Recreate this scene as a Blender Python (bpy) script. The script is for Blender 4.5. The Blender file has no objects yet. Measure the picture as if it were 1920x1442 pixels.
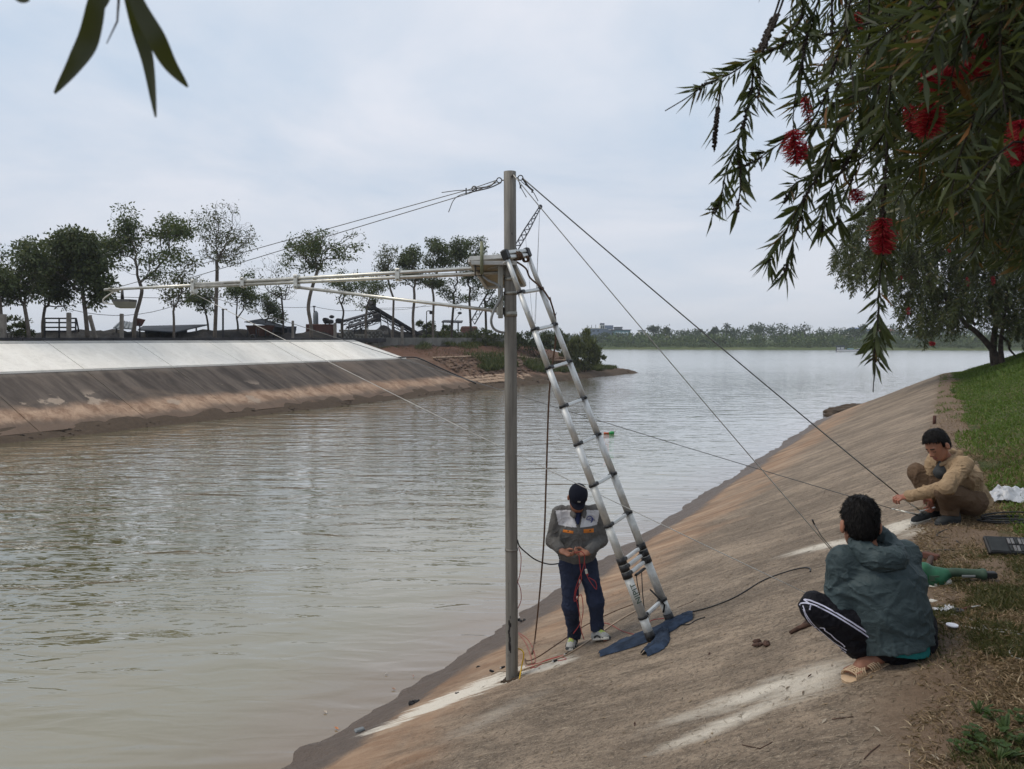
import bpy, math, random
import numpy as np
from mathutils import Vector, Matrix
from mathutils.bvhtree import BVHTree

SC = bpy.context.scene
COL = SC.collection
PI = math.pi
R = math.radians

# ------------------------------------------------------------------ camera, sky, sun, exposure
CAM_Z = 4.1                       # eye height over the water (water is z = 0)
PITCH = math.atan(86 / 1440.0)    # the lens looks slightly down
cam_d = bpy.data.cameras.new("camera")
cam = bpy.data.objects.new("camera", cam_d)
COL.objects.link(cam)
cam.location = (0, 0, CAM_Z)
cam.rotation_euler = (PI / 2 - PITCH, 0, 0)
cam_d.sensor_width = 36.0
cam_d.lens = 27.0
cam_d.clip_start = 0.05
cam_d.clip_end = 6000
cam_d.dof.use_dof = True
cam_d.dof.focus_distance = 8.0
cam_d.dof.aperture_fstop = 10.0
SC.camera = cam

world = bpy.data.worlds.new("World")
SC.world = world
world.use_nodes = True
wt = world.node_tree
for n in list(wt.nodes):
    wt.nodes.remove(n)
SUN_EL, SUN_AZ = R(56), R(-88)    # azimuth measured from +Y towards +X


def build_world():
    N = wt.nodes.new
    L = wt.links.new
    out = N("ShaderNodeOutputWorld")
    sky = N("ShaderNodeTexSky")
    sky.sky_type = 'NISHITA'
    sky.sun_disc = False
    sky.sun_elevation = SUN_EL
    sky.sun_rotation = SUN_AZ
    bg1 = N("ShaderNodeBackground")
    bg1.inputs["Strength"].default_value = 0.1
    L(sky.outputs[0], bg1.inputs["Color"])
    tc = N("ShaderNodeTexCoord")
    sep = N("ShaderNodeSeparateXYZ")
    L(tc.outputs["Generated"], sep.inputs[0])
    # project the view direction on a cloud deck
    zc = N("ShaderNodeMath"); zc.operation = 'MAXIMUM'; L(sep.outputs["Z"], zc.inputs[0]); zc.inputs[1].default_value = 0.0
    za = N("ShaderNodeMath"); za.operation = 'ADD'; L(zc.outputs[0], za.inputs[0]); za.inputs[1].default_value = 0.16
    dx = N("ShaderNodeMath"); dx.operation = 'DIVIDE'; L(sep.outputs["X"], dx.inputs[0]); L(za.outputs[0], dx.inputs[1])
    dy = N("ShaderNodeMath"); dy.operation = 'DIVIDE'; L(sep.outputs["Y"], dy.inputs[0]); L(za.outputs[0], dy.inputs[1])
    cmb = N("ShaderNodeCombineXYZ"); L(dx.outputs[0], cmb.inputs[0]); L(dy.outputs[0], cmb.inputs[1])
    n1 = N("ShaderNodeTexNoise"); n1.inputs["Scale"].default_value = 0.85; n1.inputs["Detail"].default_value = 6
    n1.inputs["Roughness"].default_value = 0.55; n1.inputs["Distortion"].default_value = 0.35
    L(cmb.outputs[0], n1.inputs["Vector"])
    r1 = N("ShaderNodeValToRGB")
    e = r1.color_ramp.elements
    e[0].position = 0.38; e[0].color = (0.560, 0.665, 0.800, 1)
    e[1].position = 0.60; e[1].color = (0.790, 0.820, 0.895, 1)
    m = r1.color_ramp.elements.new(0.5); m.color = (0.680, 0.745, 0.845, 1)
    L(n1.outputs["Fac"], r1.inputs["Fac"])
    # towards the horizon the deck thickens to one pale lilac grey
    hz = N("ShaderNodeMapRange"); hz.inputs[1].default_value = 0.0; hz.inputs[2].default_value = 0.30
    hz.inputs[3].default_value = 0.85; hz.inputs[4].default_value = 0.0
    L(sep.outputs["Z"], hz.inputs[0])
    mx = N("ShaderNodeMix"); mx.data_type = 'RGBA'
    L(hz.outputs[0], mx.inputs["Factor"]); L(r1.outputs["Color"], mx.inputs["A"])
    mx.inputs["B"].default_value = (0.655, 0.685, 0.760, 1)
    bg2 = N("ShaderNodeBackground"); bg2.inputs["Strength"].default_value = 1.0
    L(mx.outputs["Result"], bg2.inputs["Color"])
    ms = N("ShaderNodeMixShader"); ms.inputs[0].default_value = 0.92
    L(bg1.outputs[0], ms.inputs[1]); L(bg2.outputs[0], ms.inputs[2])
    L(ms.outputs[0], out.inputs["Surface"])


build_world()

sun_d = bpy.data.lights.new("sun", 'SUN')
sun_d.energy = 1.5
sun_d.angle = R(25)
sun_d.color = (1.0, 0.90, 0.76)
sun = bpy.data.objects.new("sun", sun_d)
COL.objects.link(sun)
sun.rotation_euler = (PI / 2 - SUN_EL, 0, PI - SUN_AZ)

vs = SC.view_settings
vs.view_transform = 'Standard'
vs.look = 'None'
vs.gamma = 1.0
vs.exposure = 0.06
vs.use_curve_mapping = False
SC.render.engine = 'CYCLES'
SC.cycles.use_denoising = True
try:
    SC.cycles.denoiser = 'OPENIMAGEDENOISE'
    SC.cycles.denoising_input_passes = 'RGB_ALBEDO_NORMAL'
except Exception:
    pass
SC.cycles.max_bounces = 6
SC.cycles.diffuse_bounces = 3
SC.cycles.glossy_bounces = 3
SC.cycles.transparent_max_bounces = 8
SC.cycles.volume_bounces = 1

# ------------------------------------------------------------------ geometry of the place
TH = math.radians(29.3)           # heading of the channel, from straight ahead towards the right
E = Vector((math.sin(TH), math.cos(TH), 0))      # along the channel
NV = Vector((-math.cos(TH), math.sin(TH), 0))    # from the near crest out over the water
S_END, R_END = 40.0, 5.0          # where the near bank turns off to the right


def W(s, d, z=0.0):
    v = E * s + NV * d
    return Vector((v.x, v.y, z))


def SD(x, y):
    return x * E.x + y * E.y, x * NV.x + y * NV.y


def ray(px, py):
    xc = (px - 960) / 1440.0
    yc = -(py - 721) / 1440.0
    return Vector((xc, math.cos(PITCH) + yc * math.sin(PITCH), -math.sin(PITCH) + yc * math.cos(PITCH)))


def at(px, py, Y):
    r = ray(px, py)
    t = Y / r.y
    return Vector((r.x * t, Y, CAM_Z + r.z * t))


def on_z(px, py, z):
    r = ray(px, py)
    t = (z - CAM_Z) / r.z
    return Vector((r.x * t, r.y * t, z))


def eff_d(s, d):
    s = np.asarray(s, float); d = np.asarray(d, float)
    rr = np.hypot(s - S_END, d + R_END) - R_END
    far = np.where(d > -R_END, rr, s - S_END - R_END)
    return np.where(s <= S_END, d, far)


def z_near(s, d):
    D = eff_d(s, d)
    slope = 2.5 - 0.47 * (np.sqrt(D * D + 0.02) + D - 0.14) * 0.5 * 1.0
    g = np.maximum(-D, 0)
    rise = 0.04 * g + 0.36 * np.minimum(np.maximum(g - 0.7, 0), 3.4)
    und = 0.018 * np.sin(0.9 * s + 0.6 * d) + 0.012 * np.sin(2.3 * d - 1.1 * s)
    return slope + rise + und * np.clip(D * 1.2, 0, 1)


def zn(x, y):
    s, d = SD(x, y)
    return float(z_near(s, d))


def on_bank(px, py, lift=0.0):
    r = ray(px, py)
    o = Vector((0, 0, CAM_Z))
    t, step = 0.8, 0.02
    prev = t
    while t < 90:
        p = o + r * t
        if p.z <= zn(p.x, p.y):
            break
        prev = t
        t += step
        step *= 1.01
    a, b = prev, t
    for _ in range(30):
        m = (a + b) / 2
        p = o + r * m
        if p.z <= zn(p.x, p.y):
            b = m
        else:
            a = m
    p = o + r * b
    return Vector((p.x, p.y, p.z + lift))


def gp(x, y, lift=0.0):
    return Vector((x, y, zn(x, y) + lift))


# ------------------------------------------------------------------ small helpers
def tag(o, label=None, cat=None, group=None, kind=None):
    if label: o["label"] = label
    if cat: o["category"] = cat
    if group: o["group"] = group
    if kind: o["kind"] = kind
    return o


def empty(name, loc=(0, 0, 0), label=None, cat=None, group=None, kind=None, parent=None):
    o = bpy.data.objects.new(name, None)
    COL.objects.link(o)
    o.location = loc
    if parent is not None:
        o.parent = parent
        o.location = Vector(loc) - world_loc(parent)
    o.empty_display_size = 0.1
    return tag(o, label, cat, group, kind)


class NT:
    """terse node building"""

    def __init__(self, name):
        self.m = bpy.data.materials.new(name)
        self.m.use_nodes = True
        self.t = self.m.node_tree
        self.b = self.t.nodes["Principled BSDF"]

    def put(self, sock, v):
        if v is None:
            return
        if isinstance(v, bpy.types.NodeSocket):
            self.t.links.new(v, sock)
        elif isinstance(v, (tuple, list)) and len(v) == 3 and sock.type == 'RGBA':
            sock.default_value = (*v, 1)
        else:
            sock.default_value = v

    def n(self, typ, _set=None, **inp):
        nd = self.t.nodes.new("ShaderNode" + typ)
        for k, v in (_set or {}).items():
            setattr(nd, k, v)
        for k, v in inp.items():
            key = k.replace("_", " ")
            self.put(nd.inputs[key] if key in nd.inputs else nd.inputs[int(k[1:])], v)
        return nd

    def coord(self, which="Object"):
        return self.n("TexCoord").outputs[which]

    def math(self, op, a, b=0.0, c=None, clamp=False):
        nd = self.n("Math", {"operation": op, "use_clamp": clamp})
        self.put(nd.inputs[0], a); self.put(nd.inputs[1], b)
        if c is not None: self.put(nd.inputs[2], c)
        return nd.outputs[0]

    def noise(self, vec, scale, detail=4, rough=0.55, dist=0.0, stretch=None, rot=None):
        if stretch or rot:
            mp = self.n("Mapping")
            self.put(mp.inputs["Vector"], vec)
            if stretch: mp.inputs["Scale"].default_value = stretch
            if rot: mp.inputs["Rotation"].default_value = rot
            vec = mp.outputs[0]
        nd = self.n("TexNoise", Scale=scale, Detail=detail, Roughness=rough, Distortion=dist)
        self.put(nd.inputs["Vector"], vec)
        return nd.outputs["Fac"]

    def ramp(self, fac, stops):
        nd = self.n("ValToRGB")
        e = nd.color_ramp.elements
        while len(e) < len(stops): e.new(0.5)
        for i, (p, c) in enumerate(stops):
            e[i].position = p
            e[i].color = (c, c, c, 1) if not isinstance(c, (tuple, list)) else (*c, 1)
        self.put(nd.inputs["Fac"], fac)
        return nd.outputs["Color"]

    def smooth(self, v, a, b, lo=0.0, hi=1.0):
        nd = self.n("MapRange", {"interpolation_type": 'SMOOTHSTEP'})
        self.put(nd.inputs[0], v)
        for i, x in enumerate((a, b, lo, hi)): self.put(nd.inputs[i + 1], x)
        return nd.outputs[0]

    def mix(self, f, a, b, blend='MIX'):
        nd = self.n("Mix", {"data_type": 'RGBA', "blend_type": blend})
        self.put(nd.inputs["Factor"], f); self.put(nd.inputs["A"], a); self.put(nd.inputs["B"], b)
        return nd.outputs["Result"]

    def bump(self, h, dist, strength=1.0, normal=None):
        nd = self.n("Bump", Strength=strength, Distance=dist)
        self.put(nd.inputs["Height"], h)
        if normal: self.put(nd.inputs["Normal"], normal)
        return nd.outputs[0]

    def out(self, color=None, rough=None, metal=None, normal=None, spec=None, **kw):
        self.put(self.b.inputs["Base Color"], color)
        self.put(self.b.inputs["Roughness"], rough)
        self.put(self.b.inputs["Metallic"], metal)
        self.put(self.b.inputs["Normal"], normal)
        self.put(self.b.inputs["Specular IOR Level"], spec)
        for k, v in kw.items():
            self.put(self.b.inputs[k.replace("_", " ")], v)
        return self.m


def plain(name, col, rough=0.6, metal=0.0, var=0.25, scale=6.0, bump=0.0, spec=0.4, bscale=60.0):
    t = NT(name)
    co = t.coord()
    f = t.noise(co, scale, 5, 0.6)
    dark = tuple(c * (1 - var) for c in col)
    lite = tuple(min(1, c * (1 + var)) for c in col)
    c = t.mix(t.smooth(f, 0.3, 0.7), dark, lite)
    nm = t.bump(t.noise(co, bscale, 4), bump) if bump else None
    rg = t.math('ADD', t.math('MULTIPLY', t.noise(co, scale * 2.3, 3), 0.25), rough - 0.12)
    return t.out(c, rg, metal, nm, spec)


class MB:
    """mesh builder: shapes collected, linked as ONE object"""

    def __init__(self):
        self.v = []; self.f = []; self.mi = []; self.sm = []

    def add(self, vs, fs, mi=0, smooth=False):
        o = len(self.v)
        self.v += [tuple(p) for p in vs]
        for f in fs:
            self.f.append(tuple(i + o for i in f)); self.mi.append(mi); self.sm.append(smooth)
        return self

    def box(self, c, size, rot=None, mi=0, bevel=0.0, taper=1.0):
        sx, sy, sz = (x / 2 for x in size)
        M = rot if rot is not None else Matrix.Identity(3)
        c = Vector(c)
        if bevel <= 0:
            P = [(-sx, -sy, -sz), (sx, -sy, -sz), (sx, sy, -sz), (-sx, sy, -sz), (-sx * taper, -sy * taper, sz), (sx * taper, -sy * taper, sz), (sx * taper, sy * taper, sz), (-sx * taper, sy * taper, sz)]
            F = [(3, 2, 1, 0), (4, 5, 6, 7), (0, 1, 5, 4), (1, 2, 6, 5), (2, 3, 7, 6), (3, 0, 4, 7)]
            return self.add([c + M @ Vector(p) for p in P], F, mi)
        b = min(bevel, sx * .9, sy * .9, sz * .9)
        P = []; F = []
        for z, k in ((-sz, b), (-sz + b, 0), (sz - b, 0), (sz, b)):
            x, y = sx - k, sy - k
            P += [(-x + b * .6, -y, z), (x - b * .6, -y, z), (x, -y + b * .6, z), (x, y - b * .6, z), (x - b * .6, y, z), (-x + b * .6, y, z), (-x, y - b * .6, z), (-x, -y + b * .6, z)]
        for l in range(3):
            for i in range(8):
                j = (i + 1) % 8
                F.append((l * 8 + i, l * 8 + j, l * 8 + 8 + j, l * 8 + 8 + i))
        F.append(tuple(reversed(range(8)))); F.append(tuple(range(24, 32)))
        return self.add([c + M @ Vector(p) for p in P], F, mi)

    def tube(self, pts, r, n=8, mi=0, caps=True, smooth=True, flat=None):
        pts = [Vector(p) for p in pts]
        m = len(pts)
        rad = r if isinstance(r, (list, tuple)) else [r] * m
        up = Vector((0, 0, 1))
        prev = None
        V = []; F = []
        for i, p in enumerate(pts):
            t = (pts[min(i + 1, m - 1)] - pts[max(i - 1, 0)])
            if t.length < 1e-9: t = Vector((0, 0, 1))
            t.normalize()
            if prev is None:
                a = t.cross(up)
                if a.length < 0.05: a = t.cross(Vector((1, 0, 0)))
                a.normalize()
            else:
                a = prev - t * prev.dot(t)
                if a.length < 1e-6: a = t.orthogonal()
                a.normalize()
            prev = a
            b = t.cross(a)
            for k in range(n):
                w = 2 * PI * k / n
                V.append(p + (a * math.cos(w) + b * math.sin(w) * (flat or 1.0)) * rad[i])
        for i in range(m - 1):
            for k in range(n):
                k2 = (k + 1) % n
                F.append((i * n + k, i * n + k2, (i + 1) * n + k2, (i + 1) * n + k))
        self.add(V, F, mi, smooth)
        if caps:
            o = len(self.v) - len(V)
            self.f.append(tuple(o + k for k in reversed(range(n)))); self.mi.append(mi); self.sm.append(False)
            self.f.append(tuple(o + (m - 1) * n + k for k in range(n))); self.mi.append(mi); self.sm.append(False)
        return self

    def ring(self, c, axis, rad, r, n=20, k=8, mi=0):
        axis = Vector(axis).normalized()
        a = axis.orthogonal().normalized(); b = axis.cross(a)
        P = [Vector(c) + (a * math.cos(2 * PI * i / n) + b * math.sin(2 * PI * i / n)) * rad for i in range(n)]
        V = []; F = []
        for i, p in enumerate(P):
            o = (p - Vector(c)).normalized()
            for j in range(k):
                w = 2 * PI * j / k
                V.append(p + o * math.cos(w) * r + axis * math.sin(w) * r)
        for i in range(n):
            for j in range(k):
                F.append((i * k + j, ((i + 1) % n) * k + j, ((i + 1) % n) * k + (j + 1) % k, i * k + (j + 1) % k))
        return self.add(V, F, mi, True)

    def prism(self, poly, axis_vec, mi=0):
        n = len(poly); a = Vector(axis_vec)
        V = [Vector(p) for p in poly] + [Vector(p) + a for p in poly]
        F = [tuple(range(n))[::-1], tuple(range(n, 2 * n))] + [(i, (i + 1) % n, n + (i + 1) % n, n + i) for i in range(n)]
        return self.add(V, F, mi)

    def ball(self, c, r, n=10, m=7, mi=0, jit=0.0, rng=None):
        rx, ry, rz = r if isinstance(r, (tuple, list)) else (r, r, r)
        V = [Vector(c) + Vector((0, 0, -rz))]; F = []
        for j in range(1, m):
            ph = -PI / 2 + PI * j / m
            for i in range(n):
                w = 2 * PI * i / n
                k = 1 + (rng.uniform(-jit, jit) if rng else 0)
                V.append(Vector(c) + Vector((rx * math.cos(ph) * math.cos(w), ry * math.cos(ph) * math.sin(w), rz * math.sin(ph))) * k)
        V.append(Vector(c) + Vector((0, 0, rz)))
        for i in range(n):
            F.append((0, 1 + (i + 1) % n, 1 + i))
        for j in range(m - 2):
            for i in range(n):
                a = 1 + j * n
                F.append((a + i, a + (i + 1) % n, a + n + (i + 1) % n, a + n + i))
        a = 1 + (m - 2) * n
        for i in range(n):
            F.append((a + i, a + (i + 1) % n, len(V) - 1))
        return self.add(V, F, mi, True)

    def build(self, name, mats, parent=None, origin=None):
        me = bpy.data.meshes.new(name)
        o0 = Vector(origin) if origin is not None else Vector((0, 0, 0))
        me.from_pydata([tuple(Vector(p) - o0) for p in self.v], [], self.f)
        for m in (mats if isinstance(mats, (list, tuple)) else [mats]):
            me.materials.append(m)
        if any(self.mi): me.polygons.foreach_set("material_index", self.mi)
        if any(self.sm): me.polygons.foreach_set("use_smooth", self.sm)
        me.update()
        ob = bpy.data.objects.new(name, me)
        COL.objects.link(ob)
        if parent is not None:
            ob.parent = parent
            ob.location = o0 - world_loc(parent)
        else:
            ob.location = o0
        return ob


def world_loc(o):
    v = Vector((0, 0, 0))
    while o is not None:
        v += o.location
        o = o.parent
    return v


def np_mesh(name, V, F, mats, parent=None, smooth=False, mi=None, origin=None):
    """V (n,3), F (m,k) arrays in world coordinates"""
    V = np.asarray(V, np.float32); F = np.asarray(F, np.int32)
    o0 = Vector(origin) if origin is not None else (world_loc(parent) if parent is not None else Vector((0, 0, 0)))
    V = V - np.array(o0, np.float32)
    me = bpy.data.meshes.new(name)
    k = F.shape[1]
    me.vertices.add(len(V)); me.vertices.foreach_set("co", V.ravel())
    me.loops.add(F.size); me.loops.foreach_set("vertex_index", F.ravel())
    me.polygons.add(len(F))
    me.polygons.foreach_set("loop_start", np.arange(0, F.size, k, dtype=np.int32))
    me.polygons.foreach_set("loop_total", np.full(len(F), k, np.int32))
    for m in (mats if isinstance(mats, (list, tuple)) else [mats]):
        me.materials.append(m)
    if mi is not None: me.polygons.foreach_set("material_index", np.asarray(mi, np.int32))
    if smooth: me.polygons.foreach_set("use_smooth", np.ones(len(F), bool))
    me.update(calc_edges=True)
    ob = bpy.data.objects.new(name, me)
    COL.objects.link(ob)
    if parent is not None:
        ob.parent = parent
        ob.location = o0 - world_loc(parent)
    else:
        ob.location = o0
    return ob


def copy_obj(o, parent=None, loc=None):
    c = o.copy()
    COL.objects.link(c)
    if parent is not None: c.parent = parent
    if loc is not None: c.location = loc
    return c


def sag(a, b, drop, n=16):
    a = Vector(a); b = Vector(b)
    return [a.lerp(b, i / n) - Vector((0, 0, drop * 4 * (i / n) * (1 - i / n))) for i in range(n + 1)]


def spline(pts, n=8):
    """Catmull-Rom through points"""
    P = [Vector(p) for p in pts]
    P = [P[0] * 2 - P[1]] + P + [P[-1] * 2 - P[-2]]
    out = []
    for i in range(1, len(P) - 2):
        for k in range(n):
            t = k / n
            a, b, c, d = P[i - 1], P[i], P[i + 1], P[i + 2]
            out.append(0.5 * ((2 * b) + (c - a) * t + (2 * a - 5 * b + 4 * c - d) * t * t + (3 * b - a - 3 * c + d) * t ** 3))
    out.append(P[-2])
    return out


def hash3(ix, iy, iz, seed=0):
    h = (ix.astype(np.int64) * 374761393 + iy.astype(np.int64) * 668265263 + iz.astype(np.int64) * 2147483647 + seed * 974711) & 0xFFFFFFFF
    h = ((h ^ (h >> 13)) * 1274126177) & 0xFFFFFFFF
    return ((h ^ (h >> 16)) & 0xFFFF) / 32768.0 - 1.0


def vnoise(P, seed=0):
    """value noise in [-1,1] at P (n,3)"""
    i = np.floor(P).astype(np.int64); f = P - i
    u = f * f * (3 - 2 * f)
    r = 0
    for dx in (0, 1):
        wx = u[:, 0] if dx else 1 - u[:, 0]
        for dy in (0, 1):
            wy = u[:, 1] if dy else 1 - u[:, 1]
            for dz in (0, 1):
                wz = u[:, 2] if dz else 1 - u[:, 2]
                r = r + wx * wy * wz * hash3(i[:, 0] + dx, i[:, 1] + dy, i[:, 2] + dz, seed)
    return r


def frame_from(z, hint=(0, 0, 1)):
    z = Vector(z).normalized(); h = Vector(hint)
    x = h.cross(z)
    if x.length < 1e-4: x = z.orthogonal()
    x.normalize(); y = z.cross(x)
    return Matrix((x, y, z)).transposed()

# ------------------------------------------------------------------ the setting: materials
def local_px(px, py):
    """pixel on the near bank -> bank coordinates (x = -d, y = s)"""
    p = on_bank(px, py)
    s, d = SD(p.x, p.y)
    return -d, s


def ell_mask(t, co, pa, pb, wid, nz, soft=0.6):
    """soft elongated stain between two bank points"""
    (xa, ya), (xb, yb) = pa, pb
    ln = math.hypot(xb - xa, yb - ya) / 2
    ang = math.atan2(yb - ya, xb - xa)
    mp = t.n("Mapping", {"vector_type": 'TEXTURE'})
    t.put(mp.inputs["Vector"], co)
    mp.inputs["Location"].default_value = ((xa + xb) / 2, (ya + yb) / 2, 0)
    mp.inputs["Rotation"].default_value = (0, 0, ang)
    mp.inputs["Scale"].default_value = (ln, wid, 1e3)
    ln_ = t.n("VectorMath", {"operation": 'LENGTH'})
    t.put(ln_.inputs[0], mp.outputs[0])
    v = t.math('ADD', ln_.outputs["Value"], nz)
    return t.smooth(v, 1.0 + soft * 0.4, 1.0 - soft)


def mat_near_concrete():
    t = NT("weathered_concrete")
    co = t.coord()
    sep = t.n("SeparateXYZ"); t.put(sep.inputs[0], co)
    x, y, z = sep.outputs[0], sep.outputs[1], sep.outputs[2]
    streak = t.noise(co, 1.0, 6, 0.68, 0.7, stretch=(0.75, 2.3, 1.0))      # washed lines run down the slope
    fine = t.noise(co, 1.0, 5, 0.65, 0.5, stretch=(5, 26, 5))
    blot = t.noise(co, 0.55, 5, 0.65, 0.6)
    grain = t.noise(co, 95, 3, 0.7)
    grit = t.noise(co, 34, 4, 0.75)
    mid = t.noise(co, 1.0, 6, 0.75, 0.8, stretch=(3.2, 8.5, 3))
    base = t.mix(t.smooth(t.math('ADD', t.math('MULTIPLY', streak, 0.55), t.math('MULTIPLY', mid, 0.45)), 0.36, 0.64), (0.155, 0.119, 0.087), (0.395, 0.307, 0.224))
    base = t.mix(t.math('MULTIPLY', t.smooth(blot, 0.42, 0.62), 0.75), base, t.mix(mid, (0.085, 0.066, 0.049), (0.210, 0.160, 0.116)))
    base = t.mix(t.math('MULTIPLY', t.smooth(fine, 0.50, 0.72), 0.48), base, (0.47, 0.385, 0.285))
    base = t.mix(t.math('MULTIPLY', t.smooth(grit, 0.50, 0.62), 0.55), base, (0.052, 0.043, 0.036))
    base = t.mix(t.math('MULTIPLY', t.smooth(t.noise(co, 62, 3, 0.75), 0.57, 0.68), 0.6), base, (0.50, 0.42, 0.32))
    # rust coloured silt band above the waterline, then wet mud
    nz = t.math('ADD', z, t.math('MULTIPLY', t.math('SUBTRACT', t.noise(co, 0.8, 5, 0.6, 0.6, stretch=(0.5, 1.5, 1)), 0.5), 1.1))
    b1 = t.math('MULTIPLY', t.smooth(nz, 1.25, 0.75), t.smooth(nz, 0.05, 0.45))
    orange = t.mix(t.smooth(streak, 0.35, 0.7), (0.270, 0.160, 0.095), (0.47, 0.325, 0.215))
    base = t.mix(t.math('MULTIPLY', b1, t.smooth(t.noise(co, 0.9, 5, 0.65, 0.6), 0.30, 0.62, 0.25, 0.9)), base, orange)
    nz2 = t.math('ADD', z, t.math('MULTIPLY', t.math('SUBTRACT', t.noise(co, 1.6, 6, 0.65, 0.5), 0.5), 0.34))
    mud = t.smooth(nz2, 0.46, 0.30)
    mudc = t.mix(t.noise(co, 7, 5, 0.7), (0.085, 0.063, 0.048), (0.165, 0.125, 0.098))
    base = t.mix(mud, base, mudc)
    # cement washed out of the holes that were drilled for pole and anchors
    sn = t.math('MULTIPLY', t.math('SUBTRACT', t.noise(co, 1.0, 6, 0.7, 0.4, stretch=(2.2, 9, 2)), 0.5), 2.0)
    sn2 = t.math('MULTIPLY', t.math('SUBTRACT', t.noise(co, 1.0, 6, 0.7, 0.3, stretch=(1.4, 16, 2)), 0.5), 3.0)
    cem = None
    for (a, b, w, k, n_, sf) in (((1010, 1245), (715, 1362), 0.30, 1.0, sn2, 0.35), ((985, 1262), (1085, 1232), 0.16, 0.8, sn, 0.5),
                          ((1590, 1235), (1250, 1358), 0.14, .88, sn, 1.1), ((1520, 1285), (1230, 1412), 0.10, 0.85, sn, 1.1), ((1600, 1240), (1420, 1320), 0.27, 0.72, sn, 0.9),
                          ((1755, 972), (1630, 1005), 0.30, 1.0, sn, 0.7), ((1660, 1000), (1460, 1042), 0.16, 0.9, sn, 0.9), ((1745, 985), (1690, 1012), 0.16, 0.7, sn, 0.9),
                          ((1010, 1300), (830, 1392), 0.2, 0.28, sn, 1.2)):
        mk = t.math('MULTIPLY', ell_mask(t, co, local_px(*a), local_px(*b), w, n_, sf), k)
        cem = mk if cem is None else t.math('MAXIMUM', cem, mk)
    cemc = t.mix(grit, (0.62, 0.56, 0.46), (0.82, 0.76, 0.66))
    base = t.mix(cem, base, cemc)
    # trodden soil along the crest
    sx = t.math('ADD', x, t.math('MULTIPLY', t.math('SUBTRACT', t.noise(co, 1.7, 5, 0.65, 0.5), 0.5), 0.55))
    soil = t.smooth(sx, -0.30, 0.02)
    soilc = t.mix(t.noise(co, 9, 5, 0.7), (0.105, 0.070, 0.046), (0.235, 0.165, 0.110))
    base = t.mix(t.math('MULTIPLY', soil, t.math('SUBTRACT', 1.0, t.math('MULTIPLY', cem, 0.8))), base, soilc)
    base = t.mix(t.math('MULTIPLY', t.smooth(grain, 0.35, 0.75), 0.30), base, t.mix(0.5, base, (0.02, 0.018, 0.015)))
    rough = t.math('SUBTRACT', 0.92, t.math('MULTIPLY', mud, 0.42))
    h = t.math('ADD', t.math('MULTIPLY', grit, 1.0), t.math('ADD', t.math('MULTIPLY', fine, 0.5), t.math('MULTIPLY', grain, 0.25)))
    nm = t.bump(h, 0.016, 1.0)
    nm = t.bump(t.math('MULTIPLY', t.noise(co, 5, 5, 0.7), t.math('ADD', mud, 0.25)), 0.07, 0.8, nm)
    return t.out(base, rough, 0, nm, 0.3)


def mat_ground(name, cols, scale=3.0, bump=0.03):
    t = NT(name)
    co = t.coord()
    f = t.noise(co, scale, 6, 0.68, 0.4)
    g = t.noise(co, scale * 9, 5, 0.7)
    c = t.ramp(f, [(0.3, cols[0]), (0.5, cols[1]), (0.7, cols[2])])
    c = t.mix(t.math('MULTIPLY', t.smooth(g, 0.45, 0.8), 0.5), c, cols[0])
    return t.out(c, 0.93, 0, t.bump(t.math('ADD', f, t.math('MULTIPLY', g, 0.5)), bump), 0.2)


def mat_water():
    t = NT("river_water")
    co = t.coord()
    # wind ripples, crests lying across the view
    a = t.noise(co, 1.0, 2, 0.45, 0.5, stretch=(0.42, 1.25, 1), rot=(0, 0, R(9)))
    b = t.noise(co, 1.0, 2, 0.50, 0.9, stretch=(1.15, 3.6, 1), rot=(0, 0, R(-6)))
    c = t.noise(co, 1.0, 2, 0.5, 0.4, stretch=(4.5, 12.0, 1), rot=(0, 0, R(4)))
    patch = t.smooth(t.noise(co, 0.05, 3, 0.55), 0.35, 0.65)
    h = t.math('ADD', t.math('MULTIPLY', a, 0.24), t.math('MULTIPLY', b, t.math('ADD', 0.045, t.math('MULTIPLY', patch, 0.075))))
    h = t.math('ADD', h, t.math('MULTIPLY', c, t.math('ADD', 0.004, t.math('MULTIPLY', patch, 0.010))))
    sep = t.n("SeparateXYZ"); t.put(sep.inputs[0], co)
    lee = t.math('ADD', t.math('MULTIPLY', sep.outputs[0], -math.cos(TH)), t.math('MULTIPLY', sep.outputs[1], math.sin(TH)))
    nm = t.bump(t.math('MULTIPLY', h, t.smooth(lee, 5.2, 13, 0.50, 1.0)), 0.34, 1.0)
    # silt clouds near the near shore, greener in midstream
    dn = t.math('ADD', t.math('MULTIPLY', sep.outputs[0], -math.cos(TH)), t.math('MULTIPLY', sep.outputs[1], math.sin(TH)))
    dn = t.math('ADD', dn, t.math('MULTIPLY', t.noise(co, 0.5, 4, 0.6), 1.2))
    cc = t.mix(t.smooth(dn, 5.6, 8.2), (0.225, 0.165, 0.108), (0.232, 0.205, 0.122))
    cc = t.mix(t.smooth(dn, 8.0, 15.0), cc, (0.150, 0.135, 0.064))
    cc = t.mix(t.math('MULTIPLY', t.noise(co, 0.16, 4, 0.6), 0.4), cc, t.mix(0.4, cc, (0.07, 0.065, 0.04)))
    cc = t.mix(t.smooth(sep.outputs[1], 45, 110), cc, (0.29, 0.28, 0.225))  # body colour paled far out to stand in for surface glare
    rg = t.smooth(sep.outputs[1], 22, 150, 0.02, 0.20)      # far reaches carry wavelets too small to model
    return t.out(cc, rg, 0, nm, 0.5, IOR=1.40, Coat_Weight=1.0, Coat_Roughness=rg, Coat_IOR=1.36, Coat_Normal=nm)


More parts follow.
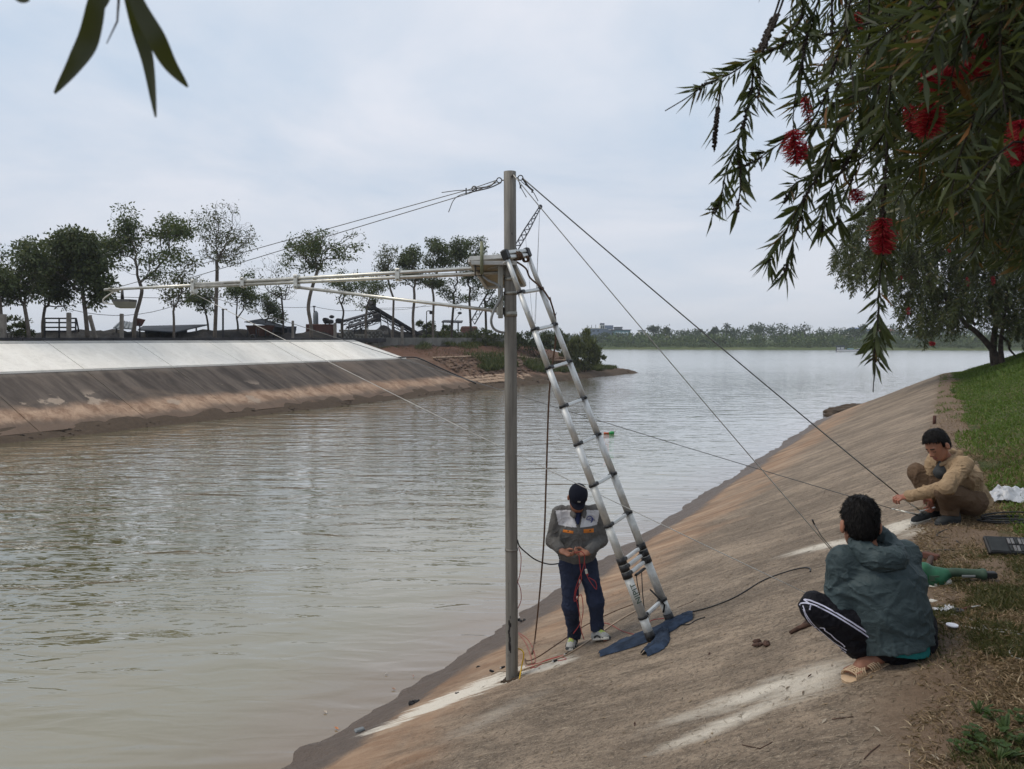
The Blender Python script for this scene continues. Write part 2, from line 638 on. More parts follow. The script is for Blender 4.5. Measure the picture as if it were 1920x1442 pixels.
M = {}
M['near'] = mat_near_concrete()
M['water'] = mat_water()
M['lawn'] = mat_ground("turf_soil", [(0.035, 0.040, 0.012), (0.060, 0.072, 0.020), (0.105, 0.085, 0.045)], 2.2, 0.03)
tl = NT.__new__(NT); tl.m = M['lawn']; tl.t = tl.m.node_tree; tl.b = tl.t.nodes["Principled BSDF"]
_c = tl.coord(); _s = tl.n("SeparateXYZ"); tl.put(_s.inputs[0], _c)
_f = tl.noise(_c, 6, 5, .7)
_old = tl.b.inputs["Base Color"].links[0].from_socket
tl.put(tl.b.inputs["Base Color"], tl.mix(tl.smooth(tl.math('ADD', _s.outputs[1], tl.math('MULTIPLY', _f, 1.6)), 8.6, 7.4), _old, tl.mix(_f, (0.085, 0.055, 0.034), (0.185, 0.130, 0.082))))
M['farland'] = mat_ground("far_meadow", [(0.050, 0.070, 0.022), (0.075, 0.100, 0.030), (0.120, 0.125, 0.050)], 0.07, 0.2)
M['mud'] = mat_ground("shore_mud", [(0.040, 0.030, 0.022), (0.085, 0.062, 0.044), (0.140, 0.100, 0.070)], 3.0, 0.08)


def grid_mesh(name, us, vs_, fn, mats, smooth=True, face_mat=None, keep=None, parent=None, origin=None, loc_rot=None):
    U, Vv = np.meshgrid(us, vs_, indexing='ij')
    P = fn(U, Vv)
    nu, nv = U.shape
    idx = np.arange(nu * nv).reshape(nu, nv)
    F = np.stack([idx[:-1, :-1], idx[1:, :-1], idx[1:, 1:], idx[:-1, 1:]], -1).reshape(-1, 4)
    V = P.reshape(-1, 3)
    if keep is not None:
        C = V[F].mean(1)
        F = F[keep(C)]
        used = np.unique(F)
        rm = np.full(len(V), -1); rm[used] = np.arange(len(used))
        V = V[used]; F = rm[F]
    mi = face_mat(V[F].mean(1)) if face_mat is not None else None
    return np_mesh(name, V, F, mats, parent, smooth, mi, origin)


# ------------------------------------------------------------------ water
wx = np.array([-900, -200, -60, -25, -8, 0, 8, 25, 60, 200, 900.0])
wy = np.array([-60, -10, 0, 10, 25, 60, 120, 200, 286, 330.0])
water = grid_mesh("river_water", wx, wy, lambda u, v: np.stack([u, v, 0 * u], -1), M['water'])
tag(water, kind="structure")
riverbed = grid_mesh("river_bed", np.array([-900, 0, 900.0]), np.array([-60, 120, 330.0]), lambda u, v: np.stack([u, v, 0 * u - 2.6], -1), M['mud'])
tag(riverbed, kind="structure")

# ------------------------------------------------------------------ near bank (built in bank axes: x = -d, y = s, then turned)
ROTB = Matrix.Rotation(-TH, 4, 'Z')
s_ax = np.concatenate([np.arange(-14, 0, 0.4), np.arange(0, 14, 0.09), np.arange(14, 34, 0.3), np.arange(34, 60, 0.35), np.array([62, 65, 70])])
d_ax = np.concatenate([np.arange(8.6, 0.3, -0.09), np.arange(0.3, -1.2, -0.06), np.arange(-1.2, -9, -0.3), np.arange(-9, -40, -1.5), np.array([-45, -60, -90, -130])])


def near_pts(U, Vv):
    Z = z_near(U, Vv)
    D = eff_d(U, Vv)
    P = np.stack([-Vv, U, Z], -1)
    q = P.reshape(-1, 3)
    n = vnoise(q * np.array([3.1, 3.1, 0]), 3) * 0.5 + vnoise(q * np.array([8.0, 8.0, 0]), 4) * 0.3
    mudw = np.clip((0.50 - q[:, 2]) / 0.35, 0, 1)
    q[:, 2] += n * 0.075 * mudw
    soilw = np.clip((0.25 - D.reshape(-1)) / 0.5, 0, 1)
    q[:, 2] += n * 0.03 * soilw
    return q.reshape(P.shape)


def deff_c(C):
    return eff_d(C[:, 1], -C[:, 0])


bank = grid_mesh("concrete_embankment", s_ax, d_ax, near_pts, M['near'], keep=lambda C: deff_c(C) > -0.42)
bank.rotation_euler = (0, 0, -TH)
tag(bank, kind="structure")
lawn = grid_mesh("grassy_ground", s_ax, d_ax, near_pts, M['lawn'], keep=lambda C: deff_c(C) <= -0.42)
lawn.rotation_euler = (0, 0, -TH)
tag(lawn, kind="structure")

# small spit of mud at the foot of the slope
rng = random.Random(5)
b = MB()
for i in range(34):
    px = 1552 + 70 * rng.random(); py = 772 - (px - 1552) * 0.21 + rng.uniform(-2, 7)
    p = on_z(px, py, 0.05)
    b.ball(p, (rng.uniform(.25, .6), rng.uniform(.25, .5), rng.uniform(.06, .16)), 8, 5, 0, 0.25, rng)
tag(b.build("mud_spit", M['mud']), kind="structure")

# ------------------------------------------------------------------ left bank
def sm_min(a, b, k):
    h = np.clip(0.5 + 0.5 * (b - a) / k, 0, 1)
    return b * (1 - h) + a * h - k * h * (1 - h)


D_W = 32.1            # waterline of the far side of the channel
D_C = 37.35           # its crest
S_CON = 52.5          # where its concrete stops


def z_left(s, d):
    s = np.asarray(s, float); d = np.asarray(d, float)
    wob = 0.25 * np.sin(s * 0.23) + 0.18 * np.sin(s * 0.71 + 1)
    a = (d - D_W + wob * np.clip((s - 50) / 6, 0, 1)) * 0.47            # channel slope
    a = np.minimum(a, 2.45 + np.maximum(d - D_C, 0) * 0.02)
    up_con = 2.45 + np.clip((d - D_C) / 3.2, 0, 1) * 1.36               # upper lining
    up_dirt = 2.45 + np.clip((d - D_C - 0.5) / 4.2, 0, 1) * 1.05
    tt = np.clip((s - 47.6) / 3.2, 0, 1); tt = tt * tt * (3 - 2 * tt)
    up = up_con * (1 - tt) + up_dirt * tt
    top = np.where(d > D_C, np.maximum(a, up), a)
    riv = (88.0 - s) * 0.33 + 0.10                                       # river side of the point
    shelf = np.where(s > 66, np.minimum(top, 0.45 + 0.5 * np.maximum(d - D_W - 3.0, 0) ** 1.1), top)
    w2 = np.clip((s - 66) / 9, 0, 1)
    top = top * (1 - w2) + np.minimum(top, shelf) * w2
    z = sm_min(top, riv, 0.5)
    return np.maximum(z, -2.4)


def left_pts(amp, lift=0.0):
    def f(U, Vv):
        Z = z_left(U, Vv) + lift
        P = np.stack([-Vv, U, Z], -1)
        q = P.reshape(-1, 3)
        w = np.clip((q[:, 1] - 46) / 5, 0, 1)
        low = np.clip((0.7 - q[:, 2]) / 0.5, 0, 1)
        n = vnoise(q * np.array([1.1, 1.1, 0]), 7) * 0.55 + vnoise(q * np.array([2.7, 2.7, 0]), 8) * 0.45
        q[:, 2] += amp * n * np.maximum(w * 0.9, low * 0.55) + 0.10 * low * (q[:, 2] > -0.3)
        return q.reshape(P.shape)
    return f


def mat_left_earth():
    t = NT("red_earth_bank")
    co = t.coord()
    sep = t.n("SeparateXYZ"); t.put(sep.inputs[0], co)
    x, y, z = sep.outputs[0], sep.outputs[1], sep.outputs[2]
    f = t.noise(co, 0.55, 6, 0.68, 0.4); g = t.noise(co, 4.0, 6, 0.72, 0.3)
    c = t.mix(t.smooth(f, 0.35, 0.65), (0.145, 0.080, 0.052), (0.225, 0.150, 0.105))
    c = t.mix(t.math('MULTIPLY', t.smooth(g, 0.42, 0.72), 0.6), c, (0.060, 0.045, 0.034))
    zn_ = t.math('ADD', z, t.math('MULTIPLY', t.math('SUBTRACT', f, 0.5), 1.4))
    lowc = t.mix(g, (0.050, 0.037, 0.026), (0.125, 0.088, 0.060))
    c = t.mix(t.smooth(zn_, 0.85, 0.45), c, lowc)
    red = t.math('MULTIPLY', t.smooth(zn_, 2.35, 2.75), t.smooth(y, 46, 52))
    c = t.mix(red, c, t.mix(g, (0.095, 0.050, 0.034), (0.195, 0.105, 0.068)))
    far = t.smooth(t.math('MULTIPLY', x, -1.0), 41.0, 42.6)
    c = t.mix(far, c, t.mix(g, (0.022, 0.020, 0.018), (0.060, 0.055, 0.042)))
    return t.out(c, 0.92, 0, t.bump(t.math('ADD', f, t.math('MULTIPLY', g, 0.6)), 0.10), 0.2)


def mat_left_concrete():
    t = NT("stained_concrete_slab")
    g = t.n("NewGeometry")
    mp = t.n("Mapping"); t.put(mp.inputs["Vector"], g.outputs["Position"])
    mp.inputs["Rotation"].default_value = (0, 0, TH)
    co = mp.outputs[0]
    sep = t.n("SeparateXYZ"); t.put(sep.inputs[0], co)
    z = sep.outputs[2]
    st = t.noise(co, 1.0, 5, 0.62, 0.4, stretch=(0.25, 1.5, 0.3))
    bl = t.noise(co, 0.35, 5, 0.62, 0.5)
    gr = t.noise(co, 14, 4, 0.7)
    wv = t.math('MULTIPLY', t.math('SUBTRACT', t.noise(co, 0.6, 5, 0.6, 0.5), 0.5), 0.55)
    zz = t.math('ADD', z, wv)
    c = t.mix(t.smooth(st, 0.32, 0.68), (0.060, 0.048, 0.040), (0.150, 0.120, 0.098))
    c = t.mix(t.math('MULTIPLY', t.smooth(bl, 0.45, 0.70), 0.5), c, (0.205, 0.150, 0.110))
    c = t.mix(t.math('MULTIPLY', t.smooth(zz, 1.25, 0.90), t.smooth(zz, 0.35, 0.80)), c, t.mix(t.smooth(t.noise(co, 1.0, 5, .7, .6, stretch=(.9, 1.6, 1)), .3, .7), (0.235, 0.140, 0.088), (0.50, 0.345, 0.235)))
    c = t.mix(t.smooth(zz, 0.62, 0.40), c, t.mix(st, (0.120, 0.080, 0.056), (0.205, 0.145, 0.105)))
    # pale lichen rings left by old floods
    vo = t.n("TexVoronoi", {"feature": 'F1'}, Scale=1.0)
    mp2 = t.n("Mapping"); t.put(mp2.inputs["Vector"], co); mp2.inputs["Scale"].default_value = (0.55, 0.42, 0.0)
    t.put(vo.inputs["Vector"], mp2.outputs[0])
    spot = t.math('ADD', vo.outputs["Distance"], t.math('MULTIPLY', t.noise(co, 2.2, 4, 0.6), 0.5))
    band = t.math('MULTIPLY', t.smooth(z, 0.35, 0.7), t.smooth(z, 1.75, 1.35))
    lich = t.math('MULTIPLY', t.math('MULTIPLY', t.smooth(spot, 0.47, 0.40), band), t.smooth(sep.outputs[1], 36, 30))
    c = t.mix(t.math('MULTIPLY', lich, 0.8), c, (0.42, 0.33, 0.25))
    c = t.mix(t.math('MULTIPLY', t.smooth(zz, 2.25, 2.6), 0.6), c, (0.27, 0.225, 0.18))
    c = t.mix(t.math('MULTIPLY', t.smooth(gr, 0.4, 0.8), 0.3), c, (0.04, 0.034, 0.03))
    return t.out(c, 0.88, 0, t.bump(t.math('ADD', t.math('MULTIPLY', gr, 0.5), st), 0.02), 0.25)


def mat_white_concrete(name, a, b_):
    t = NT(name)
    g = t.n("NewGeometry")
    mp = t.n("Mapping"); t.put(mp.inputs["Vector"], g.outputs["Position"])
    mp.inputs["Rotation"].default_value = (0, 0, TH)
    co = mp.outputs[0]
    st = t.noise(co, 1.0, 5, 0.6, 0.6, stretch=(0.5, 1.3, 0.5))
    gr = t.noise(co, 3.5, 6, 0.72, 0.3)
    c = t.mix(t.smooth(st, 0.3, 0.7), a, b_)
    c = t.mix(t.math('MULTIPLY', t.smooth(gr, 0.48, 0.75), 0.35), c, tuple(x * 0.66 for x in a))
    c = t.mix(t.math('MULTIPLY', t.smooth(t.noise(co, 0.5, 5, 0.7, 0.8, stretch=(.6, 1.6, 1)), 0.52, 0.70), 0.30), c, tuple(x * 0.6 for x in a))
    rnd = t.n("ObjectInfo").outputs["Random"]
    c = t.mix(t.math('MULTIPLY', rnd, 0.12), c, tuple(x * 0.72 for x in a))
    return t.out(c, 0.85, 0, t.bump(gr, 0.015), 0.25)


M['earth'] = mat_left_earth()
M['slab'] = mat_left_concrete()
M['white_slab'] = mat_white_concrete("fresh_white_concrete", (0.84, 0.79, 0.70), (0.95, 0.90, 0.81))
M['cope'] = mat_white_concrete("grey_cement_coping", (0.36, 0.35, 0.325), (0.50, 0.49, 0.46))

s_ax = np.concatenate([np.arange(-60, 10, 4), np.arange(10, 44, 1.0), np.arange(44, 96, 0.42)])
d_ax = np.concatenate([np.array([26, 28, 30]), np.arange(31, 44, 0.22), np.arange(44, 60, 2), np.array([64, 75, 100, 150, 240, 400, 620])])
land = grid_mesh("left_bank_land", s_ax, d_ax, left_pts(0.26, -0.03), M['earth'])
land.rotation_euler = (0, 0, -TH)
tag(land, kind="structure")

# concrete lining: slabs laid one by one with open joints
lining = empty("bank_lining", W(30, D_W, 0), kind="structure")


def slab(name, mat, s0, s1, d0, d1, z0, z1, th, parent, s0t=None, s1t=None):
    s0t = s0 if s0t is None else s0t; s1t = s1 if s1t is None else s1t
    a, b_, c, d = W(s0, d0, z0), W(s1, d0, z0), W(s1t, d1, z1), W(s0t, d1, z1)
    n = (b_ - a).cross(d - a).normalized()
    if n.z < 0: n = -n
    m = MB()
    m.prism([a - n * th, b_ - n * th, c - n * th, d - n * th], n * th)
    return m.build(name, mat, parent)


rng = random.Random(11)
s = -22.0
while s < S_CON - 0.1:
    w = 5.0
    e = min(s + w, S_CON)
    if S_CON - e < 2: e = S_CON
    dz = rng.uniform(-0.012, 0.012)
    z0, z1 = 0.20 + dz, 2.45 + 0.01 + dz
    d0 = D_W + (z0) / 0.47; d1 = D_W + z1 / 0.47
    last = e >= S_CON - 0.01
    slab("concrete_slab", M['slab'], s + 0.02, e - 0.02, d0, d1, z0 + 0.05, z1 + 0.05, 0.16, lining, None, (e - 1.2) if last else None)
    s = e
s = -22.0
lip = MB()
while s < 48.5:
    e = s + 5.0
    if e > 45.5: e = 49.2
    dz = rng.uniform(-0.02, 0.02)
    last = e > 49
    slab("white_slab", M['white_slab'], s + 0.025, e - 0.025, D_C - 0.02, D_C + 3.05, 2.56 + dz, 3.86 + dz, 0.14, lining, None, e - 2.0 if last else None)
    slab("coping_slab", M['cope'], s + 0.02, e - 0.02 - (2.0 if last else 0), D_C + 3.06, D_C + 3.55, 3.87 + dz, 4.0 + dz, 0.16, lining)
    s = e
for i in range(14):
    s0 = -22 + i * 5.09
    lip.prism([W(s0, D_C - 0.06, 2.50), W(s0 + 5.07, D_C - 0.06, 2.50), W(s0 + 5.07, D_C - 0.06, 2.60), W(s0, D_C - 0.06, 2.60)], NV * 0.12)
lip.build("edge_strip", M['white_slab'], lining)

# stone paved stretch beyond the lining: pale footing and a thin crest kerb
b = MB()
rng = random.Random(3)
for i in range(26):
    s0 = S_CON + 0.3 + i * 0.40
    for j in range(3):
        d0 = D_W + 0.95 + j * 0.42
        if rng.random() < 0.12: continue
        z = 0.47 * (d0 - D_W) + 0.06 + rng.uniform(-.02, .02)
        rot = Matrix.Rotation(-TH, 3, 'Z') @ Matrix.Rotation(math.atan(0.47), 3, 'Y')
        b.box(W(s0, d0, z), (0.38, 0.37, 0.12), rot, 0, 0.03)
M['pale_stone'] = plain("pale_footing_stone", (0.36, 0.25, 0.17), 0.9, 0, 0.25, 2.0, 0.01)
b.build("footing_stone", M['pale_stone'], lining)["kind"] = "stuff"
b = MB()
for i in range(13):
    s0 = 52.8 + i * 2.0
    z0 = float(z_left(s0, D_C - 0.05)) + 0.05; z1 = float(z_left(s0 + 2, D_C - 0.05)) + 0.05
    b.tube([W(s0 + .01, D_C - 0.1, z0), W(s0 + 1.99, D_C - 0.1, z1)], 0.09, 4, smooth=False)
b.build("crest_kerb", M['pale_stone'], lining)
# rubble set on the earth slope
b = MB()
rng = random.Random(4)
for i in range(900):
    s0 = rng.uniform(53, 84); d0 = D_W + rng.uniform(1.6, 5.3) + (0.6 if s0 > 68 else 0)
    r_ = rng.uniform(.05, .17)
    z = float(z_left(s0, d0))
    b.ball(W(s0, d0, z + r_ * .1), (r_ * rng.uniform(.8, 1.6), r_ * rng.uniform(.8, 1.5), r_ * rng.uniform(.4, .8)), 6, 4, 0, 0.22, rng)
M['rubble'] = plain("brown_rubble", (0.150, 0.098, 0.070), 0.92, 0, 0.5, 0.8, 0.02)
tag(b.build("rubble_stones", M['rubble']), kind="stuff")
# clods along the muddy shore
b = MB()
for i in range(700):
    s0 = rng.uniform(4, 86); d0 = D_W + rng.gauss(0.15, 0.16)
    r_ = rng.uniform(.02, .075) * (1 if rng.random() < .8 else 1.7)
    z = float(z_left(s0, d0)) + 0.02
    b.ball(W(s0, d0, max(z, 0)), (r_ * rng.uniform(.8, 1.9), r_ * rng.uniform(.8, 1.5), r_ * .6), 6, 4, 0, 0.3, rng)
tag(b.build("mud_clods", M['mud']), kind="stuff")

# black water hose lying down the end of the lining
M['black_rubber'] = plain("black_rubber", (0.018, 0.018, 0.019), 0.55, 0, 0.3)
pts = [W(48.2, D_C - 0.1, 2.62), W(49.5, D_C - 0.05, 2.62), W(50.4, D_C - 0.5, 2.5), W(51.2, D_C - 2.2, 1.66), W(51.8, D_C - 3.7, 0.98), W(52.3, D_C - 4.7, 0.5)]
o = MB().tube(spline(pts, 6), 0.05, 7).build("drain_hose", M['black_rubber'])
tag(o, "thin dark hose lying down the end of the far concrete slope", "hose")

# dark spoil thrown up along the yard behind the row of trees
def spoil_pts(U, Vv):
    f = (Vv - 46.5) / 5.0
    n = vnoise(np.stack([U * .35, Vv * .5, 0 * U], -1).reshape(-1, 3), 61).reshape(U.shape) + .5 * vnoise(np.stack([U * 1.1, Vv * 1.3, 0 * U], -1).reshape(-1, 3), 62).reshape(U.shape)
    top = np.interp(U, [-12, 5, 24, 30, 50, 75, 90], [.30, .30, .34, .42, .62, .55, .2])
    return np.stack([-Vv, U, 3.72 + (top + .26 * n + .3) * np.sin(np.clip(f, 0, 1) * PI) ** .8 * 1.15], -1)


spoil = grid_mesh("spoil_bank", np.arange(-12, 88, 0.5), np.linspace(46.5, 51.5, 11), spoil_pts, mat_ground("black_spoil", [(0.016, 0.015, 0.014), (0.030, 0.028, 0.026), (0.055, 0.048, 0.038)], 1.2, 0.08))
spoil.rotation_euler = (0, 0, -TH)
tag(spoil, kind="structure")

# ------------------------------------------------------------------ far shore
def far_y0(x):
    return 296 - 0.2 * min(max(x - 35, -20), 190)


def far_pts(U, Vv):
    y0 = 296 - 0.2 * np.clip(U - 35, -20, 190) + 1.2 * np.sin(U * 0.05)
    Y = y0 + Vv
    Z = np.interp(Vv, [0, 1.5, 4, 12, 30, 60, 400, 900], [-0.6, 0.25, 0.7, 1.0, 1.7, 2.1, 2.6, 3.2])
    return np.stack([U, Y, Z + 0.12 * np.sin(U * 0.4 + Vv)], -1)


far = grid_mesh("far_shore_land", np.concatenate([np.array([-900, -500, -200]), np.arange(-60, 330, 4.0), np.array([400, 600, 900])]), np.array([0, 1.5, 3, 5, 8, 12, 20, 30, 45, 60, 120, 300, 600, 900.0]), far_pts, M['farland'])
tag(far, kind="structure")

# ------------------------------------------------------------------ haze over the whole river plain
hm_ = bpy.data.materials.new("thin_haze"); hm_.use_nodes = True
for n in list(hm_.node_tree.nodes): hm_.node_tree.nodes.remove(n)
_o = hm_.node_tree.nodes.new("ShaderNodeOutputMaterial"); _v = hm_.node_tree.nodes.new("ShaderNodeVolumePrincipled")
_v.inputs["Color"].default_value = (0.80, 0.86, 0.96, 1); _v.inputs["Density"].default_value = 0.00034; _v.inputs["Anisotropy"].default_value = 0.2
hm_.node_tree.links.new(_v.outputs[0], _o.inputs["Volume"])
hz_ = MB().box((0, 480, 12), (2100, 1700, 32)).build("haze", hm_)
tag(hz_, kind="stuff")

# ------------------------------------------------------------------ vegetation
def mat_leaf(name, c1, c2, c3=None, rough=0.55, trans=0.25, spec=0.35):
    t = NT(name)
    rnd = t.n("NewGeometry").outputs["Random Per Island"]
    stops = [(0.0, c1), (0.88, c2)] + ([(0.99, c3)] if c3 else [])
    c = t.ramp(rnd, stops)
    t.out(c, rough, 0, None, spec)
    tr = t.n("BsdfTranslucent"); t.put(tr.inputs["Color"], t.mix(0.35, c, (0.25, 0.30, 0.04)))
    ms = t.n("MixShader"); ms.inputs[0].default_value = trans
    t.t.links.new(t.b.outputs[0], ms.inputs[1]); t.t.links.new(tr.outputs[0], ms.inputs[2])
    t.t.links.new(ms.outputs[0], t.t.nodes["Material Output"].inputs["Surface"])
    return t.m


M['leaf_dark'] = mat_leaf("dark_tree_leaf", (0.030, 0.044, 0.018), (0.074, 0.098, 0.036), (0.135, 0.14, 0.06))
M['leaf_mid'] = mat_leaf("mid_tree_leaf", (0.034, 0.054, 0.016), (0.074, 0.105, 0.032), (0.14, 0.14, 0.05))
M['leaf_dry'] = mat_leaf("sparse_tree_leaf", (0.040, 0.050, 0.020), (0.070, 0.085, 0.032), (0.12, 0.09, 0.04))
M['bark'] = plain("grey_bark", (0.115, 0.096, 0.078), 0.92, 0, 0.4, 3.0, 0.02)
M['bark_dark'] = plain("dark_bark", (0.045, 0.036, 0.028), 0.92, 0, 0.4, 3.0, 0.02)
M['far_leaf'] = mat_leaf("far_wood_leaf", (0.022, 0.040, 0.018), (0.048, 0.075, 0.028), (0.085, 0.105, 0.038), trans=0.1)
M['far_banana'] = mat_leaf("banana_leaf", (0.055, 0.095, 0.025), (0.110, 0.155, 0.045), (0.17, 0.18, 0.07), trans=0.1)
M['far_scrub'] = mat_leaf("shore_scrub_leaf", (0.050, 0.080, 0.022), (0.075, 0.105, 0.030), (0.12, 0.125, 0.045), trans=0.1)


def leaf_quads(P, Dr, L, Wd, rs, curl=0.15):
    """diamond leaves: P base (n,3), Dr unit direction, L length, Wd width -> V,F"""
    n = len(P)
    rnd = rs.normal(size=(n, 3))
    side = np.cross(Dr, rnd); side /= np.linalg.norm(side, axis=1, keepdims=True) + 1e-9
    up = np.cross(side, Dr)
    L = np.broadcast_to(L, (n,))[:, None]; Wd = np.broadcast_to(Wd, (n,))[:, None]
    a = P
    m = P + Dr * L * 0.45
    t = P + Dr * L - up * L * curl
    V = np.stack([a, m + side * Wd * 0.5, t, m - side * Wd * 0.5], 1).reshape(-1, 3)
    F = np.arange(n * 4).reshape(n, 4)
    return V, F


def limb_mesh(nodes, parents, radii, sides_big=7):
    """frusta along a node tree"""
    V = []; F = []; o = 0
    for i, p in enumerate(parents):
        if p < 0: continue
        a = nodes[p]; b = nodes[i]
        d = b - a
        l = np.linalg.norm(d)
        if l < 1e-5: continue
        d = d / l
        k = sides_big if radii[i] > 0.05 else (4 if radii[i] > 0.015 else 3)
        h = np.array([0, 0, 1.0]) if abs(d[2]) < 0.9 else np.array([1.0, 0, 0])
        x = np.cross(h, d); x /= np.linalg.norm(x); y = np.cross(d, x)
        w = np.arange(k) * 2 * PI / k
        ring = np.cos(w)[:, None] * x + np.sin(w)[:, None] * y
        ra = min(radii[p], radii[i] * 1.35)
        V.append(a - d * ra * 0.2 + ring * ra); V.append(b + ring * radii[i])
        idx = np.arange(k)
        F.append(np.stack([o + idx, o + (idx + 1) % k, o + k + (idx + 1) % k, o + k + idx], 1))
        o += 2 * k
    return np.concatenate(V), np.concatenate(F)


def make_tree(label, base, trunk, crowns, n_att, n_leaf, leaf, r_trunk, lm, bm, seed, group=None, clump=0.35, name="tree", bare=0.0, r_tip=0.012):
    """trunk: list of points from the base up to the fork; crowns: list of (centre, (rx,ry,rz), weight)"""
    rs = np.random.RandomState(seed)
    root = empty(name, base, label, "tree", group)
    nodes = [np.array(p, float) for p in trunk]
    par = [-1] + list(range(len(trunk) - 1))
    fork = len(nodes) - 1
    att = []
    wsum = sum(c[2] for c in crowns)
    parts_ = []
    for c, r, w in crowns:            # break every mass into uneven boughs, with gaps between them
        nb = 5 if w < 1 else 8
        for _ in range(nb):
            v = rs.normal(size=3); v /= np.linalg.norm(v)
            q = np.array(c) + v * np.array(r) * rs.uniform(.35, 1.0)
            f = rs.uniform(.28, .56)
            parts_.append((q, np.array(r) * f * np.array([1.15, 1.15, .85]), w / nb * f * 2.4))
        parts_.append((c, np.array(r) * .6, w * .18))
    wsum = sum(c[2] for c in parts_)
    for c, r, w in parts_:
        k = max(int(n_att * w / wsum), 3)
        u = rs.normal(size=(k, 3)); u /= np.linalg.norm(u, axis=1, keepdims=True)
        rad = rs.uniform(0.25, 1, size=(k, 1)) ** 0.45
        rad = rad * (0.86 + 0.34 * vnoise(u * 1.9 + seed, seed))[:, None]
        att.append(np.array(c) + u * rad * np.array(r))
    att = np.concatenate(att)
    att = att[np.argsort(np.linalg.norm(att - nodes[fork], axis=1))]
    plen = [0.0] * len(nodes)
    tips = []
    for a in att:
        A = np.array(nodes[max(fork - 1, 0):])
        d = np.linalg.norm(A - a, axis=1) + 0.42 * np.array(plen[max(fork - 1, 0):])
        d = d + np.where(A[:, 2] > a[2] + 0.4, 0.5 * (A[:, 2] - a[2]), 0)
        j = int(np.argmin(d)) + max(fork - 1, 0)
        q = nodes[j]
        v = a - q
        L = np.linalg.norm(v)
        m = q + v * 0.5 + rs.normal(size=3) * L * 0.09 + np.array([0, 0, -0.06 * L])
        nodes.append(m); par.append(j); plen.append(plen[j] + L * .5)
        nodes.append(a); par.append(len(nodes) - 2); plen.append(plen[j] + L)
        tips.append(len(nodes) - 1)
    n = len(nodes)
    cnt = np.zeros(n)
    haschild = np.zeros(n, bool)
    for i in range(n - 1, 0, -1):
        if not haschild[i]: cnt[i] += 1
        cnt[par[i]] += cnt[i]; haschild[par[i]] = True
    rad = r_tip * cnt ** 0.46
    k = r_trunk / max(rad[fork], 1e-6)
    if k < 1: rad = np.minimum(rad * max(k, 0.55), r_trunk)
    for i in range(fork + 1):
        rad[i] = r_trunk * (1.22 - 0.22 * i / max(fork, 1)) * (1.3 if i == 0 else 1)
    V, F = limb_mesh(np.array(nodes), par, rad)
    np_mesh("trunk", V, F, bm, root, True)
    if n_leaf:
        src = np.array([nodes[i] for i in tips])
        keep = (rs.rand(len(src)) > bare) & (vnoise(src * 0.85, seed) > -0.28)
        src = src[keep]
        pick = rs.randint(0, len(src), n_leaf)
        # leaves gather in clumps round the twig ends
        cl = rs.normal(size=(n_leaf, 3)); cl /= np.linalg.norm(cl, axis=1, keepdims=True)
        P = src[pick] + cl * (rs.rand(n_leaf, 1) ** 0.6) * clump * np.array([1.15, 1.15, 0.6])
        D = cl * 0.8 + rs.normal(size=(n_leaf, 3)) * 0.5 + np.array([0, 0, -0.45]); D /= np.linalg.norm(D, axis=1, keepdims=True)
        Ls = leaf * rs.uniform(0.6, 1.3, n_leaf)
        V, F = leaf_quads(P, D, Ls, Ls * rs.uniform(0.38, 0.6, n_leaf), rs)
        np_mesh("crown", V, F, lm, root)
    return root


def row_tree(label, px, base_py, trunk_px, crowns_px, n_att, n_leaf, lm, bm, seed, d=43.0, tw=8, leaf=0.19, clump=0.5, bare=0.0, group="trees along the far bank"):
    """a tree of the row, given where the photograph shows it and how far the bank is"""
    Y = d / (E.y * 0 + math.sin(TH) + math.cos(TH) * (960 - px) / 1440)
    k = Y / 1440
    base = at(px, base_py, Y)
    s, dd = SD(base.x, base.y)
    zg = float(z_left(s, dd)) - 0.1
    base.z = zg
    tr = [base] + [at(x, y, Y) for x, y in trunk_px]
    crowns = []
    for cx, cy, rx, ry, w in crowns_px:
        c = at(cx, cy, Y)
        crowns.append((c, (rx * k, rx * k * 0.95, ry * k), w))
    tr = [Vector(p) for p in spline(tr, 3)]
    return make_tree(label, base, tr, crowns, int(n_att * 1.15), int(n_leaf * 1.4), min(leaf, .22), tw * k * .33, lm, bm, seed, group, clump, bare=bare)


T = row_tree
ld, lmid, ldry, bk, bd = M['leaf_dark'], M['leaf_mid'], M['leaf_dry'], M['bark'], M['bark_dark']
T("dense tree cut off by the left edge of the photo", 5, 634, [(3, 600), (0, 560)], [(-15, 520, 45, 62, 1)], 170, 2600, ld, bk, 1)
T("bushy tree with a forked leaning trunk, second from the left edge", 56, 634, [(52, 610), (47, 580), (45, 570)], [(30, 520, 58, 62, 2), (60, 480, 36, 34, 1)], 260, 4200, ld, bk, 2, tw=9)
T("twin stemmed dark tree behind the metal frame", 82, 634, [(80, 612), (82, 590)], [(95, 500, 40, 62, 2), (120, 560, 26, 40, 1)], 220, 3600, ld, bk, 3, d=46)
T("broad dense round headed tree with a straight grey trunk", 165, 634, [(162, 605), (158, 570), (154, 545)], [(155, 480, 62, 56, 3), (180, 540, 38, 46, 1.2), (110, 490, 40, 50, 1)], 420, 7600, ld, bk, 4, tw=10, leaf=0.28)
T("tall two lobed tree right behind the street lamp head", 251, 634, [(253, 600), (262, 565), (266, 545), (262, 530)], [(238, 450, 44, 52, 2), (312, 430, 38, 34, 1.4), (275, 480, 62, 42, 1.2)], 360, 4400, lmid, bk, 5, tw=9, bare=0.2)
T("small thin forked tree under the lamp arm", 326, 634, [(326, 600), (325, 585)], [(325, 530, 38, 48, 1), (345, 500, 28, 40, .6)], 150, 700, ldry, bk, 6, tw=6, bare=0.35, leaf=.22)
